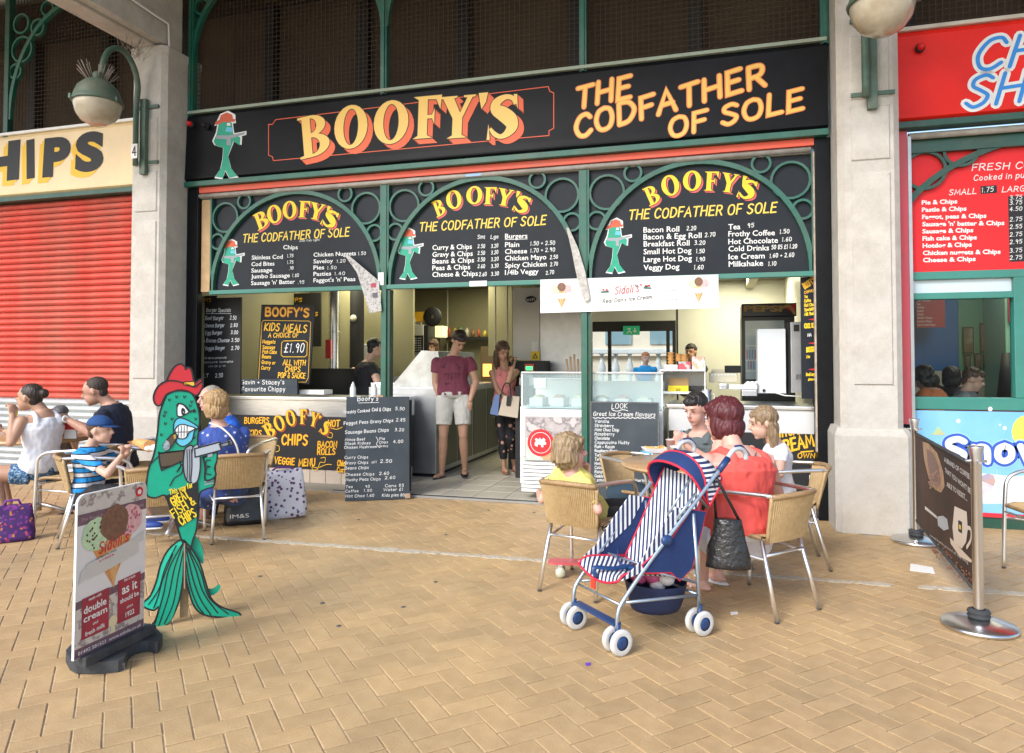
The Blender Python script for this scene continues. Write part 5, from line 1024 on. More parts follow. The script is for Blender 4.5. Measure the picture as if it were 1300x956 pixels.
q = MB(); q.b2((X0, .045, .095), (6.5, .08, .129), mat('red_strip2', (.7, .03, .05), .4)); q.build('red_edge', bw_)
q = MB(); q.b2((X0, .06, 0), (6.5, .14, .094), GREEND); single('stall_riser', 'dark green plinth under the sky blue banner', 'plinth', q)
# cafe room
q = MB(); q.b2((1.5, .1, -.02), (7, 5.2, .01), mat('cafe_floor', (.2, .16, .12), .6)); q.build('cafe_floor', kind='structure')
q = MB(); q.b2((1.5, .14, 2.8), (7, 5.2, 2.85), CEILM); q.build('cafe_ceiling', kind='structure')
bx = at(1217, 440, 4.2).x; gx = at(1272, 440, 4.2).x
dz = at(1240, 471, 4.2).z
for lo, hi, m, lb in (((1.5, .16, 0), (1.58, 4.3, 2.8), mat('cafe_blue', (.0, .1, .34), .6), 'blue left wall inside the cafe'), ((1.5, 4.2, dz), (bx, 4.3, 2.8), mat('cafe_blue', (.0, .1, .34), .6), 'blue rear wall inside the cafe'), ((bx, 4.19, dz), (7, 4.29, 2.8), mat('cafe_green', (.08, .25, .16), .6), 'green rear wall inside the cafe'), ((1.5, 4.16, 0), (7, 4.188, dz), mat('cafe_dado', (.42, .38, .3), .6), 'cream dado along the cafe wall'), ((6.9, .16, 0), (7, 5.2, 2.8), mat('cafe_green', (.08, .25, .16), .6), 'green right wall inside the cafe')):
    q = MB(); q.b2(lo, hi, m); single('cafe_wall', lb, 'wall', q)
q = MB(); a = at(1276, 400, 3.4); q.b2((a.x, 3.4, 0), (a.x + .25, 4.15, 2.79), mat('cafe_light_green', (.25, .5, .36), .6)); single('cafe_pillar', 'pale green pillar at the right of the cafe window view', 'pillar', q)
def zc(x, y): return (1150 + x * 150 / 755, 340 + y * 190 / 956)
q = MB(); pxbox(q, *zc(66, 178), *zc(252, 380), 3.9, .03, mat('cafe_red_board', (.3, .01, .02), .5)); S = wallsurf(q, 3.899)
for k in range(8): S.st(('Hot drinks', 'Tea', 'Coffee', 'Latte', 'Mocha', 'Small Chips', 'Large Chips', 'Curry and Chips')[k], zc(72, 215 + k * 22), zc((158, 92, 118, 114, 114, 170, 170, 190)[k], 215 + k * 22), 2.2, CHALK, .001, .12)
single('cafe_menu', 'dark red menu board on the blue cafe wall', 'menu board', q)
for x0, y0, x1, y1, nm, lb, m in ((365, 378, 436, 548, 'framed_picture', 'tall dark picture on the green cafe wall, left of the pair', 'pic1'), (475, 352, 562, 540, 'framed_picture', 'tall brown picture on the green cafe wall, right of the pair', 'pic2'), (376, 556, 416, 640, 'small_frame', 'leftmost of the three small frames in the cafe', 'fr1'), (440, 546, 482, 650, 'small_frame', 'middle of the three small frames in the cafe', 'fr2'), (494, 556, 538, 640, 'small_frame', 'rightmost of the three small frames in the cafe', 'fr3'), (570, 560, 612, 590, 'wall_card', 'upper small card on the cafe wall', 'cd'), (570, 602, 612, 635, 'wall_card', 'lower small card on the cafe wall', 'cd')):
    t = thing(nm, lb, 'picture', at(*zc(x0, y1), 4.15)); q = MB(); pxbox(q, *zc(x0, y0), *zc(x1, y1), 4.14, .025, INK); q.build('frame', t)
    q = MB(); pxbox(q, *zc(x0 + 6, y0 + 8), *zc(x1 - 6, y1 - 8), 4.136, .003, ramped('print_' + m, [(0, (.04, .03, .03)), (.5, (.12, .09, .06)), (.62, (.3, .26, .2) if 'pic' in m else (.2, .3, .4))], 'noise', 3.5, interp='LINEAR')); q.build('print', t)
q = MB(); pxbox(q, *zc(655, 178), *zc(688, 345), 3.35, .03, mat('roundel_red', (.62, .02, .03), .4)); single('wall_banner', 'red banner on the pale green cafe pillar', 'panel', q)
q = MB(); a = at(*zc(685, 600), 3.0); q.tube([(a.x, 3.2, .9), (a.x, 3.2, 1.5)], [.12, .05], INK, 10); single('hanging_coat', 'dark coat hanging at the right of the cafe', 'coat', q)
ct = thing('cafe_table', 'cafe table just inside the window', 'table', (2.9, 1.6, 0)); q = MB(); a = at(1232, 503, 1.3); q.b2((a.x - .3, 1.2, .9), (a.x + .5, 1.8, .94), mat('dark_red_table', (.25, .04, .03), .4), .01); q.build('table_top', ct); q = MB(); q.b2((a.x + .05, 1.45, 0), (a.x + .12, 1.52, .9), INK); q.build('leg', ct)
l = bpy.data.lights.new('cafe_lamp', 'AREA'); l.size = 1.2; l.energy = 9; l.color = (1, .95, .85); lo = bpy.data.objects.new('cafe_lamp', l); COL.objects.link(lo); lo.location = (3.6, 2.8, 2.7)
t = thing('ceiling_light', 'lit ceiling panel inside the cafe', 'light', (3.6, 2.8, 2.78)); q = MB(); q.b2((3.1, 2.3, 2.77), (4.1, 3.3, 2.795), LIT); q.build('diffuser', t)
# ================================================================== STREET LAMPS
LGR = mat('lamp_green', (.035, .1, .07), .55, col2=(.09, .15, .115), vscale=14, dirt=.5)
def wall_lamp(x, lab, spikes):
    t = thing('wall_lamp', lab, 'lamp', (x, -.42, 3.5), 0, 'goose neck wall lamps')
    y0 = -.405
    q = MB(); q.b2((x + .0, y0 - .06, 3.46), (x + .075, y0 - .002, 4.3), LGR, .006); q.build('back_plate', t)
    for z in (3.58, 4.2): q = MB(); q.b2((x - .12, y0 - .022, z), (x + .21, y0 - .003, z + .035), LGR, .003); q.build('strap', t)
    pts = [(x - .02, y0 - .09, 3.55), (x - .02, y0 - .09, 4.15)]
    for k in range(13): a = math.pi * k / 12; pts.append((x, y0 - .33 + .24 * math.cos(a), 4.38 + .36 * math.sin(a)))
    pts.append((x, -1.0, 4.34)); pts = cat_rom(pts, 3)
    q = MB(); q.tube(pts, .03, LGR, 12); q.build('goose_neck', t)
    c = (x, -1.02, 4.08)
    q = MB(); q.lathe([(.0, .24), (.05, .235), (.12, .2), (.19, .13), (.215, .06), (.235, .0), (.245, -.01), (.24, -.03), (.225, -.03)], LGR, 32, c); q.lathe([(.05, .2), (.052, .28), (.035, .3)], LGR, 14, c); q.build('hood', t)
    for a in (0, 2.1, 4.2): q = MB(); q.box((x + .245 * math.cos(a), -1.02 + .245 * math.sin(a), 4.07), (.03, .03, .05), LGR, .004); q.build('clip', t)
    q = MB(); q.lathe([(.225, -.025), (.222, -.06), (.2, -.14), (.15, -.21), (.08, -.25), (0, -.262)], mat('lamp_bowl', (.42, .35, .24), .15, col2=(.58, .52, .41), vscale=6, coat=.5, dirt=.3), 32, c); q.build('bowl', t)
    if spikes:
        q = MB(); rg = random.Random(5)
        for k in range(34):
            a = rg.uniform(0, 6.28); r = .1; p = Vector((x + r * math.cos(a) * .8, -1.02 + r * math.sin(a), 4.28)); q.tube([p, p + Vector((math.cos(a) * .1, math.sin(a) * .1, .16 * rg.uniform(.6, 1)))], .0025, mat('spike', (.35, .3, .25), .5), 4)
        for k in range(26): p = Vector((x + rg.uniform(-.03, .1), -.62 + rg.uniform(-.15, .15), 4.72)); q.tube([p, p + Vector((rg.uniform(-.12, .12), rg.uniform(-.1, .1), rg.uniform(.1, .2)))], .0025, mat('spike', (.35, .3, .25), .5), 4)
        q.build('bird_spikes', t, kind='stuff')
        q = MB(); q.b2((x - .045, y0 - .125, 3.62), (x + .035, y0 - .12, 3.78), WHT); q.M = frame((0, y0 - .1255, 0), (1, 0, 0), (0, 0, 1)); stroke_word(q, '4', x - .03, 3.65, .1, INK, .014, w=.001); q.build('number_plate', t)
wall_lamp(-6.12, 'green goose neck lamp with spikes on the left column', True)
wall_lamp(1.2, 'green goose neck lamp on the right column, cut by the top edge', False)

# ---- more of the kitchen's fittings
for x, y0, y1, Y, lb in ((486, 372, 440, 4.3, 'leftmost cream conduit on the kitchen rear wall'), (568, 372, 420, 4.4, 'cream conduit on the rear wall right of the tall fridge')):
    q = MB(); a = at(x, 440, Y); q.tube([(a.x, Y, 1.4), (a.x, Y, 2.6)], .014, CREAMW, 8); single('cable_conduit', lb, 'conduit', q)
for pts, lb in (([(503, 366), (501, 395), (506, 410), (516, 412)], 'thick black cable looping down to the tall fridge'), ([(506, 366), (510, 396), (520, 408), (528, 410)], 'thin black cable looping down to the yellow box')):
    q = MB(); q.tube(cat_rom([tuple(at(x, y, 3.0)) for x, y in pts], 5), .008, INK, 6); single('hanging_cable', lb, 'cable', q)
q = MB(); pxbox(q, 503, 404, 526, 412, 3.05, .3, mat('grey_box', (.35, .35, .32), .5), .005); single('flat_box', 'flat grey box on top of the tall fridge', 'box', q)
t = thing('wall_shelf', 'dark shelf of jars and packets on the rear kitchen wall', 'shelf', at(600, 440, 4.5)); q = MB(); pxbox(q, 566, 428, 640, 431, 4.3, .25, INK); q.build('board', t)
rg = random.Random(21)
for k in range(9):
    x = 570 + k * 7.6; a = at(x, 428, 4.35); r = rg.uniform(.025, .04); h = rg.uniform(.1, .2); c = ((.5, .1, .05), (.55, .4, .05), (.1, .25, .1), (.5, .48, .4), (.25, .12, .05))[k % 5]
    q = MB(); q.lathe([(0, 0), (r, 0), (r, h * .75), (r * .5, h * .85), (r * .5, h), (0, h)], mat('jar_%d' % (k % 5), c, .4), 12, (a.x, 4.35, a.z + .003)); single('jar', ('red', 'yellow', 'green', 'cream', 'brown')[k % 5] + ' jar, ' + ('first', 'second', 'third', 'fourth', 'fifth', 'sixth', 'seventh', 'eighth', 'last')[k] + ' from the left on the dark kitchen shelf', 'jar', q, 'jars on the rear kitchen shelf')
t = thing('preparation_unit', 'dark work unit with pans beyond the frying range', 'work unit', (-3.2, 4.1, 0)); q = MB(); q.b2((-3.15, 3.75, 0), (-2.3, 4.4, .95), STEELB, .01); q.build('body', t); q = MB(); q.b2((-3.15, 3.7, .95), (-2.3, 4.42, .985), STEEL, .004); q.build('worktop', t)
for k in range(3): q = MB(); q.lathe([(0, 0), (.09, 0), (.1, .1 + .03 * k), (.105, .11 + .03 * k), (0, .1 + .03 * k)], STEEL, 16, (-2.98 + k * .26, 4.0, .986)); single('pan', ('lowest', 'middle', 'tallest')[k] + ' steel pan on the work unit beyond the frying range', 'pan', q)
for k in range(7):
    a = at(722 + k * 4, 470, 1.5); q = MB(); q.tube([(a.x, 1.5, 1.2), (a.x + .01 * (k - 3), 1.5, 1.42 + .03 * (k % 3))], [.008, .014], mat('beige_spoon', (.6, .42, .28), .6), 6); single('wooden_spoon', 'beige spoon, ' + ('first', 'second', 'third', 'fourth', 'fifth', 'sixth', 'last')[k] + ' from the left behind the freezer glass', 'spoon', q, 'beige spoons behind the freezer')
q = MB(); a = at(690, 478, 1.5); q.b2((-2.3, 1.46, 1.1), (-1.5, 1.6, 1.2), STEELB, .01); q.b2((-2.3, 1.3, 0), (-1.5, 1.7, 1.099), INK); single('spoon_rail', 'steel rail holding beige spoons behind the freezer', 'counter', q)
q = MB(); q.b2((-4.1, 1.12, 1.0805), (-3.62, 3.5, 1.13), STEEL, .006)
for k in range(4): q.b2((-4.05, 1.3 + k * .55, 1.1305), (-3.68, 1.7 + k * .55, 1.2), mat('dark_steel', (.06, .06, .06), .35, .8), .004)
q.build('fryer_lids', fr_)
# ================================================================== FURNITURE
def chair_proto():
    t = thing('cafe_chair', 'x', 'chair', (0, 0, 0), 0, 'wicker and aluminium cafe chairs')
    def weave(f, nu, nv, name, mat_, thick):
        q = MB(); vs = []
        for s_ in (0, 1):
            for j in range(nv + 1):
                for i in range(nu + 1):
                    p = Vector(f(i / nu, j / nv)); nrm = (Vector(f(min(1, i / nu + .01), j / nv)) - Vector(f(max(0, i / nu - .01), j / nv))).cross(Vector(f(i / nu, min(1, j / nv + .01))) - Vector(f(i / nu, max(0, j / nv - .01)))).normalized()
                    k = (.0035 if (i % 2) else -.0015) * (1 if s_ else -1) + (thick / 2 if s_ else -thick / 2); vs.append(p + nrm * k)
        fs = []; N = (nu + 1) * (nv + 1)
        for j in range(nv):
            for i in range(nu): a = j * (nu + 1) + i; fs.append((a, a + nu + 1, a + nu + 2, a + 1)); fs.append((N + a, N + a + 1, N + a + nu + 2, N + a + nu + 1))
        q.add(vs, fs, mat_, False); return q.build(name, t)
    def bk(u, v): x = (2 * u - 1); h = .165 + .025 * v; return (x * h, -.215 - .085 * v + (.02 + .035 * v) * x * x, .405 + .265 * v - .012 * x * x * v)
    weave(bk, 64, 5, 'backrest', WICK, .012)
    def st(u, v): x = (2 * u - 1); return (x * (.17 + .055 * v), -.215 + .05 * x * x * (1 - v) + .43 * v, .425 + .016 * v - .02 * math.sin(math.pi * v) * (1 - x * x) - (.02 * max(0, v - .85) / .15))
    weave(st, 48, 6, 'seat', WICK, .014)
    q = MB(); q.tube([bk(i / 16, 1.0) for i in range(17)], .0165, WICKR, 10); q.tube([bk(0, v / 6) for v in range(7)], .01, WICK, 8); q.tube([bk(1, v / 6) for v in range(7)], .01, WICK, 8); q.build('wicker_rim', t)
    q = MB(); q.tube([st(0, v / 8) for v in range(9)] + [st(i / 8, 1) for i in range(9)] + [st(1, 1 - v / 8) for v in range(9)], .013, WICKR, 8); q.build('seat_rim', t)
    for s in (-1, 1):
        q = MB(); q.tube([(s * .19, -.27, 0), (s * .165, -.16, .41)], .0125, ALU, 10); q.ell((s * .19, -.27, .004), (.015, .015, .006), RUB, 8, ns=4); q.build('leg', t)
        e = bk(0 if s < 0 else 1, 1.0)
        pts = cat_rom([(s * .236, .235, 0), (s * .238, .225, .3), (s * .24, .215, .5), (s * .243, .2, .585), (s * .247, .15, .632), (s * .25, .05, .655), (e[0], e[1] + .03, .665), (e[0], e[1], e[2])], 4)
        q = MB(); q.tube(pts, .0125, ALU, 10); q.ell((s * .236, .235, .004), (.015, .015, .006), RUB, 8, ns=4); q.build('leg_and_armrest', t)
        q = MB(); q.tube([(s * .172, -.19, .31), (s * .226, .22, .34)], .008, ALU, 8); q.build('stretcher', t)
    q = MB(); q.tube([(-.17, -.185, .33), (.17, -.185, .33)], .009, ALU, 8); q.build('stretcher', t)
    q = MB(); q.tube([(-.236, .22, .38), (.236, .22, .38)], .009, ALU, 8); q.build('stretcher', t)
    return t
ch0 = chair_proto()
CH = [((-.79, -2.36), -17, 'wicker chair of the blond boy in yellow'), ((.21, -2.41), 50, 'wicker chair of the woman in the coral vest'), ((.43, -1.47), 94, 'wicker chair behind the coral woman, under the long haired girl'), ((-.55, -1.35), -120, 'cafe chair with bare tube arms just beyond the blond boy, by the flavours board'),
      ((-3.73, -1.88), 40, 'wicker chair of the woman in the blue spotted blouse'), ((-5.18, -2.0), 96, 'wicker chair of the woman in the white vest'), ((-4.68, -2.3), -42, 'wicker chair of the boy in the striped shirt'), ((-3.83, -2.62), 42, 'empty wicker chair right behind the ice cream swing sign'),
      ((-5.0, -1.35), 128, 'wicker chair of the man in the navy T-shirt'), ((2.12, -1.42), 100, 'cafe chair cut by the right edge of the photo'), ((-4.2, -1.2), 175, 'cafe chair with bare tube back behind the cone of chips')]
for i, ((x, y), a, lb) in enumerate(CH):
    if i == 0: ch0.location = (x, y, .003); ch0.rotation_euler = (0, 0, R(a)); ch0['label'] = lb
    else: dup(ch0, (x, y, .003), R(a), lb)
def bistro(x, y, r, lab, metal, h=.72):
    t = thing('cafe_table', lab, 'table', (x, y, 0), 0, 'round cafe tables')
    q = MB()
    if metal: q.lathe([(0, h - .006), (r - .02, h - .006), (r - .01, h), (r, h - .004), (r + .002, h - .02), (r - .01, h - .03), (0, h - .03)], STEEL, 40, (x, y, 0))
    else: q.lathe([(0, h), (r - .006, h), (r, h - .006), (r, h - .03), (r - .008, h - .036), (0, h - .036)], WOODT, 48, (x, y, 0))
    q.build('table_top', t)
    if not metal: q = MB(); q.tube([(x + (r + .001) * math.cos(a * math.pi / 24), y + (r + .001) * math.sin(a * math.pi / 24), h - .018) for a in range(48)], .009, mat('table_edge', (.5, .33, .18), .4), 6, closed=True); q.build('edge_band', t)
    q = MB(); q.tube([(x, y, .04), (x, y, h - .037)], .03, ALU, 14); q.build('column', t)
    for k in range(4): a = k * math.pi / 2 + .5; q = MB(); q.tube([(x, y, .1), (x + .12 * math.cos(a), y + .12 * math.sin(a), .07), (x + .28 * math.cos(a), y + .28 * math.sin(a), .016)], [.022, .018, .014], ALU, 8); q.build('foot', t)
    return t
bistro(-.19, -1.86, .44, 'round wooden table with cups and a food tray beside the pushchair', False)
bistro(-5.95, -1.75, .5, 'round wooden table between the white vest woman and the man in navy', False)
bistro(-4.35, -1.85, .36, 'round silver rimmed table with a paper cone of chips on it', True)
# ---- things on tables
def onT(px, py, z=.722): return gr(px, py, z)
def cup(px, py, lb, h=.11, m=WHT, z=.721, r=.036):
    p = onT(px, py, z); q = MB(); q.lathe([(0, .0), (r * .72, 0), (r, h), (r * 1.06, h), (r * 1.06, h + .006), (r * .95, h + .006), (r * .9, h - .01), (0, h - .012)], m, 20, (p.x, p.y, z)); single('paper_cup', lb, 'cup', q); return p
p = cup(858, 590, 'white foam cup on the wooden table in front of the pushchair hood', .115, mat('foam_cup', (.78, .78, .76), .6))
cup(852, 576, 'clear cup with pink drink behind the white foam cup', .1, mat('pink_drink', (.75, .55, .55), .3))
def tray(px, py, lb, rz=0):
    p = onT(px, py); t = thing('food_tray', lb, 'food tray', (p.x, p.y, .721), rz); M0 = PM[t.name]
    q = MB(); q.M = M0; w, d = .09, .06; q.add([(-w * .8, -d * .8, 0), (w * .8, -d * .8, 0), (w * .8, d * .8, 0), (-w * .8, d * .8, 0), (-w, -d, .035), (w, -d, .035), (w, d, .035), (-w, d, .035), (-w * .77, -d * .76, .004), (w * .77, -d * .76, .004), (w * .77, d * .76, .004), (-w * .77, d * .76, .004)], [(0, 1, 5, 4), (1, 2, 6, 5), (2, 3, 7, 6), (3, 0, 4, 7), (4, 5, 9, 8), (5, 6, 10, 9), (6, 7, 11, 10), (7, 4, 8, 11), (8, 9, 10, 11)], WHT); q.build('tray', t)
    q = MB(); q.M = M0; rg = random.Random(px)
    for k in range(16): c = Vector((rg.uniform(-.06, .06), rg.uniform(-.04, .04), .02 + rg.uniform(0, .02))); q.box(c, (.05, .011, .011), mat('chips', (.75, .42, .1), .6, var=.2, vscale=30), .002, Matrix.Rotation(rg.uniform(0, 3), 3, 'Z') @ Matrix.Rotation(rg.uniform(-.3, .3), 3, 'Y'))
    q.build('chips', t, kind='stuff'); return t
tray(831, 574, 'white tray with a last few chips near the table edge', .3); tray(876, 572, 'white tray of food in front of the grey vest woman', .1)
q = MB(); a = onT(814, 574); b = onT(826, 577); q.tube([a + Vector((0, 0, .006)), b + Vector((0, 0, .006))], .007, mat('fork_blue', (.1, .45, .75), .3), 8); a2 = onT(818, 571); q.tube([a2 + Vector((0, 0, .005)), b + Vector((0, 0, .005))], .004, mat('fork_blue', (.1, .45, .75), .3), 8); single('plastic_fork', 'pale blue plastic fork lying on the wooden table', 'fork', q)
p = onT(190, 575); q = MB(); a = onT(163, 566); q.tube([a + Vector((0, 0, .03)), (a + p) / 2 + Vector((0, 0, .05)), p + Vector((.0, 0, .05))], [.006, .03, .045], mat('chip_cone_orange', (.72, .34, .12), .7, var=.25, vscale=40), 12); single('chip_cone', 'orange paper cone of chips lying on the silver table', 'food', q)
q = MB(); rg = random.Random(8)
for k in range(7): q.ell(p + Vector((rg.uniform(0, .09), rg.uniform(-.03, .05), .03 + rg.uniform(0, .03))), (.035, .03, .02), WHT, 8, ns=5)
single('paper_napkins', 'crumpled white paper beside the cone of chips', 'napkins', q)
t = thing('ketchup_bottle', 'dark bottle with a yellow cap on the left wooden table', 'bottle', (-5.5, -1.75, .72)); p = at(77, 547, -1.75); q = MB(); q.lathe([(0, 0), (.026, 0), (.028, .1), (.02, .12)], INK, 14, (p.x, -1.75, .721)); q.build('bottle', t); q = MB(); q.lathe([(.022, .12), (.022, .16), (.012, .19), (0, .19)], YEL2, 14, (p.x, -1.75, .721)); q.build('cap', t)
q = MB(); p = at(90, 552, -1.9); q.M = Matrix.Translation((p.x, -1.9, .722)) @ Matrix.Rotation(R(20), 4, 'Z'); q.b2((-.05, -.012, 0), (.05, .012, .17), WHT, .004); q.b2((-.045, -.016, .08), (.045, -.0125, .15), SCR, .0); single('menu_card', 'small white and red card standing on the left wooden table', 'card', q)
# ================================================================== A-BOARD
ab = thing('pavement_board', 'chalk A-board headed Boofy\'s leaning open outside the doorway', 'A-board', (-3.28, -.3, 0))
bl_p, br_p = gr(438, 637), gr(520, 634); tl_y = -.18
ang = math.atan2(br_p.y - bl_p.y, br_p.x - bl_p.x); u_ = Vector((math.cos(ang), math.sin(ang), 0)); n_out = Vector((math.sin(ang), -math.cos(ang), 0))
tilt = R(9); v_ = (Vector((0, 0, 1)) * math.cos(tilt) - n_out * math.sin(tilt)); Mb = frame(bl_p + Vector((0, 0, .005)), u_, v_)
Wd = (br_p - bl_p).length; Ht = 1.04
q = MB(); q.M = Mb; q.box((Wd / 2, Ht / 2, -.01), (Wd, Ht, .018), SLATE, .003); q.build('front_panel', ab)
q = MB(); q.M = frame(bl_p + n_out * -.36 + Vector((0, 0, .005)), u_, Vector((0, 0, 1)) * math.cos(tilt) + n_out * math.sin(tilt)); q.box((Wd / 2 + .03, Ht / 2 - .02, 0), (Wd, Ht - .04, .018), INK, .003); q.build('rear_panel', ab)
q = MB(); q.M = Mb; q.box((Wd * .97, .03, .003), (.05, .05, .012), mat('raw_wood', (.42, .28, .18), .8), .004); q.box((Wd * .5, Ht + .004, -.01), (.1, .02, .02), mat('raw_wood', (.42, .28, .18), .8), .003); q.build('corner_block', ab)
nb = Vector((Mb[0][2], Mb[1][2], Mb[2][2])); ob = Vector((Mb[0][3], Mb[1][3], Mb[2][3]))
mb = MB(); S = Surf(mb, Mb, lambda px, py: (lambda d: CAMP + d * ((ob - CAMP).dot(nb) / d.dot(nb)))(ray(px, py)))
def zq(x, y): return (430 + x * 100 / 637, 490 + y * 150 / 956)
for t_, a, b, c in (("Boofy's", (150, 122), (325, 118), 34), ('Freshly Cooked', (40, 225), (255, 208), 24), ('Cod & Chips', (268, 205), (425, 200), 26), ('5.50', (456, 195), (536, 198), 24), ('Faggot Peas Gravy Chips', (40, 315), (445, 290), 25), ('2.85', (462, 286), (542, 288), 24), ('Sausage Beans Chips', (50, 388), (408, 368), 25), ('3.20', (452, 366), (532, 368), 24), ('Mince Beef', (50, 445), (216, 440), 20), ('Steak Kidney', (48, 476), (262, 470), 20), ('Chicken Mushroom', (44, 508), (312, 500), 20), ('Pie', (328, 438), (378, 436), 20), ('Chips', (326, 466), (402, 462), 18), ('Gravy', (326, 496), (402, 492), 18), ('4.00', (440, 462), (526, 460), 24), ('Curry Chips', (46, 590), (242, 585), 22), ('Gravy Chips', (46, 634), (242, 628), 22), ('all', (266, 624), (310, 622), 18), ('2.50', (334, 622), (436, 620), 26), ('Beans Chips', (48, 676), (246, 670), 22), ('Cheese Chips', (52, 728), (292, 722), 22), ('2.60', (326, 720), (412, 718), 24), ('Mushy Peas Chips', (54, 770), (342, 762), 22), ('2.60', (372, 754), (462, 752), 24), ('Tea', (56, 826), (116, 824), 20), ('95', (214, 824), (256, 822), 20), ('Cans 85', (372, 818), (532, 814), 22), ('Coffee', (54, 862), (164, 858), 20), ('1.50', (202, 856), (274, 854), 20), ('Water £1', (362, 850), (524, 846), 22), ('Hot Choc 1.60', (54, 902), (290, 896), 22), ('Kids pies 80p', (350, 894), (552, 892), 22)):
    S.st(t_, zq(*a), zq(*b), c * .157, WHT, .002, .15, .08, .05)
S.ln([zq(160, 138), zq(325, 134)], .005, WHT, .002); S.ln([zq(302, 412), zq(318, 440), zq(306, 470), zq(330, 500)], .005, WHT, .002, False, True)
mb.build('lettering', ab)
# ================================================================== ICE CREAM SWING SIGN
sw = thing('swing_sign', 'pavement sign reading Sidoli\'s, double cream and as it should be on a black rubber base', 'pavement sign', (-2.7, -4.1, 0))
pts = cat_rom([tuple(gr(*p, z_).xy) for p, z_ in (((84, 842), 0), ((97, 856), 0), ((150, 854), 0), ((160, 846), 0), ((163, 838), 0), ((172, 831), 0), ((188, 828), 0), ((200, 830), 0), ((206, 820), 0), ((204, 805), .05), ((190, 793), .05), ((150, 793), .05), ((110, 802), .05), ((86, 824), .05), ((84, 842), 0))], 3)[:-1]
q = MB(); q.prism(pts, RUB, .003, .055); q.b2((-2.735, -4.29, .0553), (-2.665, -3.88, .1), RUB, .008); sb_ = q.build('rubber_base', sw)
q = MB(); q.M = frame((-2.56, -4.2, .03), (0, 1, 0), (0, 0, 1)); stroke_word(q, '3', .0, -.012, .03, mat('rubber_grey', (.2, .2, .2), .8), .006, w=.004); q.build('moulded_number', sw)
Ms = frame((-2.697, -4.322, .095), (-.03, 1, 0), (.01, 0, 1)); Hs = .715; Ws = .405
def rrect(x0, y0, x1, y1, r, n=6):
    o = []
    for cx, cy, a0 in ((x1 - r, y0 + r, -90), (x1 - r, y1 - r, 0), (x0 + r, y1 - r, 90), (x0 + r, y0 + r, 180)):
        for k in range(n + 1): a = R(a0 + 90 * k / n); o.append((cx + r * math.cos(a), cy + r * math.sin(a)))
    return o
def board_shape(x0, y0, x1, y1, r):
    o = [(x0, y0), (x1, y0)]
    for cx, cy, a0 in ((x1 - r, y1 - r, 0), (x0 + r, y1 - r, 90)):
        for k in range(7): a = R(a0 + 15 * k); o.append((cx + r * math.cos(a), cy + r * math.sin(a)))
    return o
q = MB(); q.M = Ms; q.prism(board_shape(0, 0, Ws, Hs, .04), mat('sign_white', (.74, .73, .72), .35), -.012, 0, WHT); q.build('panel', sw)
ns_ = Vector((Ms[0][2], Ms[1][2], Ms[2][2])); os_ = Vector((Ms[0][3], Ms[1][3], Ms[2][3]))
mb = MB(); S = Surf(mb, Ms, lambda px, py: (lambda d: CAMP + d * ((os_ - CAMP).dot(ns_) / d.dot(ns_)))(ray(px, py)))
MARB = ramped('marble_print', [(0, (.55, .5, .45)), (.5, (.62, .58, .52)), (.6, (.25, .2, .2)), (.7, (.6, .55, .5))], 'noise', 22, rough=.5, interp='LINEAR'); PLUM = mat('plum_band', (.16, .09, .12), .5, var=.3, vscale=30)
mb.poly([(.004, Hs - .085), (Ws - .004, Hs - .085)] + board_shape(.004, 0, Ws - .004, Hs - .004, .038)[2:], MARB, .0008)
mb.poly([(0.003, Hs - .135), (Ws - .003, Hs - .135), (Ws - .003, Hs - .086), (.003, Hs - .086)], PLUM, .0009)
mb.poly([(0.003, .03), (Ws - .003, .03), (Ws - .003, .27), (.003, .225)], MARB, .0008); mb.poly([(0.003, .002), (Ws - .003, .002), (Ws - .003, .045), (.003, .045)], PLUM, .0012)
mb.poly([(0.003, .215), (Ws - .003, .235), (Ws - .003, .27), (.003, .25)], PLUM, .0012)
RG = mat('sign_crimson', (.42, .03, .06), .45, col2=(.2, .02, .04), vscale=6)
for x0, y0, x1, y1 in ((.035, .075, .185, .255), (.235, .075, .375, .275)): mb.poly([(x0, y0), (x1, y0), (x1, y1 + .008), (x0, y1)], RG, .002)
disc(mb, (.355, Hs - .045), .024, mat('roundel_red', (.62, .02, .03), .4), .002, 20); disc(mb, (.355, Hs - .045), .012, WHT, .003, 12)
disc(mb, (.21, .1), .026, mat('rosette_cream', (.75, .66, .4), .5), .003, 14); mb.poly([(.2, .08), (.222, .08), (.225, .045), (.197, .045)], mat('rosette_cream', (.75, .66, .4), .5), .0025)
def U(pts, cx=.2, cy=.405, s=.125): return [(cx + a * s, cy + b * s) for a, b in pts]
def Cc(x, y, r, n=22, rough=.0): rg = random.Random(int(x * 100) + 5); return [(x + r * (1 + rg.uniform(-rough, rough)) * math.cos(2 * math.pi * k / n), y + r * (1 + rg.uniform(-rough, rough)) * math.sin(2 * math.pi * k / n)) for k in range(n)]
mb.poly(U([(-1.0, .55), (-.3, .4), (.05, -1.15)]), CON, .0015); mb.poly(U([(1.0, .75), (.3, .5), (0, -1.15)]), CON, .0017); mb.poly(U([(-.4, .6), (.5, .65), (.08, -1.25)]), mat('cone_light', (.72, .4, .16), .6, var=.15, vscale=60), .0022)
mb.poly(U(Cc(-.8, .95, .6, rough=.05)), SMT, .0026); mb.poly(U(Cc(.82, 1.15, .58, rough=.05)), SPK, .0029); mb.poly(U(Cc(.05, 1.2, .66, rough=.05)), SBR, .0034)
rg = random.Random(12)
for k in range(26): a, r_ = rg.uniform(0, 6.28), .48 * math.sqrt(rg.random()); mb.poly(U(Cc(-.8 + r_ * math.cos(a), .95 + r_ * math.sin(a), .045, 5)), mat('choc_chip', (.05, .02, .01), .6), .0031)
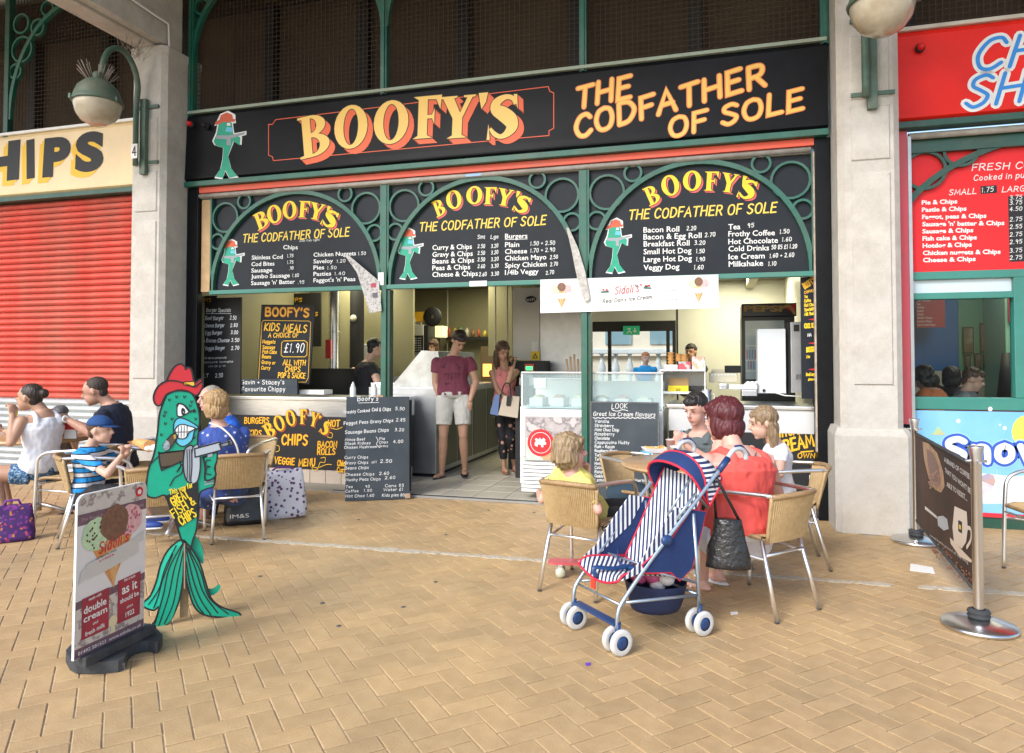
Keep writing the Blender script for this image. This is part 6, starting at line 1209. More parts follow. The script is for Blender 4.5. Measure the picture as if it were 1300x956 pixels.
for k in range(22): a, r_ = rg.uniform(0, 6.28), .48 * math.sqrt(rg.random()); mb.poly(U(Cc(.82 + r_ * math.cos(a), 1.15 + r_ * math.sin(a), .06, 5)), mat('berry_bit', (.5, .12, .18), .6), .0033)
mb.poly(U([(-1.5, -.65), (-1.0, -.45), (-1.1, -.1), (-1.4, -.2)]), RIB, .0037); mb.poly(U([(1.5, .2), (1.05, .15), (1.05, .4), (1.5, .6)]), RIB, .0037); mb.poly(U([(-1.2, -.55), (-.4, -.5), (.5, -.35), (1.25, -.2), (1.2, .42), (.5, .3), (-.4, .12), (-1.2, -.02)]), mat('ribbon_warm_grey', (.6, .58, .54), .6), .0042)  # ribbon printed greyer than the white panel to stand out from it
stroke_word(mb, "Sidoli's", .115, .43, .048, SCR, .0065, .25, .95, .03, .12, .0048)
stroke_word(mb, 'real dairy ice cream', .1, .408, .009, mat('text_grey', (.2, .18, .17), .6), .0015, 0, 1.2, 0, .12, .0048); stroke_word(mb, 'as it should be', .12, .395, .009, SCR, .0018, 0, 1.2, 0, .12, .0048)
mb.poly([(.268, .495), (.276, .5), (.274, .525)], GREEN, .005); mb.poly([(.285, .51), (.293, .512), (.29, .53)], SCR, .005)
for t_, x, y, w_, c in (('double', .045, .185, .125, .034), ('cream', .045, .148, .13, .03), ('fresh milk', .055, .085, .11, .02), ('as it', .26, .205, .095, .045), ('should be', .25, .165, .115, .024), ('1922', .285, .09, .055, .024)): print_word(mb, t_, x, y, c, w_, WHT, .06, .0028, .02)
for t_, x, y, w_ in (('made with', .07, .237, .07), ('and', .095, .122, .03), ('the cream', .27, .262, .07), ('since', .29, .13, .04)): stroke_word(mb, t_, x, y, .012, WHT, .002, .2, w_ / stroke_len(t_, .012), 0, .06, .0028)
print_word(mb, '01492 581523  www.sidolis.co.uk', .02, .015, .016, .365, WHT, 0, .0022, .01)
print_word(mb, 'The finest dairy ice cream from Wales', .02, Hs - .118, .016, .365, mat('plum_light', (.4, .3, .33), .5), 0, .0018, .005)
mb.build('print', sw)
# ================================================================== FISH CUT-OUT
fc = thing('fish_cutout', 'standing painted plywood cut-out of a green fish in a red hat with a gun', 'cut-out sign', (-2.75, -3.6, 0))
uF = Vector((.337, .277, 0)).normalized(); Mf = frame((-2.884, -3.708, 0), uF, (0, 0, 1)); nf = Vector((Mf[0][2], Mf[1][2], Mf[2][2])); of = Vector((-2.884, -3.708, 0))
def hitf(px, py): d = ray(px, py); return CAMP + d * ((of - CAMP).dot(nf) / d.dot(nf))
mb = MB(); S = Surf(mb, Mf, hitf)
def zf(x, y): return (70 + x * 270 / 615, 440 + y * 420 / 956)
def zh(x, y): return (160 + x * 170 / 1016, 460 + y * 160 / 956)
def FP(z, pts, sm=True, n=4):
    q = [S.p(*z(*p)) for p in pts]
    if sm: q = cat_rom(q + [q[0]], n)[:-1]
    return q
WE = mat('plywood_edge', (.28, .19, .1), .8, var=.2, vscale=30)
body = FP(zf, [(322, 140), (303, 190), (297, 240), (290, 290), (283, 320), (270, 355), (264, 400), (266, 430), (290, 437), (318, 430), (332, 465), (352, 515), (366, 560), (388, 590), (398, 560), (410, 520), (417, 430), (435, 412), (460, 400), (464, 340), (467, 315), (450, 308), (418, 300), (412, 270), (418, 210), (408, 160), (390, 132), (355, 126)])
finL = FP(zf, [(372, 560), (355, 562), (325, 590), (305, 630), (292, 680), (275, 720), (257, 738), (256, 752), (285, 762), (300, 752), (290, 790), (271, 815), (292, 818), (325, 800), (345, 770), (362, 720), (370, 650)])
finR = FP(zf, [(375, 562), (395, 585), (418, 625), (435, 680), (450, 725), (480, 752), (532, 770), (528, 784), (480, 782), (430, 775), (402, 750), (385, 700), (376, 650)])
finB = FP(zf, [(398, 545), (415, 560), (428, 595), (427, 630), (405, 605), (385, 575)]); finC = FP(zf, [(430, 700), (455, 703), (472, 690), (478, 700), (462, 718), (438, 722)])
HB = mat('hat_brim', (.5, .02, .03), .4)
hat = FP(zh, [(310, 140), (330, 90), (370, 30), (420, 12), (452, 40), (470, 38), (492, 50), (505, 90), (515, 140), (530, 150), (560, 128), (582, 140), (580, 190), (550, 240), (520, 250), (480, 225), (400, 215), (320, 235), (290, 270), (262, 325), (225, 320), (208, 270), (225, 210), (262, 165)], n=3)
gun = FP(zh, [(250, 690), (440, 660), (500, 640), (560, 625), (520, 650), (712, 600), (715, 618), (790, 590), (812, 620), (725, 650), (722, 672), (560, 712), (568, 800), (552, 880), (520, 920), (470, 910), (440, 850), (436, 745), (270, 820)], False)
hand = FP(zh, [(585, 720), (640, 700), (688, 680), (690, 740), (672, 800), (682, 850), (650, 885), (600, 890), (600, 800)], n=3)
for pl, m, w0 in ((finL, TEALL, -.012), (finR, TEAL, -.012), (finB, TEAL, -.026), (finC, TEAL, -.026), (body, TEAL, -.0115), (gun, GUNG, -.011), (hat, HATR, -.0105)): mb.prism(pl, m, w0, w0 + .012, WE)
mb.prism(hand, TEAL, 0, .006, WE); body_o = mb.build('plywood_cutout', fc)
mb = MB(); S.mb = mb; mb.M = Mf
BL = INK; LW = .009
def out(pl, w, lw=LW): ribbon(mb, pl + [pl[0], pl[1]], lw, BL, w)
for pl, w in ((finL, .001), (finR, .001), (body, .0015), (hat, .003), (hand, .0085)): out(pl, w)
def lf(z, pts, w, lw=.006, m=BL, sm=True): S.ln([z(*p) for p in pts], lw, m, w, False, sm)
mb.poly(FP(zf, [(372, 566), (340, 600), (318, 660), (306, 720), (300, 750), (292, 800), (300, 812), (335, 790), (352, 740), (366, 680)]), mat('fin_mid_green', (.005, .36, .22), .4), .0012)
for pts in ([(370, 570), (345, 640), (328, 720), (300, 805)], [(371, 590), (356, 660), (342, 740), (316, 800)], [(368, 570), (330, 640), (312, 720), (285, 812)], [(350, 575), (318, 640), (300, 700), (270, 745)], [(340, 600), (312, 670), (298, 720), (285, 755)]): lf(zf, pts, .0022)
for pts in ([(378, 570), (405, 640), (428, 710), (470, 770)], [(380, 590), (398, 670), (420, 730), (450, 775)], [(385, 580), (420, 650), (445, 725), (500, 772)], [(378, 620), (390, 690), (410, 745), (430, 772)]): lf(zf, pts, .0022)
mb.poly(FP(zf, [(372, 568), (376, 568), (376, 700), (372, 700)], False), mat('batten', (.4, .25, .18), .8), .003)
# face
mb.poly(FP(zh, [(388, 405), (388, 340), (410, 312), (450, 330), (478, 372), (440, 400), (410, 412)]), WHT, .003); out(FP(zh, [(388, 405), (388, 340), (410, 312), (450, 330), (478, 372), (440, 400), (410, 412)]), .0034, .006)
mb.poly(FP(zh, [(422, 395), (418, 365), (428, 345), (446, 358), (448, 385), (436, 400)]), INK, .004); mb.poly(FP(zh, [(430, 378), (438, 372), (440, 382)], False), WHT, .0045)
lf(zh, [(385, 330), (400, 312), (440, 325), (480, 372), (500, 368), (524, 372)], .0045, .008); mb.poly(FP(zh, [(500, 365), (522, 352), (526, 380), (508, 378)]), INK, .004)
mb.poly(FP(zh, [(360, 500), (365, 460), (385, 430), (420, 422), (480, 445), (548, 492), (520, 520), (500, 590), (450, 632), (410, 632), (380, 600), (385, 570), (362, 530)]), LIPB, .003); out(FP(zh, [(360, 500), (365, 460), (385, 430), (420, 422), (480, 445), (548, 492), (520, 520), (500, 590), (450, 632), (410, 632), (380, 600), (385, 570), (362, 530)]), .0036, .006)
mb.poly(FP(zh, [(370, 512), (395, 480), (430, 470), (470, 480), (525, 500), (480, 530), (455, 570), (420, 580), (392, 570), (380, 545)]), WHT, .0045); out(FP(zh, [(370, 512), (395, 480), (430, 470), (470, 480), (525, 500), (480, 530), (455, 570), (420, 580), (392, 570), (380, 545)]), .005, .006)
lf(zh, [(372, 530), (420, 528), (480, 525), (545, 498)], .0052, .004)
for x in (398, 420, 442, 464): lf(zh, [(x, 482), (x - 2, 570 - abs(x - 420) * .3)], .0054, .003, sm=False)
mb.poly(FP(zh, [(282, 625), (345, 548), (382, 545), (385, 575), (330, 655), (300, 670)]), BRNP, .006); out(FP(zh, [(282, 625), (345, 548), (382, 545), (385, 575), (330, 655), (300, 670)]), .0066, .006); mb.poly(FP(zh, [(284, 620), (305, 590), (328, 610), (330, 650), (300, 668), (286, 650)]), mat('ash_grey', (.3, .34, .38), .7, var=.5, vscale=60), .0072); mb.poly(FP(zh, [(360, 550), (378, 545), (380, 575), (365, 580)], False), mat('cigar_band', (.5, .3, .05), .5), .0072)
for x, y in ((330, 285), (385, 262), (445, 262), (500, 300), (300, 465), (350, 430), (300, 380), (290, 405), (270, 550), (530, 430), (520, 570), (490, 330)): lf(zh, [(x - 9, y - 10), (x - 4, y + 8), (x + 8, y - 8)], .003, .004)
# hat details
mb.poly(FP(zh, [(430, 158), (445, 148), (520, 145), (522, 178), (500, 182), (440, 170)], False), mat('hat_badge', (.75, .45, .04), .4), .004); out(FP(zh, [(430, 158), (445, 148), (520, 145), (522, 178), (500, 182), (440, 170)], False), .0046, .005)
lf(zh, [(262, 165), (310, 142), (370, 140), (430, 155), (515, 185), (550, 165), (582, 140)], .004, .008); lf(zh, [(452, 40), (448, 55), (465, 45)], .004, .005)
# gun
mb.poly(FP(zh, [(262, 690), (436, 672), (432, 742), (270, 812), (262, 750)], False), BRNP, .003); out(FP(zh, [(252, 690), (440, 668), (436, 745), (270, 818), (255, 760)], False), .0036, .008)
mb.poly(FP(zh, [(440, 690), (452, 650), (500, 630), (515, 690), (520, 800), (505, 900), (470, 905), (445, 860), (434, 770)]), GUNG, .0038); out(FP(zh, [(440, 690), (452, 650), (500, 630), (515, 690), (520, 800), (505, 900), (470, 905), (445, 860), (434, 770)]), .0042, .007)
for x in (462, 480, 496): lf(zh, [(x, 660), (x + 4, 780), (x, 895)], .0044, .004)
mb.poly(FP(zh, [(510, 640), (545, 625), (560, 700), (562, 800), (545, 890), (515, 918), (492, 900), (500, 790), (500, 690)]), mat('gun_light_grey', (.42, .46, .5), .45), .0048); out(FP(zh, [(510, 640), (545, 625), (560, 700), (562, 800), (545, 890), (515, 918), (492, 900), (500, 790), (500, 690)]), .0054, .006)
mb.poly(FP(zh, [(520, 655), (712, 604), (722, 665), (525, 718)], False), mat('gun_light_grey', (.42, .46, .5), .45), .006); out(FP(zh, [(520, 655), (712, 604), (722, 665), (525, 718)], False), .0066, .007)
out(FP(zh, [(706, 622), (786, 598), (792, 625), (716, 645)], False), .006, .006); out(FP(zh, [(772, 585), (790, 570), (810, 610), (800, 630), (780, 625)], False), .0066, .006)
mb.poly(FP(zh, [(618, 700), (655, 690), (655, 712), (620, 720)], False), GUNG, .009); lf(zh, [(640, 740), (610, 745), (605, 780), (635, 790), (612, 800), (605, 840), (640, 850)], .009, .006)
for y in (895, 915): lf(zh, [(600, y + 12), (660, y)], .003, .007, GUNG, False)
# arm
lf(zf, [(300, 305), (302, 330), (308, 348), (330, 345)], .003, .008); lf(zf, [(360, 330), (363, 345), (352, 362), (368, 340), (366, 365), (345, 380), (332, 402)], .003, .006); lf(zf, [(270, 355), (276, 340), (300, 316)], .003, .006)
# black belly panel with writing
bp_ = FP(zf, [(316, 432), (345, 420), (380, 402), (413, 388), (415, 430), (410, 470), (404, 495), (358, 523), (335, 470)], False); mb.poly(bp_, INK, .0046)
YB = mat('belly_yellow', (.85, .62, .02), .5)
for t_, a, b, c in (('This way for', (332, 428), (400, 405), 15), ('GREAT', (343, 462), (390, 432), 26), ('FISH &', (343, 496), (410, 450), 24), ('CHIPS', (366, 517), (412, 487), 26)): S.st(t_, zf(*a), zf(*b), c * .44, YB, .0052, .14, .1, .03)
mb.build('painted_art', fc)
q = MB(); q.M = Mf; c0 = S.p(*zf(374, 600)); q.box((c0[0], .42, -.035), (.04, .8, .02), WE, .002); q.box((c0[0], .3, -.16), (.035, .62, .018), WE, .002, Matrix.Rotation(R(24), 3, 'X')); q.build('rear_strut', fc)
# ================================================================== BARRIER
ba, bb = Vector((1.466, -.62, 0)), Vector((1.309, -2.495, 0))
for p_, lb in ((ba, 'steel barrier post nearer the column'), (bb, 'steel barrier post in the foreground at the right')):
    t = thing('barrier_post', lb, 'post', p_, 0, 'steel posts of the cafe barrier')
    q = MB(); q.lathe([(0, .002), (.172, .002), (.178, .008), (.178, .018), (.17, .026), (.1, .04), (.05, .052), (0, .055)], mat('polished_steel', (.62, .62, .62), .27, 1), 48, p_); q.build('base', t)
    q = MB(); q.lathe([(.03, .05), (.05, .055), (.055, .065), (.045, .075), (.055, .082), (.05, .095), (.03, .1)], RUB, 28, p_); q.build('collar', t)
    q = MB(); q.lathe([(.0255, .05), (.0255, .86), (.027, .862), (.027, .875), (.038, .945), (.037, .95), (0, .951)], mat('brushed_post', (.66, .66, .67), .24, 1), 28, p_); q.build('tube', t)
    q = MB(); q.tube([p_ + Vector((0, -.06, .87)), p_ + Vector((0, .06, .87))], .007, STEEL, 8); q.tube([p_ + Vector((-.05, 0, .872)), p_ + Vector((.05, 0, .872))], .007, STEEL, 8); q.build('hook', t)
t = thing('barrier_banner', 'dark coffee advert sheet stretched between the two steel posts', 'banner', (1.38, -1.6, .2))
u_ = (bb - ba).normalized(); Lb = (bb - ba).length; Mc = frame(ba + u_ * .035 + Vector((0, 0, .17)), u_, (0, 0, 1)); Lw, Hw = Lb - .07, .67
q = MB(); q.M = Mc; q.box((Lw / 2, Hw / 2, -.003), (Lw, Hw, .004), mat('coffee_brown', (.022, .012, .008), .8, col2=(.085, .04, .026), vscale=2.2)); q.build('sheet', t)
for y in (0, Hw): q = MB(); q.M = Mc; q.tube([(0, y, -.003), (Lw, y, -.003)], .011, RUB, 10); q.build('rail', t)
nc = Vector((Mc[0][2], Mc[1][2], Mc[2][2])); oc = Vector((Mc[0][3], Mc[1][3], Mc[2][3]))
mb = MB(); S = Surf(mb, Mc, lambda px, py: (lambda d: CAMP + d * ((oc - CAMP).dot(nc) / d.dot(nc)))(ray(px, py)))
def zz(x, y): return (1140 + x * 160 / 765, 500 + y * 200 / 956)
def zw(x, y): return (1170 + x * 130 / 401, 520 + y * 310 / 956)
TAN = mat('sack_tan', (.42, .26, .15), .7, var=.25, vscale=14); BEAN = mat('bean_brown', (.1, .035, .02), .4, col2=(.2, .07, .04), vscale=50)
S.pg([zz(*p) for p in ((150, 290), (185, 300), (240, 360), (275, 470), (285, 560), (262, 600), (225, 580), (185, 500), (160, 400))], TAN, .0012); S.pg([zz(*p) for p in ((175, 330), (215, 360), (250, 440), (262, 540), (240, 575), (205, 520), (180, 420))], BEAN, .0016)
rg = random.Random(6)
for k in range(40):
    a = zz(rg.uniform(190, 255), rg.uniform(470, 570)); S.pg([(a[0] + 1.3 * math.cos(i), a[1] + 1.6 * math.sin(i)) for i in range(6)], mat('bean_light', (.3, .12, .07), .4), .002)
S.pg([zz(*p) for p in ((165, 680), (235, 740), (240, 760), (165, 700))], STEEL, .0014); S.pg([zz(*p) for p in ((240, 745), (275, 740), (300, 760), (310, 820), (280, 830), (245, 800))], mat('gun_light_grey', (.42, .46, .5), .45), .0016)
CUPM = mat('coffee_cup_cream', (.72, .62, .52), .3)
S.pg([zw(*p) for p in ((130, 378), (178, 400), (182, 470), (175, 520), (158, 545), (128, 520), (122, 460))], CUPM, .0016); S.ln([zw(*p) for p in ((182, 462), (194, 470), (194, 510), (178, 540))], .022, CUPM, .002, False, True); S.pg([zw(*p) for p in ((145, 432), (160, 440), (160, 486), (145, 476))], INK, .0022); S.pg([zw(*p) for p in ((149, 450), (156, 453), (156, 470), (149, 467))], YEL2, .0026)
S.pg([zw(*p) for p in ((112, 500), (150, 540), (198, 590), (196, 600), (150, 575), (115, 525))], CUPM, .0018)
for k in range(90):
    t_ = rg.random(); a = zw(40 + 160 * t_, 500 + 150 * t_ + rg.uniform(0, 60)); S.pg([(a[0] + 1.0 * math.cos(i), a[1] + 1.3 * math.sin(i)) for i in range(6)], mat('bean_light', (.3, .12, .07), .4) if k % 2 else mat('bean_red', (.22, .06, .04), .4), .0022)
for t_, a, b in (('A BRAND OF COFFEE', (90, 203), (190, 273)), ('THAT YOU WON\'T BE', (93, 245), (194, 330)), ('ABLE TO RESIST...', (100, 300), (180, 358))): S.pr(t_, zw(*a), zw(*b), 6.0, mat('banner_text', (.6, .58, .56), .5), .002, .02)
S.pr('served freshly ground all day long', zw(35, 495), zw(185, 605), 3.2, mat('banner_text', (.6, .58, .56), .5), .003)
mb.build('print', t)
# ================================================================== BAGS
def bag_box(nm, lb, ct, base, rz, w, d, h, m, top=.9, lean=0):
    t = thing(nm, lb, ct, base, rz); q = MB(); q.M = PM[t.name] @ Matrix.Rotation(lean, 4, 'Y'); n = 9; vs = []; fs = []
    for j in range(n + 1):
        v = j / n; ww = w * (1 + .08 * math.sin(v * 3)) * (1 - (1 - top) * v); dd = d * (1 - .75 * v)
        for k in range(20):
            a = 2 * math.pi * k / 20; c, s = math.cos(a), math.sin(a); x = ww / 2 * (abs(c) ** .35) * (1 if c >= 0 else -1); y = dd / 2 * (abs(s) ** .5) * (1 if s >= 0 else -1); vs.append((x + .006 * math.sin(k * 3 + j), y + .008 * math.sin(k * 2.3 + j * 1.7), .005 + h * v))
    for j in range(n):
        for k in range(20): k2 = (k + 1) % 20; fs.append((j * 20 + k, j * 20 + k2, (j + 1) * 20 + k2, (j + 1) * 20 + k))
    fs.append(list(range(20))[::-1]); fs.append([n * 20 + k for k in range(20)]); q.add(vs, fs, m, True); q.build('bag_body', t); return t
SHB = ramped('shopper_print', [(0, (.3, .04, .12)), (.12, (.08, .05, .13)), (.25, (.16, .1, .26)), (.32, (.72, .7, .74))], 'voronoi', 24, rough=.5)
t = bag_box('shopping_bag', 'white shopper printed with little shoes and handbags, purple sides, on the bricks', 'bag', (-3.74, -1.22, 0), R(28), .4, .16, .42, SHB, .92, R(-5))
q = MB(); q.M = PM[t.name]; q.b2((-.225, -.07, .01), (-.19, .07, .4), mat('purple_side', (.16, .03, .3), .6), .02); q.build('side_gusset', t)
q = MB(); q.M = PM[t.name]; q.tube([(-.1, -.0, .42), (-.06, -.04, .45), (.04, -.04, .45), (.09, 0, .43)], .008, mat('purple_side', (.16, .03, .3), .6), 6); q.build('handle', t)
q = MB(); q.M = PM[t.name] @ Matrix.Translation((0, -.083, 0)) @ frame((0, 0, 0), (1, 0, 0), (0, -.0, 1)); rg = random.Random(15)
SHC = [mat('print_black', (.05, .04, .07), .6), mat('print_wine', (.28, .03, .1), .6), mat('print_violet', (.2, .14, .34), .6)]
t = bag_box('carrier_bag', 'black carrier bag marked IM&S under the spotted blouse woman\'s chair', 'bag', (-3.93, -1.5, 0), R(38), .34, .2, .36, mat('black_plastic', (.02, .02, .022), .3, bump=.4, bscale=14), .85)
q = MB(); q.M = frame(Vector((-3.93, -1.5, 0)) + Vector((.62, -.78, 0)) * .112 + Vector((-.12, -.1, 0)), (.788, .616, 0), (0, 0, 1)); print_word(q, 'IM&S', .03, .07, .035, .15, WHT, 0, .004); q.build('lettering', t)
t = bag_box('rucksack', 'purple patterned rucksack on the bricks at the left edge', 'rucksack', (-5.3, -2.52, 0), R(50), .3, .18, .27, ramped('rucksack_print', [(0, (.06, .015, .13)), (.6, (.2, .03, .25)), (.72, (.45, .06, .12)), (.8, (.5, .2, .05)), (.85, (.07, .02, .15))], 'cells', 60), .8)
q = MB(); q.M = PM[t.name]; q.tube([(-.06, 0, .26), (-.04, 0, .31), (.04, 0, .31), (.06, 0, .26)], .009, mat('purple_strap', (.14, .02, .25), .6), 6); q.build('handle', t)
# skateboard
p = gr(733, 712, .1); t = thing('skateboard', 'small red skateboard under the blond boy\'s chair', 'skateboard', (p.x, p.y, 0), R(12)); q = MB(); q.M = PM[t.name]; q.prism(rrect(-.19, -.055, .22, .055, .05), mat('skate_red', (.6, .1, .12), .4), .085, .1); q.build('deck', t)
for x in (-.11, .14):
    for y in (-.045, .045): q = MB(); q.M = PM[t.name]; q.lathe([(0, -.015), (.03, -.015), (.033, 0), (.03, .015), (0, .015)], mat('skate_wheel', (.55, .58, .45), .3), 16, (x, y, .035), ax=Matrix.Rotation(R(90), 3, 'X')); q.build('wheel', t)
    q = MB(); q.M = PM[t.name]; q.box((x, 0, .06), (.03, .09, .045), STEEL, .004); q.build('truck', t)
# ================================================================== PUSHCHAIR
st = thing('pushchair', 'navy and striped pushchair with red piping and white wheels', 'pushchair', (-.41, -3.03, 0)); MS = frame((-.41, -3.03, 0), (.707, -.707, 0), (-.707, -.707, 0)); MS = Matrix(((.7, -.714, 0, -.41), (-.714, -.7, 0, -3.03), (0, 0, 1, 0), (0, 0, 0, 1)))
st.rotation_euler = (0, 0, 0)
def SB(): q = MB(); q.M = MS; return q
NAVY = mat('navy_fabric', (.012, .035, .13), .85, var=.15, vscale=9, bump=.25, bscale=70); NP = mat('navy_plastic', (.015, .05, .16), .35); SILV = mat('silver_tube', (.42, .5, .58), .3, .8); PIPE = mat('red_piping', (.65, .02, .05), .6)
STR = ramped('navy_white_stripe', [(0, (.78, .78, .78)), (.5, (.02, .035, .11))], 'wave', 14.5, 'X', rough=.85, bump=.2); STR2 = ramped('navy_white_stripe2', [(0, (.78, .78, .78)), (.5, (.02, .035, .11))], 'wave', 13, 'Z', rough=.85, bump=.2)
TYRE = mat('white_tyre', (.6, .59, .56), .6, var=.08, vscale=20); AXX = Matrix.Rotation(R(90), 3, 'Y')
for nm, (x, y) in (('fl', (-.19, .27)), ('fr', (.19, .27)), ('rl', (-.19, -.25)), ('rr', (.19, -.25))):
    for s in (-1, 1):
        q = SB(); c = (x + s * .032, y, .063); q.lathe([(.034, -.011), (.052, -.013), (.061, -.008), (.063, 0), (.061, .008), (.052, .013), (.034, .011)], TYRE, 26, c, ax=AXX); wh = q.build('wheel', st)
        q = SB(); q.lathe([(0, -.012), (.012, -.014), (.034, -.009), (.035, 0), (.034, .009), (.012, .014), (0, .012)], NP, 20, c, ax=AXX); PM[wh.name] = PM[st.name]; q.build('hub', wh)
    q = SB(); q.tube([(x - .03, y, .063), (x + .03, y, .063)], .008, NP, 8); q.tube([(x, y, .06), (x, y - .005, .15)], .014, NP, 10); q.build('wheel_fork', st)
for s in (-1, 1):
    x = s * .19
    q = SB(); q.tube(cat_rom([(x, .27, .12), (x, .265, .19), (x, .23, .25), (x, .06, .42), (x * 1.05, -.2, .66), (x * 1.05, -.4, .84)], 5), .0105, SILV, 10); q.build('side_tube', st)
    q = SB(); q.tube([(x, -.25, .12), (x, -.24, .3), (x * 1.02, -.21, .62)], .0105, SILV, 10); q.build('rear_tube', st)
    q = SB(); q.tube([(x, .22, .235), (x, -.245, .2)], .008, SILV, 8); q.tube([(x, -.24, .26), (x * .98, .05, .36)], .006, SILV, 8); q.build('side_brace', st)
    q = SB(); q.tube(cat_rom([(x * 1.05, -.39, .83), (x * 1.05, -.45, .89), (x * 1.05, -.49, .925), (x * 1.05, -.54, .93), (x * 1.05, -.575, .905), (x * 1.05, -.58, .87)], 4), [.013] * 21, mat('handle_grey', (.5, .52, .55), .5), 10); hd_ = q.build('handle', st); PM[hd_.name] = PM[st.name]
    q = SB(); q.tube([(x * 1.05, -.385, .825), (x * 1.05, -.45, .885)], .0175, NP, 10); q.tube(cat_rom([(x * 1.05, -.5, .945), (x * 1.05, -.55, .945), (x * 1.05, -.59, .91)], 4), .006, NP, 6); q.build('grip', hd_)
    q = SB(); q.ell((x * 1.06, -.03, .505), (.018, .035, .028), NP, 12); q.build('hinge', st)
q = SB(); q.tube([(-.19, .235, .22), (.19, .235, .22)], .006, SILV, 8); q.tube([(-.19, -.245, .2), (.19, -.245, .2)], .008, SILV, 8); q.tube([(-.19, -.24, .26), (.19, .05, .36)], .006, SILV, 8); q.tube([(.19, -.24, .26), (-.19, .05, .36)], .006, SILV, 8); q.build('cross_bar', st)
q = SB(); q.box((0, .262, .135), (.36, .05, .012), NP, .005); q.build('foot_rest', st)
def sheet(name, rows, m, nu=10, sag=.03, thick=.008, pipe=None):
    """rows: list of (half width, y, z); a sling hung between the side tubes"""
    q = SB(); R_ = cat_rom(rows, 4); vs = []; n = len(R_)
    for side in (0, 1):
        for i, (hw, y, z) in enumerate(R_):
            for k in range(nu + 1): t_ = 2 * k / nu - 1; d = sag * (1 - t_ * t_); vs.append((t_ * hw, y - d * .3, z - d - side * thick))
    fs = []; N = n * (nu + 1)
    for i in range(n - 1):
        for k in range(nu): a = i * (nu + 1) + k; fs += [(a, a + nu + 1, a + nu + 2, a + 1), (N + a, N + a + 1, N + a + nu + 2, N + a + nu + 1)]
    q.add(vs, fs, m, True); o = q.build(name, st); PM[o.name] = PM[st.name]
    if pipe:
        q = SB(); L_ = [(-hw, y, z) for hw, y, z in R_]; Rr = [(hw, y, z) for hw, y, z in R_]; f_ = [( (2 * k / nu - 1) * R_[0][0], R_[0][1], R_[0][2] - sag * (1 - (2 * k / nu - 1) ** 2)) for k in range(nu + 1)]
        q.tube(L_[::-1] + f_ + Rr, .006, PIPE, 6); q.build('piping', o)
    return o
sheet('seat', [(.17, .25, .335), (.175, .2, .365), (.18, .05, .35), (.18, -.06, .33)], STR, sag=.04, pipe=True)
sheet('backrest', [(.18, -.06, .33), (.185, -.14, .45), (.185, -.24, .62), (.18, -.34, .8)], STR, sag=.02, pipe=True)
for s in (-1, 1):
    q = SB(); P_ = [(.1, .36), (-.06, .34), (-.12, .29), (-.2, .34), (-.26, .5), (-.3, .62), (-.2, .64), (-.06, .5), (.12, .4)]
    q.M = MS @ frame((s * .19, 0, 0), (0, 1, 0), (0, 0, 1)); q.prism(P_, NAVY, -.004, .004); o = q.build('side_panel', st); PM[o.name] = PM[st.name]
    q = SB(); q.M = MS @ frame((s * .19, 0, 0), (0, 1, 0), (0, 0, 1)); q.tube([(a, b, 0) for a, b in P_], .005, PIPE, 6, closed=True); q.build('piping', o)
    q = SB(); q.M = MS @ frame((s * .186, 0, 0), (0, 1, 0), (0, 0, 1)); P2 = [(.24, .34), (.1, .37), (-.1, .5), (-.2, .64), (-.1, .66), (0, .56), (.12, .42)]; q.prism(P2, STR, -.004, .004); q.build('arm_panel', st)
# hood: quarter shell hinged at the side, open towards the seat
q = SB(); hv = []; nA, nB = 16, 12
for sd_ in (0, 1):
    rr_ = 1 - .03 * sd_
    for i in range(nA + 1):
        a = R(34 + 84 * i / nA)      # from the front edge over the top to the back
        for k in range(nB + 1):
            b = R(-90 + 180 * k / nB); cx = math.sin(b); cr = abs(math.cos(b)) ** .45
            hv.append((.2 * rr_ * cx, -.28 + (.215 * math.cos(a + R(20))) * cr * rr_ - .03, .64 + .275 * math.sin(a + R(20)) * cr * rr_))
fs = []; N = (nA + 1) * (nB + 1)
for i in range(nA):
    for k in range(nB): a = i * (nB + 1) + k; fs += [(a, a + 1, a + nB + 2, a + nB + 1), (N + a, N + a + nB + 1, N + a + nB + 2, N + a + 1)]
half = int(nA * .35); NB2 = nB * 2
q.add(hv, fs[:half * NB2] + fs[half * NB2 + 1::2], NAVY, True); q.add(hv, fs[half * NB2::2], STR2, True); ho = q.build('hood', st); PM[ho.name] = PM[st.name]
q = SB(); q.tube([hv[k] for k in range(nB + 1)], .007, PIPE, 6); q.tube([hv[half * (nB + 1) + k] for k in range(nB + 1)], .006, PIPE, 6); q.tube([hv[nA * (nB + 1) + k] for k in range(nB + 1)], .006, PIPE, 6); q.build('piping', ho)
q = SB(); q.tube([(.19, -.1, .6), (.2, -.22, .72), (.205, -.3, .64)], .008, SILV, 8); q.tube([(.17, -.06, .62), (.19, -.2, .8)], .006, SILV, 8); q.build('hood_strut', ho)
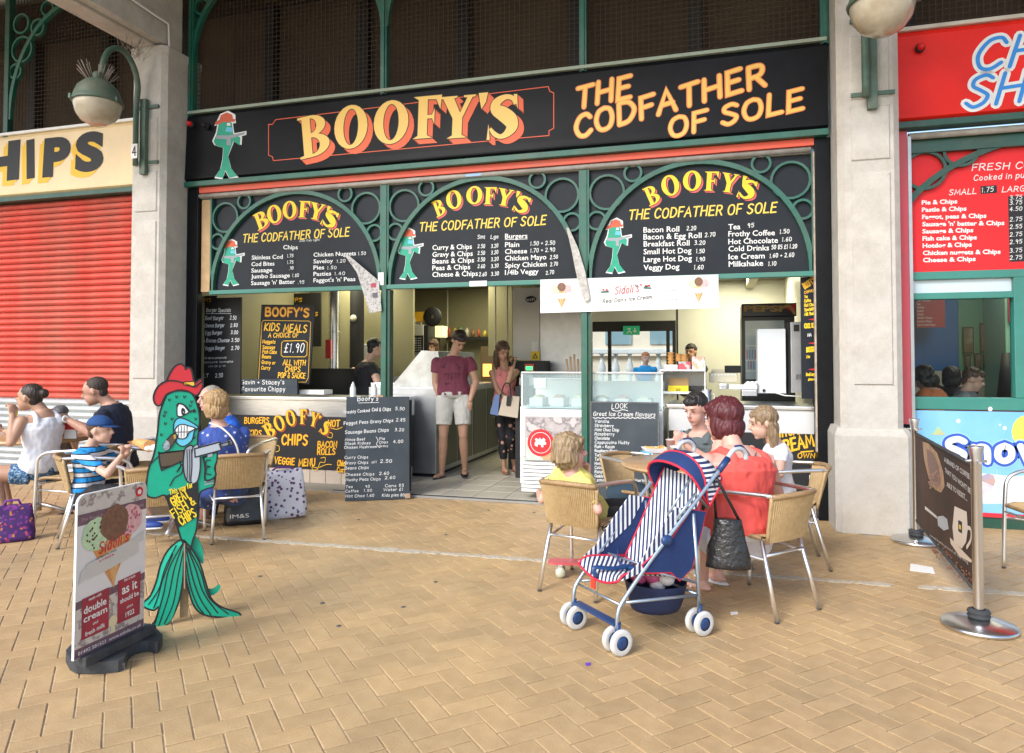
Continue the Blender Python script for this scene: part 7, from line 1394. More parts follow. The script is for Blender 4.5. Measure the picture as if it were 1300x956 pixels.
# harness, clasp, basket, logo patch
q = SB(); q.tube(cat_rom([(-.17, .0, .38), (-.05, .06, .33), (.1, .03, .35), (.19, -.06, .47)], 5), .013, NP, 8, flat=.3); q.tube(cat_rom([(-.02, .24, .3), (-.03, .25, .35), (0, .15, .34), (0, .02, .34)], 4), .012, NP, 8, flat=.3); q.build('harness', st)
q = SB(); q.box((-.02, .262, .275), (.035, .012, .05), mat('clasp_red', (.75, .05, .03), .4), .004); q.build('clasp', st)
q = SB(); q.M = MS; vs = []; 
for j in range(5):
    v = j / 4
    for k in range(16): a = 2 * math.pi * k / 16; vs.append(((.12 + .05 * v) * math.cos(a), -.12 + (.13 + .03 * v) * math.sin(a), .1 + .15 * v - .02 * math.sin(v * 3)))
q.add(vs, [(j * 16 + k, j * 16 + (k + 1) % 16, (j + 1) * 16 + (k + 1) % 16, (j + 1) * 16 + k) for j in range(4) for k in range(16)] + [list(range(16))[::-1]], mat('basket_net', (.01, .02, .07), .7), True); q.build('basket', st)
q = MB(); q.M = MS; rg = random.Random(3)
for k in range(9): q.ell((rg.uniform(-.08, .12), -.12 + rg.uniform(-.08, .08), .24 + rg.uniform(-.02, .06)), (.045, .04, .035), mat(('bag_pink', 'bag_white', 'bag_red')[k % 3], ((.6, .1, .25), (.7, .66, .66), (.6, .05, .08))[k % 3], .45, var=.3, vscale=20), 10, ns=6)
single('basket_shopping', 'pink and white bundled shopping in the pushchair basket', 'shopping', q)
# quilted black handbag hanging on the pushchair handle
hp = MS @ Vector((.2, -.36, .8)); t = thing('handbag', 'shiny quilted black handbag hanging from the pushchair handle', 'handbag', (hp.x + .06, hp.y, .4))
q = MB(); QB = mat('shiny_black', (.02, .02, .022), .2, bump=.9, bscale=38); vs = []; n = 10; cx, cy = hp.x + .06, hp.y + .05
for j in range(n + 1):
    v = j / n; w = .05 + .055 * (1 - v) * math.sin(min(1, (1 - v) * 1.3) * 2) + .02; d = .05 * (1 - v * .6) + .015
    for k in range(18): a = 2 * math.pi * k / 18; vs.append((cx + w * math.cos(a) + .004 * math.sin(5 * k + j), cy + d * math.sin(a) + .004 * math.sin(3 * k + 2 * j), .32 + .25 * v))
q.add(vs, [(j * 18 + k, j * 18 + (k + 1) % 18, (j + 1) * 18 + (k + 1) % 18, (j + 1) * 18 + k) for j in range(n) for k in range(18)] + [list(range(18))[::-1], [n * 18 + k for k in range(18)]], QB, True); q.build('bag_body', t)
q = MB(); q.tube([(cx - .06, cy, .56), (hp.x - .01, hp.y, .77), hp, (hp.x + .02, hp.y, .76), (cx + .06, cy, .56)], .008, QB, 8); q.build('strap', t)
# ================================================================== PEOPLE
SKIN = {}
def skin(k):
    c = {'fair': (.62, .38, .28), 'tan': (.46, .26, .17), 'pink': (.64, .36, .28), 'ruddy': (.5, .27, .19)}[k]
    return mat('skin_' + k, c, .5, var=.07, vscale=14, bump=.06, bscale=120)
def remesh(mb, name, parent, m, vox, smooth=4, strands=0, seed=0, folds=0):
    me = bpy.data.meshes.new('tmp'); me.from_pydata([tuple(v) for v in mb.v], [], mb.f); me.update()
    bm = bmesh.new(); bm.from_mesh(me); bmesh.ops.recalc_face_normals(bm, faces=bm.faces[:]); bm.to_mesh(me); bm.free()
    o = bpy.data.objects.new('tmp', me); COL.objects.link(o)
    md = o.modifiers.new('r', 'REMESH'); md.mode = 'VOXEL'; md.voxel_size = vox; md.adaptivity = 0
    md = o.modifiers.new('s', 'SMOOTH'); md.factor = .5; md.iterations = smooth
    dg = bpy.context.evaluated_depsgraph_get(); ev = o.evaluated_get(dg); nm = bpy.data.meshes.new_from_object(ev)
    bpy.data.objects.remove(o); bpy.data.meshes.remove(me)
    nm.name = name; nm.materials.clear(); nm.materials.append(m); nm.polygons.foreach_set('use_smooth', [True] * len(nm.polygons))
    if folds:
        for v, n_ in zip(nm.vertices, [v.normal.copy() for v in nm.vertices]): v.co = v.co + n_ * folds * (noise.noise(v.co * 13 + Vector((0, 0, seed))) + .55 * noise.noise(Vector((v.co.x * 34, v.co.y * 34, v.co.z * 22))))
    if strands:
        sv = Vector((seed * 3.1, seed * 1.7, 0)); ns = [v.normal.copy() for v in nm.vertices]
        for v, n_ in zip(nm.vertices, ns):
            p = v.co; k = noise.noise(Vector((p.x * 90, p.y * 90, p.z * 14)) + sv) + .6 * noise.noise(Vector((p.x * 30, p.y * 30, p.z * 9)) + sv); v.co = p + n_ * (k * strands)
    if parent.name in PM: nm.transform(PM[parent.name].inverted())
    out = bpy.data.objects.new(name, nm); COL.objects.link(out); out.parent = parent; PM[out.name] = PM[parent.name]; return out
def cloth(name, c, **k): return mat(name, c, .85, bump=.35, bscale=22, **k)
DIRS = Vector((0, 0, 1))
def nrmd(v): return Vector(v).normalized()
def perp(a, b): b = Vector(b); return (b - a * b.dot(a)).normalized()
def build_person(lab, pv, nk, hd, look, side, s=1.0, girth=1.0, arms=None, legs=None, sk='fair', top=None, bottom=None, hair=None, vox=.0075, extra=None, female=False, base=None, sleeve=.5, vest=False, pants=1.0, shoes=None, headscale=1.0, name='person', cat='person'):
    """pv pelvis, nk base of neck, hd middle of head, side = direction of the person's right; arms/legs = {'R':(joints...),'L':...}"""
    pv, nk, hd = Vector(pv), Vector(nk), Vector(hd); side = nrmd(side); look = nrmd(look)
    t = thing(name, lab, cat, base if base is not None else (pv.x, pv.y, 0))
    ax = (nk - pv); L = ax.length; up = ax.normalized(); side = perp(up, side); fw = side.cross(up) * -1; fw = up.cross(side)
    # fw: front of the chest
    prof = [(-.14, .11, .09), (-.06, .16, .115), (.04, .168, .12), (.18, .155, .112), (.36, .135 if not female else .125, .1), (.55, .15, .11), (.72, .168, .12 if female else .115), (.82, .172, .105), (.89, .15, .09), (.95, .105, .075), (1.0, .068, .062), (1.04, .055, .055)]
    def torso(mb, infl, lo=-9, hi=9, m=None, widen=1):
        n = 22; vs = []; P_ = [p for p in prof if lo <= p[0] <= hi]
        for (tt, w, d) in P_:
            w = w * s * girth * widen + infl; d = d * s * girth ** 1.1 * widen + infl; c = pv + up * (L * tt)
            for k in range(n): a = 2 * math.pi * k / n; vs.append(c + side * (w * math.cos(a)) + fw * (d * math.sin(a)))
        fs = [(i * n + k, i * n + (k + 1) % n, (i + 1) * n + (k + 1) % n, (i + 1) * n + k) for i in range(len(P_) - 1) for k in range(n)] + [list(range(n))[::-1], [(len(P_) - 1) * n + k for k in range(n)]]
        mb.add(vs, fs, m, True)
    DM = WHT; sw_ = .175 * s * girth ** .6; SH = {}
    body = MB(); torso(body, 0, m=DM)
    hf = look; hup = perp(hf, (0, 0, 1)) if abs(hf.z) < .9 else Vector((0, 0, 1)); hr = hf.cross(hup).normalized(); hs = s ** .45 * headscale if s < 1 else s * headscale
    HR = Matrix((hr, hf, hup)).transposed()
    body.tube([nk - up * .03, nk + (hd - nk) * .35, hd - hf * .02 * hs - hup * .03], [.062 * s ** .7, .052 * s ** .7, .05 * s ** .7], DM, 14)
    body.ell(hd + hup * .025 * hs - hf * .012 * hs, (.076 * hs, .096 * hs, .092 * hs), DM, 18, HR, 14)
    body.ell(hd - hup * .045 * hs + hf * .026 * hs, (.057 * hs, .064 * hs, .068 * hs), DM, 16, HR, 12)
    body.ell(hd - hup * .095 * hs + hf * .062 * hs, (.026 * hs, .022 * hs, .018 * hs), DM, 10, HR, 8)
    body.tube([hd + hup * .02 * hs + hf * .08 * hs, hd - hup * .02 * hs + hf * .108 * hs, hd - hup * .03 * hs + hf * .088 * hs], [.009 * hs, .015 * hs, .012 * hs], DM, 10)
    body.ell(hd - hup * .062 * hs + hf * .082 * hs, (.024 * hs, .011 * hs, .011 * hs), DM, 10, HR, 8)
    body.ell(hd + hup * .036 * hs + hf * .076 * hs, (.05 * hs, .014 * hs, .01 * hs), DM, 12, HR, 8)
    for q_ in (-1, 1):
        body.ell(hd + hr * q_ * .078 * hs - hf * .012 * hs - hup * .005 * hs, (.011 * hs, .018 * hs, .03 * hs), DM, 10, HR, 8)
    parts = {}
    for k, sg in (('R', 1), ('L', -1)):
        sh = pv + up * (L * .86) + side * sg * sw_; SH[k] = sh
        body.ell(sh - up * .008 * s, (.05 * s, .05 * s, .05 * s), DM, 12)
        if arms and arms.get(k):
            el, wr = Vector(arms[k][0]), Vector(arms[k][1]); hdv = nrmd(arms[k][2]) if len(arms[k]) > 2 and arms[k][2] is not None else (wr - el).normalized(); g_ = girth ** .8
            body.tube([sh - up * .008 * s, sh + (el - sh) * .35, el], [.05 * s * g_, .049 * s * g_, .038 * s * g_], DM, 14); body.ell(el, (.038 * s * g_,) * 3, DM, 10)
            body.tube([el, el + (wr - el) * .3, wr], [.037 * s * g_, .039 * s * g_, .025 * s], DM, 14); body.ell(wr, (.026 * s,) * 3, DM, 10)
            # hand: palm, four bent fingers of unequal length and a thumb
            fwd = hdv; latr = fwd.cross(Vector((0, 0, 1))); latr = latr.normalized() if latr.length > .2 else side.copy(); pn = fwd.cross(latr).normalized(); curl = arms[k][3] if len(arms[k]) > 3 else .5
            hl = .175 * s; pc = wr + fwd * hl * .27; RM = Matrix((latr, fwd, pn)).transposed(); body.ell(pc, (.036 * s, .05 * s, .015 * s), DM, 12, RM, 8)
            for i_, ln in enumerate((.9, 1.0, .95, .75)):
                b_ = wr + fwd * hl * .46 + latr * (-.027 + .018 * i_) * s; c1 = b_ + (fwd * math.cos(curl) - pn * sg * math.sin(curl)) * .034 * s * ln; c2 = c1 + (fwd * math.cos(curl * 2.2) - pn * sg * math.sin(curl * 2.2)) * .026 * s * ln; c3 = c2 + (fwd * math.cos(curl * 3) - pn * sg * math.sin(curl * 3)) * .018 * s * ln
                body.tube([b_ - fwd * .02 * s, c1, c2, c3], [.0088 * s ** .6, .0085 * s ** .6, .008 * s ** .6, .0065 * s ** .6], DM, 8)
            tb = wr + fwd * .03 * s - latr * sg * .026 * s; body.tube([tb, tb + (fwd * .5 - latr * sg * .6 - pn * sg * .3).normalized() * .035 * s, tb + (fwd * .9 - latr * sg * .35 - pn * sg * .5).normalized() * .06 * s], [.011 * s ** .6, .0095 * s ** .6, .008 * s ** .6], DM, 8)
        if legs and legs.get(k):
            kn, an = Vector(legs[k][0]), Vector(legs[k][1]); toe = nrmd(legs[k][2]); hp = pv - up * (.04 * s) + side * sg * .09 * s * girth
            body.tube([hp, hp + (kn - hp) * .5, kn], [.082 * s * girth, .07 * s * girth, .05 * s], DM, 14); body.ell(kn, (.052 * s,) * 3, DM, 10)
            body.tube([kn, kn + (an - kn) * .3, an], [.047 * s, .052 * s, .031 * s], DM, 14)
            ft = Vector((toe.x, toe.y, 0)).normalized(); FM = Matrix((ft.cross(Vector((0, 0, 1))), ft, Vector((0, 0, 1)))).transposed()
            body.ell(an + ft * .06 * s - Vector((0, 0, .045 * s)), (.04 * s, .12 * s, .028 * s), DM, 12, FM, 8); body.ell(an - Vector((0, 0, .03 * s)), (.032 * s, .036 * s, .04 * s), DM, 10)
            parts[k] = (hp, kn, an, ft, FM)
    bo = remesh(body, 'body', t, skin(sk), vox, 3)
    # face
    fm = MB(); EY = mat('eye_dark', (.03, .02, .015), .2)
    for q_ in (-1, 1):
        e = hd + hr * q_ * .031 * hs + hf * .083 * hs + hup * .012 * hs; fm.ell(e - hf * .003 * hs, (.011 * hs, .007 * hs, .0042 * hs), mat('eye_white', (.2, .13, .1), .9), 10, HR, 6); fm.ell(e + hf * .002 * hs, (.0065 * hs, .004 * hs, .005 * hs), EY, 8, HR, 6)
        fm.tube([e + hup * .018 * hs - hr * .014 * hs + hf * .002, e + hup * .022 * hs + hf * .006 * hs, e + hup * .018 * hs + hr * .014 * hs + hf * .0], .0028 * hs, mat('brow', (.14, .08, .05), .8), 6)
    fm.ell(hd - hup * .06 * hs + hf * .091 * hs, (.021 * hs, .006 * hs, .004 * hs), mat('lips', (.4, .12, .1), .5), 10, HR, 6); fm.build('face', t)
    # clothes
    if top:
        q = MB(); torso(q, .012, -.1, 1.0 if not vest else .73, DM, 1.03)
        if vest:
            vs = []; n = 22; RG_ = [(.72, .166, .118), (.8, .15, .115), (.86, .115, .1), (.9, .09, .085)]
            for tt, w, d in RG_:
                for k in range(n): a = 2 * math.pi * k / n; vs.append(pv + up * (L * tt) + side * ((w * s * girth + .012) * math.cos(a)) + fw * ((d * s * girth ** 1.1 + .012) * math.sin(a)))
            q.add(vs, [(i * n + k, i * n + (k + 1) % n, (i + 1) * n + (k + 1) % n, (i + 1) * n + k) for i in range(3) for k in range(n)] + [list(range(n))[::-1], [3 * n + k for k in range(n)]], DM, True)
        for k, sg in (('R', 1), ('L', -1)):
            sh = SH[k]
            if vest: q.tube([pv + up * (L * .78) + side * sg * .09 * s * girth - fw * .085 * s * girth, pv + up * (L * .9) + side * sg * .088 * s * girth - fw * .07 * s * girth, pv + up * (L * .975) + side * sg * .085 * s * girth - fw * .01 * s, pv + up * (L * .92) + side * sg * .085 * s * girth + fw * .06 * s * girth, pv + up * (L * .76) + side * sg * .09 * s * girth + fw * .1 * s * girth], [.03 * s, .026 * s, .026 * s, .026 * s, .03 * s], DM, 10)
            else:
                q.ell(sh - up * .01 * s, (.063 * s,) * 3, DM, 12)
                if arms and arms.get(k):
                    el, wr = Vector(arms[k][0]), Vector(arms[k][1]); g_ = girth ** .8
                    if sleeve <= 1: q.tube([sh, sh + (el - sh) * sleeve * .5, sh + (el - sh) * sleeve], [.058 * s * g_, .06 * s * g_, .059 * s * g_], DM, 16)
                    else: q.tube([sh, el], [.066 * s, .05 * s], DM, 16); q.tube([el, wr], [.05 * s, .036 * s], DM, 16)
        remesh(q, 'top', t, top, vox, 3, 0, 4, .008)
    if bottom and parts:
        q = MB()
        torso(q, .014, -.2, .12, DM)
        for k in parts:
            hp, kn, an, ft, FM = parts[k]
            if pants <= 1: q.tube([hp, hp + (kn - hp) * pants], [.1 * s * girth, .082 * s * girth if not callable(pants) else 0], DM, 16)
            else: q.tube([hp, hp + (kn - hp) * .5, kn], [.098 * s * girth, .085 * s * girth, .066 * s], DM, 16); q.ell(kn, (.067 * s,) * 3, DM, 12); q.tube([kn, kn + (an - kn) * (pants - 1)], [.064 * s, .056 * s], DM, 14)
        remesh(q, 'bottoms', t, bottom, vox, 3, 0, 2, .008)
    if shoes and parts:
        for k in parts:
            hp, kn, an, ft, FM = parts[k]; q = MB()
            if shoes[0] == 'trainer': q.ell(an + ft * .062 * s - Vector((0, 0, .038 * s)), (.047 * s, .135 * s, .04 * s), shoes[1], 14, FM, 10); q.ell(an + ft * .062 * s - Vector((0, 0, .068 * s)), (.05 * s, .14 * s, .016 * s), WHT, 14, FM, 6)
            else:
                q.ell(an + ft * .06 * s - Vector((0, 0, .07 * s)), (.045 * s, .135 * s, .011 * s), shoes[1], 14, FM, 6); lt = ft.cross(Vector((0, 0, 1))); c = an - Vector((0, 0, .055 * s))
                for d0 in (.06, .1): q.tube([c + ft * d0 * s - lt * .044 * s, c + ft * (d0 + .01) * s + Vector((0, 0, .034 * s)), c + ft * d0 * s + lt * .044 * s], .006 * s, shoes[1], 8)
            q.build('shoe', t)
    if hair:
        q = MB(); hm, style = hair
        c = hd + hup * .042 * hs - hf * .026 * hs
        if style == 'short': q.ell(c, (.083 * hs, .096 * hs, .088 * hs), DM, 18, HR, 14); q.ell(hd + hup * .07 * hs + hf * .035 * hs, (.062 * hs, .05 * hs, .04 * hs), DM, 14, HR, 10); q.ell(hd - hf * .065 * hs - hup * .02 * hs, (.062 * hs, .04 * hs, .07 * hs), DM, 14, HR, 10)
        if style == 'crop': q.ell(c - hf * .004 * hs, (.08 * hs, .094 * hs, .083 * hs), DM, 18, HR, 14); q.ell(hd - hf * .062 * hs - hup * .02 * hs, (.06 * hs, .038 * hs, .06 * hs), DM, 14, HR, 10)
        if style in ('bob', 'mop'):
            q.ell(c, (.094 * hs, .106 * hs, .094 * hs), DM, 18, HR, 14); q.ell(hd - hf * .045 * hs - hup * .045 * hs, (.092 * hs, .075 * hs, .08 * hs), DM, 18, HR, 12)
            for q_ in (-1, 1): q.ell(hd + hr * q_ * .07 * hs - hf * .012 * hs - hup * .035 * hs, (.028 * hs, .048 * hs, .07 * hs), DM, 12, HR, 10)
            q.ell(hd + hup * .075 * hs + hf * .05 * hs, (.066 * hs, .045 * hs, .034 * hs), DM, 14, HR, 10)
            if style == 'mop':
                rg = random.Random(3)
                for k in range(16): a = math.pi * k / 15; q.tube([hd - hf * .03 + (hr * math.cos(a) - hf * math.sin(a)) * .075 * hs + hup * .02, hd - hf * .03 + (hr * math.cos(a) - hf * math.sin(a)) * .1 * hs - hup * rg.uniform(.05, .075)], [.03 * hs, .008], DM, 8)
        if style in ('long', 'longwave'):
            q.ell(c, (.09 * hs, .102 * hs, .09 * hs), DM, 18, HR, 14); q.ell(hd - hf * .045 * hs - hup * .04 * hs, (.082 * hs, .062 * hs, .08 * hs), DM, 18, HR, 12)
            q.ell(hd + hup * .072 * hs + hf * .03 * hs, (.06 * hs, .05 * hs, .034 * hs), DM, 14, HR, 10)
            for q_ in (-1, -.5, 0, .5, 1):
                b_ = hd + hr * q_ * .068 * hs - hf * (.06 - .03 * abs(q_)) * hs; w_ = .03 if style == 'long' else .034; Lh = .34 if style == 'long' else .26
                q.tube([b_, b_ - up * .1 * s - hf * .02, b_ - up * Lh * .6 * s - fw * .02 + side * .012, b_ - up * Lh * s - fw * .02], [w_ * hs, (w_ + .006) * hs, w_ * hs, .01], DM, 12)
        if style == 'bun': q.ell(c, (.08 * hs, .096 * hs, .086 * hs), DM, 18, HR, 14); q.ell(hd - hf * .055 * hs - hup * .01 * hs, (.066 * hs, .05 * hs, .07 * hs), DM, 14, HR, 10); q.ell(hd - hf * .125 * hs + hup * .04 * hs, (.042 * hs, .04 * hs, .042 * hs), DM, 14, HR, 10)
        remesh(q, 'hair', t, hm, min(vox, .0058), 2, {'crop': .002, 'short': .006, 'bun': .002}.get(style, .008), 5)
    if extra: extra(t, dict(hd=hd, hf=hf, hup=hup, hr=hr, HR=HR, hs=hs, pv=pv, nk=nk, side=side, fw=fw, up=up, SH=SH, L=L))
    return t
HAIRB = mat('hair_dark_brown', (.03, .018, .012), .45, var=.4, vscale=60, bump=.9, bscale=70, stretch=(1, 1, .12)); HAIRK = mat('hair_black', (.015, .012, .012), .45, bump=.9, bscale=70, stretch=(1, 1, .12)); HAIRG = mat('hair_grey', (.32, .3, .27), .6, var=.3, vscale=60, bump=.9, bscale=70, stretch=(1, 1, .12))
HBL = mat('hair_blond', (.4, .29, .16), .5, col2=(.16, .1, .05), vscale=90, bump=.9, bscale=70, stretch=(1, 1, .12)); HBL2 = mat('hair_old_blond', (.5, .32, .15), .55, col2=(.26, .16, .07), vscale=90, bump=.9, bscale=70, stretch=(1, 1, .12)); HMAR = mat('hair_maroon', (.055, .008, .012), .5, col2=(.12, .018, .022), vscale=50); HLB = mat('hair_light_brown', (.17, .11, .06), .45, col2=(.34, .24, .14), vscale=70, bump=.9, bscale=70, stretch=(1, 1, .12))
HBR = mat('hair_brown', (.09, .045, .025), .45, var=.3, vscale=40, bump=.9, bscale=70, stretch=(1, 1, .12))
def A(px, py, Y): return at(px, py, Y)
# 1 woman in white vest
def ex_wv(t, d):
    q = MB(); w = A(17, 524, -2.25); q.tube([w + Vector((math.cos(k) * .032, 0, math.sin(k) * .032)) for k in [i * .52 for i in range(12)]], .012, mat('yellow_band', (.85, .6, .02), .4), 8, closed=True); q.build('wristband', t)
build_person('woman in a white vest with a dark hair bun seated at the left edge', A(52, 594, -2.1), A(55, 522, -2.1), A(37, 505, -2.15), (-.95, -.28, .02), (.22, .97, 0), .95, 1.0,
    arms={'L': (A(14, 562, -2.35), A(16, 527, -2.3), (-.1, 0, 1), .9), 'R': (A(40, 560, -1.8), A(8, 548, -1.8), (-1, 0, .2), .6)},
    legs={'L': (A(-8, 602, -2.35), A(5, 648, -2.3), (-1, -.2, 0)), 'R': (A(-2, 598, -2.05), A(12, 640, -2.0), (-1, -.2, 0))}, sk='tan', top=cloth('white_vest', (.72, .72, .76)), vest=True, bottom=ramped('denim_print', [(0, (.03, .09, .2)), (.5, (.1, .22, .38)), (.6, (.4, .5, .55))], 'noise', 60, rough=.8), pants=.55, hair=(HAIRB, 'bun'), female=True, extra=ex_wv)
# 2 man in navy
def ex_mn(t, d):
    q = MB(); w = A(83, 532, -2.0); q.tube([w + Vector((.006 * math.cos(k), math.cos(k) * .021, math.sin(k) * .025)) for k in [i * .52 for i in range(12)]], .008, WHT, 8, closed=True); q.build('wristband', t)
build_person('man in a navy T-shirt with a white wristband, leaning over the left wooden table', A(152, 592, -1.55), A(141, 513, -1.6), A(120, 497, -1.68), (-.86, -.45, -.3), (-.35, .93, 0), 1.03, 1.08,
    arms={'L': (A(118, 551, -1.9), A(82, 531, -1.98), (-1, -.1, .25), .7), 'R': (A(112, 545, -1.4), A(76, 530, -1.7), (-.9, 0, .2), .8)},
    legs={'L': (A(112, 612, -1.9), A(104, 668, -1.9), (-1, -.6, 0)), 'R': (A(108, 605, -1.6), A(98, 650, -1.6), (-1, -.6, 0))}, sk='ruddy', top=cloth('navy_tshirt', (.012, .016, .035)), bottom=cloth('dark_trousers', (.03, .03, .035)), pants=1.9, hair=(mat('hair_cropped', (.045, .03, .022), .7), 'crop'), sleeve=.55, extra=ex_mn, shoes=('trainer', INK))
# child with grey cap between them
def cap(t, d, m, peak=True, back=False):
    q = MB(); hd, hup, hf, hr, hs, HR = d['hd'], d['hup'], d['hf'], d['hr'], d['hs'], d['HR']; vs = []; n = 24; c = hd + hup * .045 * hs - hf * .012 * hs
    for j in range(8):
        a = math.pi / 2 * j / 7
        for k in range(n): b = 2 * math.pi * k / n; vs.append(c + hr * (.092 * hs * math.cos(a) * math.cos(b)) + hf * (.108 * hs * math.cos(a) * math.sin(b)) + hup * (.088 * hs * math.sin(a)))
    q.add(vs, [(j * n + k, j * n + (k + 1) % n, (j + 1) * n + (k + 1) % n, (j + 1) * n + k) for j in range(7) for k in range(n)] + [list(range(n))[::-1]], m, True)
    vs = []
    for w in (0, -.004):
        for k in range(13): b = math.pi * (.12 + .76 * k / 12); vs.append(c + hr * (.085 * hs * math.cos(b)) + hf * (.1 * hs * math.sin(b)) + hup * (w + .004)); vs.append(c + hr * (.083 * hs * math.cos(b)) + hf * (.1 * hs * math.sin(b) + .075 * hs * math.sin(math.pi * k / 12) ** .6) + hup * (w - .006))
    q.add(vs, [(2 * k, 2 * k + 1, 2 * k + 3, 2 * k + 2) for k in range(12)] + [(26 + 2 * k, 28 + 2 * k, 29 + 2 * k, 27 + 2 * k) for k in range(12)] + [(2 * k + 1, 27 + 2 * k, 29 + 2 * k, 2 * k + 3) for k in range(12)], m, True); q.build('cap', t)
build_person('small child in a grey and black cap behind the man\'s hands at the left table', A(84, 585, -1.25), A(80, 548, -1.25), A(76, 528, -1.3), (.5, -.85, -.1), (-.85, -.5, 0), .62, 1, arms={'L': (A(96, 570, -1.35), A(90, 556, -1.5), (0, -.6, .6)), 'R': (A(72, 572, -1.35), A(76, 556, -1.5), (0, -.6, .6))}, sk='fair', top=cloth('grey_tshirt', (.2, .2, .22)), hair=(HAIRB, 'crop'), extra=lambda t, d: cap(t, d, mat('grey_cap', (.12, .12, .13), .8, var=.5, vscale=25)), vox=.008)
# 3 boy in stripes
STRB = ramped('turquoise_stripe_shirt', [(0, (.7, .7, .74)), (.3, (.012, .015, .03)), (.42, (.01, .25, .62)), (.82, (.012, .015, .03)), (.94, (.7, .7, .74))], 'wave', 4.2, 'Z', rough=.85, bump=.3)
build_person('boy in a blue cap and blue white striped shirt seated facing right', A(112, 622, -2.4), A(115, 566, -2.4), A(128, 546, -2.42), (.9, .3, -.05), (.2, -.95, 0), .74, 1.05,
    arms={'R': (A(136, 602, -2.6), A(155, 578, -2.5), (.2, 0, 1), 1.1), 'L': (A(150, 590, -2.1), A(162, 575, -2.3), (.2, -.2, 1), .9)},
    legs={'R': (A(163, 622, -2.4), A(182, 662, -2.35), (1, .4, 0)), 'L': (A(168, 612, -2.15), A(192, 654, -2.1), (1, .4, 0))}, sk='fair', top=STRB, bottom=cloth('black_shorts', (.015, .015, .018)), pants=1.15, shoes=('trainer', mat('royal_blue_shoe', (.02, .06, .3), .5)), hair=(HBR, 'crop'), sleeve=.75, extra=lambda t, d: cap(t, d, cloth('blue_cap', (.012, .06, .2))), vox=.0065)
# 4 older woman
def ex_ow(t, d):
    q = MB(); q.tube(cat_rom([A(266, 537, -2.0), A(284, 545, -2.1), (A(300, 565, -2.12)), A(307, 600, -2.05)], 5), .007, mat('cream_strap', (.65, .6, .5), .6), 8); q.build('bag_strap', t)
SPOT = ramped('blue_spotted', [(0, (.5, .55, .72)), (.16, (.5, .55, .72)), (.24, (.045, .09, .34)), (.6, (.04, .08, .32))], 'voronoi', 19, rough=.85, interp='LINEAR', bump=.3)
build_person('older woman with short blond hair in a blue spotted blouse behind the fish cut-out', A(284, 622, -1.82), A(279, 541, -1.85), A(272, 514, -1.87), (-.95, .1, 0), (.72, .7, 0), .96, 1.14,
    arms={'R': (A(296, 590, -1.6), A(270, 580, -1.35), (-.8, .6, 0), .4), 'L': (A(248, 585, -2.1), A(240, 575, -1.8), (-.5, .6, .3), .5)},
    legs={'R': (A(262, 625, -1.5), A(258, 668, -1.45), (-.6, .7, 0)), 'L': (A(246, 630, -1.85), A(246, 680, -1.8), (-.6, .7, 0))}, sk='pink', top=SPOT, bottom=cloth('denim_skirt', (.05, .08, .18)), pants=.9, hair=(HBL2, 'bob'), female=True, sleeve=.8, extra=ex_ow, shoes=('trainer', mat('navy_shoe', (.02, .025, .06), .5)))
# 5 grey haired person in bright blue
build_person('grey haired person in a bright blue top, mostly hidden behind the blond woman', A(292, 605, -1.0), A(284, 528, -1.05), A(266, 506, -1.1), (-.5, -.85, -.1), (-.85, .5, 0), 1.0, 1.15, arms={'R': (A(262, 575, -1.2), A(250, 570, -1.35), (-.6, -.6, 0)), 'L': (A(302, 575, -1.15), A(290, 580, -1.4), (-.6, -.6, 0))},
    legs={'R': (A(270, 620, -1.35), A(268, 655, -1.3), (-.3, -1, 0)), 'L': (A(300, 620, -1.4), A(298, 655, -1.3), (-.3, -1, 0))}, sk='pink', top=cloth('bright_blue_top', (.01, .1, .5)), bottom=cloth('dark_trousers', (.03, .03, .035)), pants=1.9, hair=(HAIRG, 'crop'), sleeve=.7, shoes=('trainer', INK))
# 6 standing man in maroon
def ex_tee(t, d):
    q = MB(); C_ = mat('tee_print', (.035, .012, .02), .8); f_ = d['fw']; o = d['pv'] + d['up'] * d['L'] * .5 + f_ * .139; q.M = frame(o, -d['side'], d['up'])
    for k, ch in enumerate('US NAVY'):
        a = R(150 - 20 * k); 
        if ch != ' ': stroke_word(q, ch, .085 * math.cos(a) - .01, .03 + .085 * math.sin(a), .034, C_, .007, rot=a - math.pi / 2, w=.0)
    stroke_word(q, 'RYOUL', -.08, -.13, .03, C_, .006, 0, 1.15); ribbon(q, [(0, .1), (0, -.07)], .006, C_, 0); ribbon(q, [(-.1, 0), (.1, .005)], .006, C_, .0004)
    for x in (-.04, .04): ribbon(q, [(x, .05), (x, -.05)], .004, C_, .0006)
    q.build('tee_print', t)
mp_ = build_person('tall young man in a maroon T-shirt and pale shorts standing with hands in his pockets', A(576, 499, 1.12), A(575, 452, 1.14), A(583, 433, 1.1), (.55, -.6, -.8), (-.97, -.22, 0), 1.04, 1.1,
    arms={'R': (A(553, 487, 1.1), A(560, 508, 1.02), (.2, 0, -1), .3), 'L': (A(604, 485, 1.2), A(597, 508, 1.08), (-.2, 0, -1), .3)},
    legs={'R': (A(563, 553, 1.05), A(561, 598, 1.1), (-.15, -1, 0)), 'L': (A(588, 553, 1.1), A(590, 594, 1.22), (.35, -1, 0))}, sk='tan', top=cloth('maroon_tshirt', (.17, .035, .06), var=.15, vscale=40), bottom=cloth('stone_shorts', (.55, .53, .48)), pants=.72, shoes=('sandal', mat('navy_flipflop', (.01, .015, .04), .6)), hair=(HAIRB, 'short'), sleeve=.5, extra=ex_tee, vox=.0065)
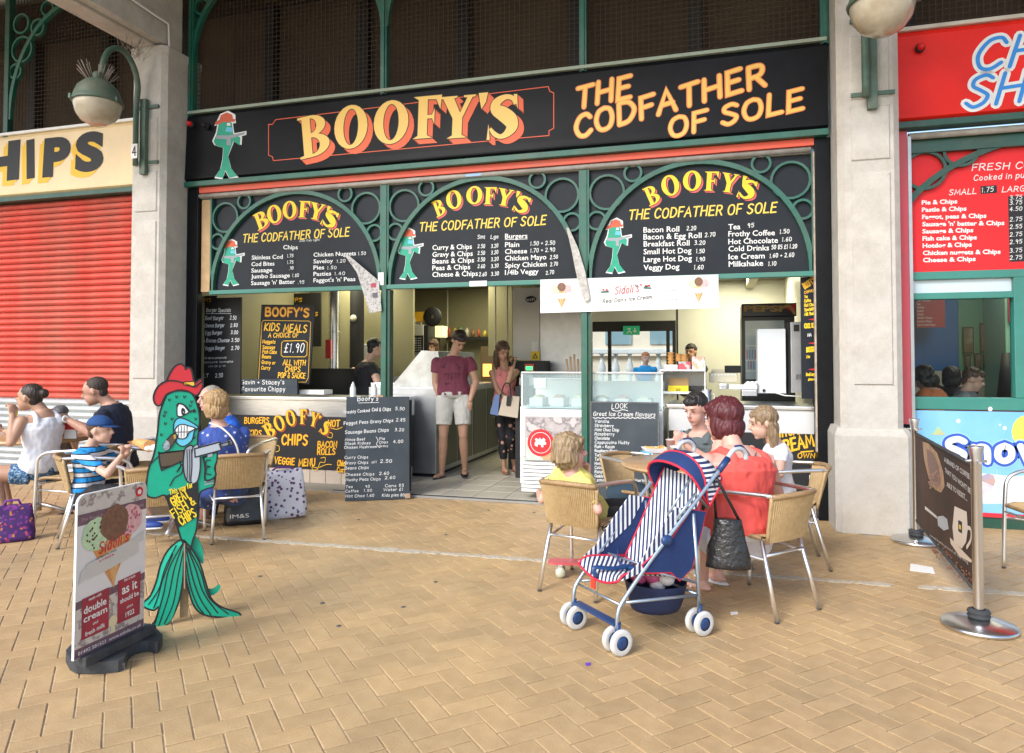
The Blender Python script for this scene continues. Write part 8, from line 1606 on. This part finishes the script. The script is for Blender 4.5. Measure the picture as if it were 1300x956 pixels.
# 7 woman in pink
def ex_pw(t, d):
    q = MB(); w = A(648, 474, 1.38); q.tube([w + Vector((.022 * math.cos(k), .01 * math.cos(k), .022 * math.sin(k))) for k in [i * .52 for i in range(12)]], .006, mat('bracelet', (.6, .5, .45), .3), 6, closed=True); q.build('bracelet', t)
FLOR = ramped('floral_black', [(0, (.5, .2, .16)), (.13, (.6, .4, .3)), (.24, (.22, .1, .08)), (.32, (.012, .012, .016)), (.9, (.012, .012, .016))], 'voronoi', 13, rough=.85, bump=.3)
build_person('young woman in a pink vest and black floral trousers looking down at her raised hand', A(641, 512, 1.62), A(640, 466, 1.62), A(638, 446, 1.56), (.62, -.62, -.42), (-.85, -.5, 0), .93, .9,
    arms={'R': (A(631, 494, 1.5), A(640, 506, 1.35), (.5, -.3, -.5), .6), 'L': (A(645, 487, 1.4), A(652, 463, 1.36), (.1, 0, 1), 1.0)},
    legs={'R': (A(638, 556, 1.55), A(640, 592, 1.6), (.6, -1, 0)), 'L': (A(648, 556, 1.55), A(653, 590, 1.75), (.8, -1, 0))}, sk='tan', top=cloth('pink_vest', (.72, .25, .24)), vest=True, bottom=FLOR, pants=1.72, shoes=('sandal', mat('tan_sandal', (.35, .17, .1), .5)), hair=(HBR, 'longwave'), female=True, extra=ex_pw, vox=.0065)
p = A(651, 459, 1.33); q = MB(); q.box(p, (.012, .06, .11), INK, .003, Matrix.Rotation(R(15), 3, 'Y')); single('mobile_phone', 'dark phone held up by the woman in pink', 'phone', q)
t = thing('tote_handbag', 'beige and blue handbag with dark straps on the pink vest woman\'s arm', 'handbag', A(637, 526, 1.32)); c = A(640, 514, 1.3); q = MB(); q.M = frame(c, (.96, .1, -.1), (0, 0, 1))
for (x0, x1, w0, w1, m) in ((-.15, -.05, -.07, .07, mat('bag_blue', (.06, .12, .28), .5)), (-.048, .19, -.075, .075, mat('bag_beige', (.48, .4, .3), .55))):
    vs = [(x0, -.12, w0 * .9), (x1, -.13, w0), (x1 - .01, .12, w0 * .4), (x0 + .03, .11, w0 * .35), (x0, -.12, w1 * .9), (x1, -.13, w1), (x1 - .01, .12, w1 * .4), (x0 + .03, .11, w1 * .35)]
    q.add(vs, [(0, 3, 2, 1), (4, 5, 6, 7), (0, 1, 5, 4), (1, 2, 6, 5), (2, 3, 7, 6), (3, 0, 4, 7)], m)
q.build('bag_body', t); q = MB(); q.M = frame(c, (.96, .1, -.1), (0, 0, 1)); q.tube(cat_rom([(-.04, .1, .05), (-.02, .24, .02), (.04, .25, 0), (.08, .1, .05)], 4), .008, INK, 6); q.box((.06, .06, .06), (.05, .12, .012), INK, .003); q.build('strap', t)
# 8 blond child in yellow
def ex_bl(t, d): pass
build_person('blond child in a yellow T-shirt and black tracksuit trousers eating in a wicker chair', A(752, 650, -2.3), A(724, 598, -2.5), A(725, 573, -2.5), (.86, .42, 0), (.66, -.75, 0), .74, 1.0,
    arms={'R': (A(760, 648, -2.62), A(747, 602, -2.4), (-.05, .1, 1), .9), 'L': (A(688, 634, -2.45), A(684, 624, -2.1), (.3, 1, .0), .6)},
    legs={'R': (A(812, 652, -2.35), A(764, 700, -1.95), (-.2, 1, 0)), 'L': (A(812, 640, -2.0), A(770, 694, -1.8), (-.2, 1, 0))}, sk='pink', top=cloth('yellow_tshirt', (.75, .66, .18)), bottom=cloth('black_tracksuit', (.015, .015, .018)), pants=1.35, hair=(HBL, 'mop'), sleeve=.75, vox=.006, headscale=1.03)
q = MB()
for k in range(3): q.tube([A(766, 672 - k * 4, -2.52 + k * .01), A(790, 662 - k * 4, -2.5 + k * .01), A(812, 650 - k * 4, -2.44 + k * .01)], .005, WHT, 6)
q.build('side_stripe', [o for o in bpy.data.objects if o.name.startswith('person') and 'blond child' in o.get('label', '')][0])
# dark denim legs beyond the child
q = MB(); q.tube([A(775, 630, -1.4), A(805, 624, -1.45), A(838, 630, -1.5)], [.075, .08, .06], WHT, 14); q.tube([A(778, 640, -1.35), A(815, 634, -1.4), A(842, 650, -1.5)], [.06, .07, .05], WHT, 14)
t = thing('person', 'legs in dark jeans across the chair beyond the blond child', 'person', A(800, 640, -1.4)); remesh(q, 'jeans', t, cloth('dark_jeans', (.02, .045, .07)), .008, 3, .002); q = MB(); c = A(829, 613, -1.75); q.ell(c, (.03, .03, .05), WHT, 12); q.ell(c + Vector((.01, 0, -.05)), (.025, .025, .04), WHT, 12); remesh(q, 'foot', t, skin('pink'), .007)
q = MB(); c = A(833, 606, -1.78); q.box(c, (.03, .02, .05), mat('lime_toy', (.3, .8, .1), .4), .008, Matrix.Rotation(.6, 3, 'Y')); q.ell(c + Vector((.02, 0, .03)), (.02, .015, .02), mat('lime_toy', (.3, .8, .1), .4), 8); single('lime_toy', 'small lime green toy by the table edge behind the pushchair hood', 'toy', q)
# 9 coral woman
def ex_cw(t, d):
    q = MB(); o = d['pv'] + d['up'] * d['L'] * .88 - d['fw'] * .128; q.M = frame(o, d['side'], d['up']); TT = mat('tattoo', (.16, .1, .12), .6)
    ribbon(q, [(-.03, .03, .004), (-.015, 0, .01), (0, -.02, .008), (.005, -.06, .003)], 0, TT, .004); ribbon(q, [(.035, .03, .003), (.018, 0, .008), (.002, -.02, .006)], 0, TT, .0044); q.build('tattoo', t)
build_person('woman with maroon bobbed hair in a coral vest top, seated with her back to us', A(942, 672, -2.42), A(933, 570, -2.35), A(917, 533, -2.25), (-.8, .55, -.12), (.72, .69, 0), 1.05, 1.36,
    arms={'L': (A(893, 630, -2.45), A(878, 602, -2.1), (-.4, .8, .1), .5), 'R': (A(986, 632, -1.95), A(950, 600, -1.7), (-.8, .5, 0), .5)},
    legs={'L': (A(888, 672, -2.35), A(893, 735, -2.25), (-.6, .5, 0)), 'R': (A(900, 665, -2.05), A(912, 724, -2.1), (-.6, .5, 0))}, sk='pink', top=cloth('coral_vest', (.78, .1, .08)), vest=True, bottom=cloth('white_shorts', (.68, .68, .72)), pants=.6, hair=(HMAR, 'bob'), female=True, shoes=('sandal', WHT), extra=ex_cw, vox=.007, headscale=1.03)
# 10 woman in grey vest across the table
def ex_gw(t, d):
    q = MB(); c = d['nk']; q.tube([c + d['side'] * .06 * math.cos(a) + d['fw'] * (.09 + .03 * math.sin(-a)) + d['up'] * (-.02 - .09 * abs(math.sin(a))) for a in [math.pi * k / 14 for k in range(15)]], .006, mat('bead_grey', (.5, .45, .4), .3), 6); q.build('necklace', t)
build_person('dark haired woman in a grey sleeveless top and beads eating at the wooden table', A(893, 612, -1.2), A(889, 547, -1.2), A(883, 519, -1.28), (-.5, -.8, -.35), (-.88, .45, 0), 1.0, 1.05,
    arms={'R': (A(856, 588, -1.3), A(861, 564, -1.5), (.05, -.2, 1), 1.1), 'L': (A(905, 590, -1.4), A(872, 566, -1.45), (-.1, -.2, 1), 1.0)},
    legs={'R': (A(870, 622, -1.5), A(868, 668, -1.4), (-.3, -1, 0)), 'L': (A(895, 625, -1.55), A(890, 670, -1.4), (-.3, -1, 0))}, sk='pink', top=cloth('grey_vest', (.1, .125, .13)), vest=True, bottom=cloth('dark_trousers', (.03, .03, .035)), pants=1.8, hair=(HAIRK, 'short'), female=True, extra=ex_gw)
q = MB(); q.tube([A(862, 568, -1.53), A(864, 546, -1.5)], .006, mat('fork_blue', (.1, .45, .75), .3), 8); single('plastic_fork', 'blue plastic fork upright in the grey vest woman\'s hand', 'fork', q)
# 11 girl
build_person('girl with long light brown hair in a white T-shirt right of the table', A(990, 622, -1.4), A(985, 562, -1.42), A(968, 537, -1.45), (-.93, -.22, -.22), (-.1, .99, 0), .86, .9,
    arms={'L': (A(990, 602, -1.62), A(962, 590, -1.6), (-.6, 0, .7), .9), 'R': (A(970, 598, -1.25), A(955, 582, -1.4), (-.4, -.2, .8), .9)},
    legs={'L': (A(935, 625, -1.5), A(940, 672, -1.45), (-1, 0, 0)), 'R': (A(938, 622, -1.3), A(942, 665, -1.3), (-1, 0, 0))}, sk='fair', top=cloth('white_tshirt', (.72, .72, .76)), bottom=cloth('white_shorts', (.68, .68, .72)), pants=.6, hair=(HLB, 'long'), female=True, sleeve=.45, vox=.0065)
# kitchen staff and people further off
build_person('kitchen worker in black seen from behind beside the left green post', A(464, 508, 1.35), A(466, 460, 1.4), A(477, 442, 1.45), (.7, .7, -.15), (.75, -.65, 0), 1.0, 1.15, arms={'L': (A(447, 480, 1.6), A(446, 470, 1.8), (0, .8, .3)), 'R': (A(480, 488, 1.2), A(490, 490, 1.4), (.8, .5, 0))}, legs={'L': (A(460, 560, 1.35), A(460, 600, 1.35), (0, 1, 0)), 'R': (A(472, 560, 1.35), A(472, 600, 1.35), (0, 1, 0))}, sk='fair', top=cloth('black_tshirt', (.012, .012, .016)), bottom=cloth('red_apron', (.35, .03, .04)), pants=1.9, hair=(HAIRK, 'short'), sleeve=.5, vox=.009)
build_person('server with glasses peering over the steel range', A(550, 500, 3.2), A(550, 456, 3.2), A(549, 441, 3.15), (-.1, -1, -.1), (-1, 0, 0), .92, 1, arms={'L': (A(562, 480, 3.2), A(560, 495, 3.0), (0, -1, 0)), 'R': (A(538, 480, 3.2), A(540, 495, 3.0), (0, -1, 0))}, sk='tan', top=cloth('black_tshirt', (.012, .012, .016)), hair=(HBR, 'bob'), vox=.01)
build_person('dark haired person at the back of the shop behind the cone shelf', A(878, 500, 4.0), A(878, 462, 4.0), A(877, 447, 3.98), (-.3, -1, -.1), (-1, .2, 0), 1.0, 1, sk='ruddy', top=cloth('black_tshirt', (.012, .012, .016)), hair=(HAIRK, 'short'), vox=.012)
build_person('ginger haired person in a bright blue T-shirt outside the rear window', A(820, 500, 7.2), A(819, 464, 7.2), A(820, 455, 7.2), (.3, -1, 0), (-1, 0, 0), 1.0, 1, arms={'L': (A(829, 480, 7.2), A(828, 492, 7.1), (0, -.3, -1)), 'R': (A(809, 480, 7.2), A(810, 492, 7.1), (0, -.3, -1))}, sk='pink', top=cloth('cyan_tshirt', (.01, .3, .65)), hair=(mat('hair_ginger', (.4, .13, .04), .6), 'short'), vox=.014)
build_person('dark haired diner in an orange top inside the cafe window', A(1182, 530, 1.3), A(1182, 494, 1.3), A(1173, 481, 1.3), (-.6, .3, -.5), (.5, .85, 0), 1, 1.1, arms={'R': (A(1200, 515, 1.3), A(1190, 520, 1.5), (0, 1, 0)), 'L': (A(1170, 515, 1.2), A(1165, 520, 1.4), (0, 1, 0))}, sk='tan', top=cloth('orange_top', (.6, .16, .05)), hair=(HAIRK, 'bob'), vox=.01)
build_person('dark haired diner in black further inside the cafe', A(1212, 520, 2.6), A(1212, 490, 2.6), A(1208, 479, 2.6), (.3, .9, 0), (.95, -.3, 0), 1, 1, arms={'R': (A(1222, 510, 2.6), A(1220, 516, 2.8), (0, 1, 0)), 'L': (A(1200, 510, 2.6), A(1202, 516, 2.8), (0, 1, 0))}, sk='tan', top=cloth('black_tshirt', (.012, .012, .016)), hair=(HAIRK, 'bob'), vox=.011)
build_person('boy with brown hair in a grey T-shirt looking down inside the cafe window', A(1226, 535, 1.5), A(1226, 496, 1.5), A(1236, 482, 1.5), (.85, -.3, -.35), (-.3, -.9, 0), .92, 1, arms={'R': (A(1232, 515, 1.35), A(1245, 510, 1.4), (1, 0, 0)), 'L': (A(1230, 515, 1.7), A(1245, 510, 1.6), (1, 0, 0))}, sk='fair', top=cloth('grey_tshirt2', (.18, .19, .2)), hair=(HBR, 'short'), vox=.009)
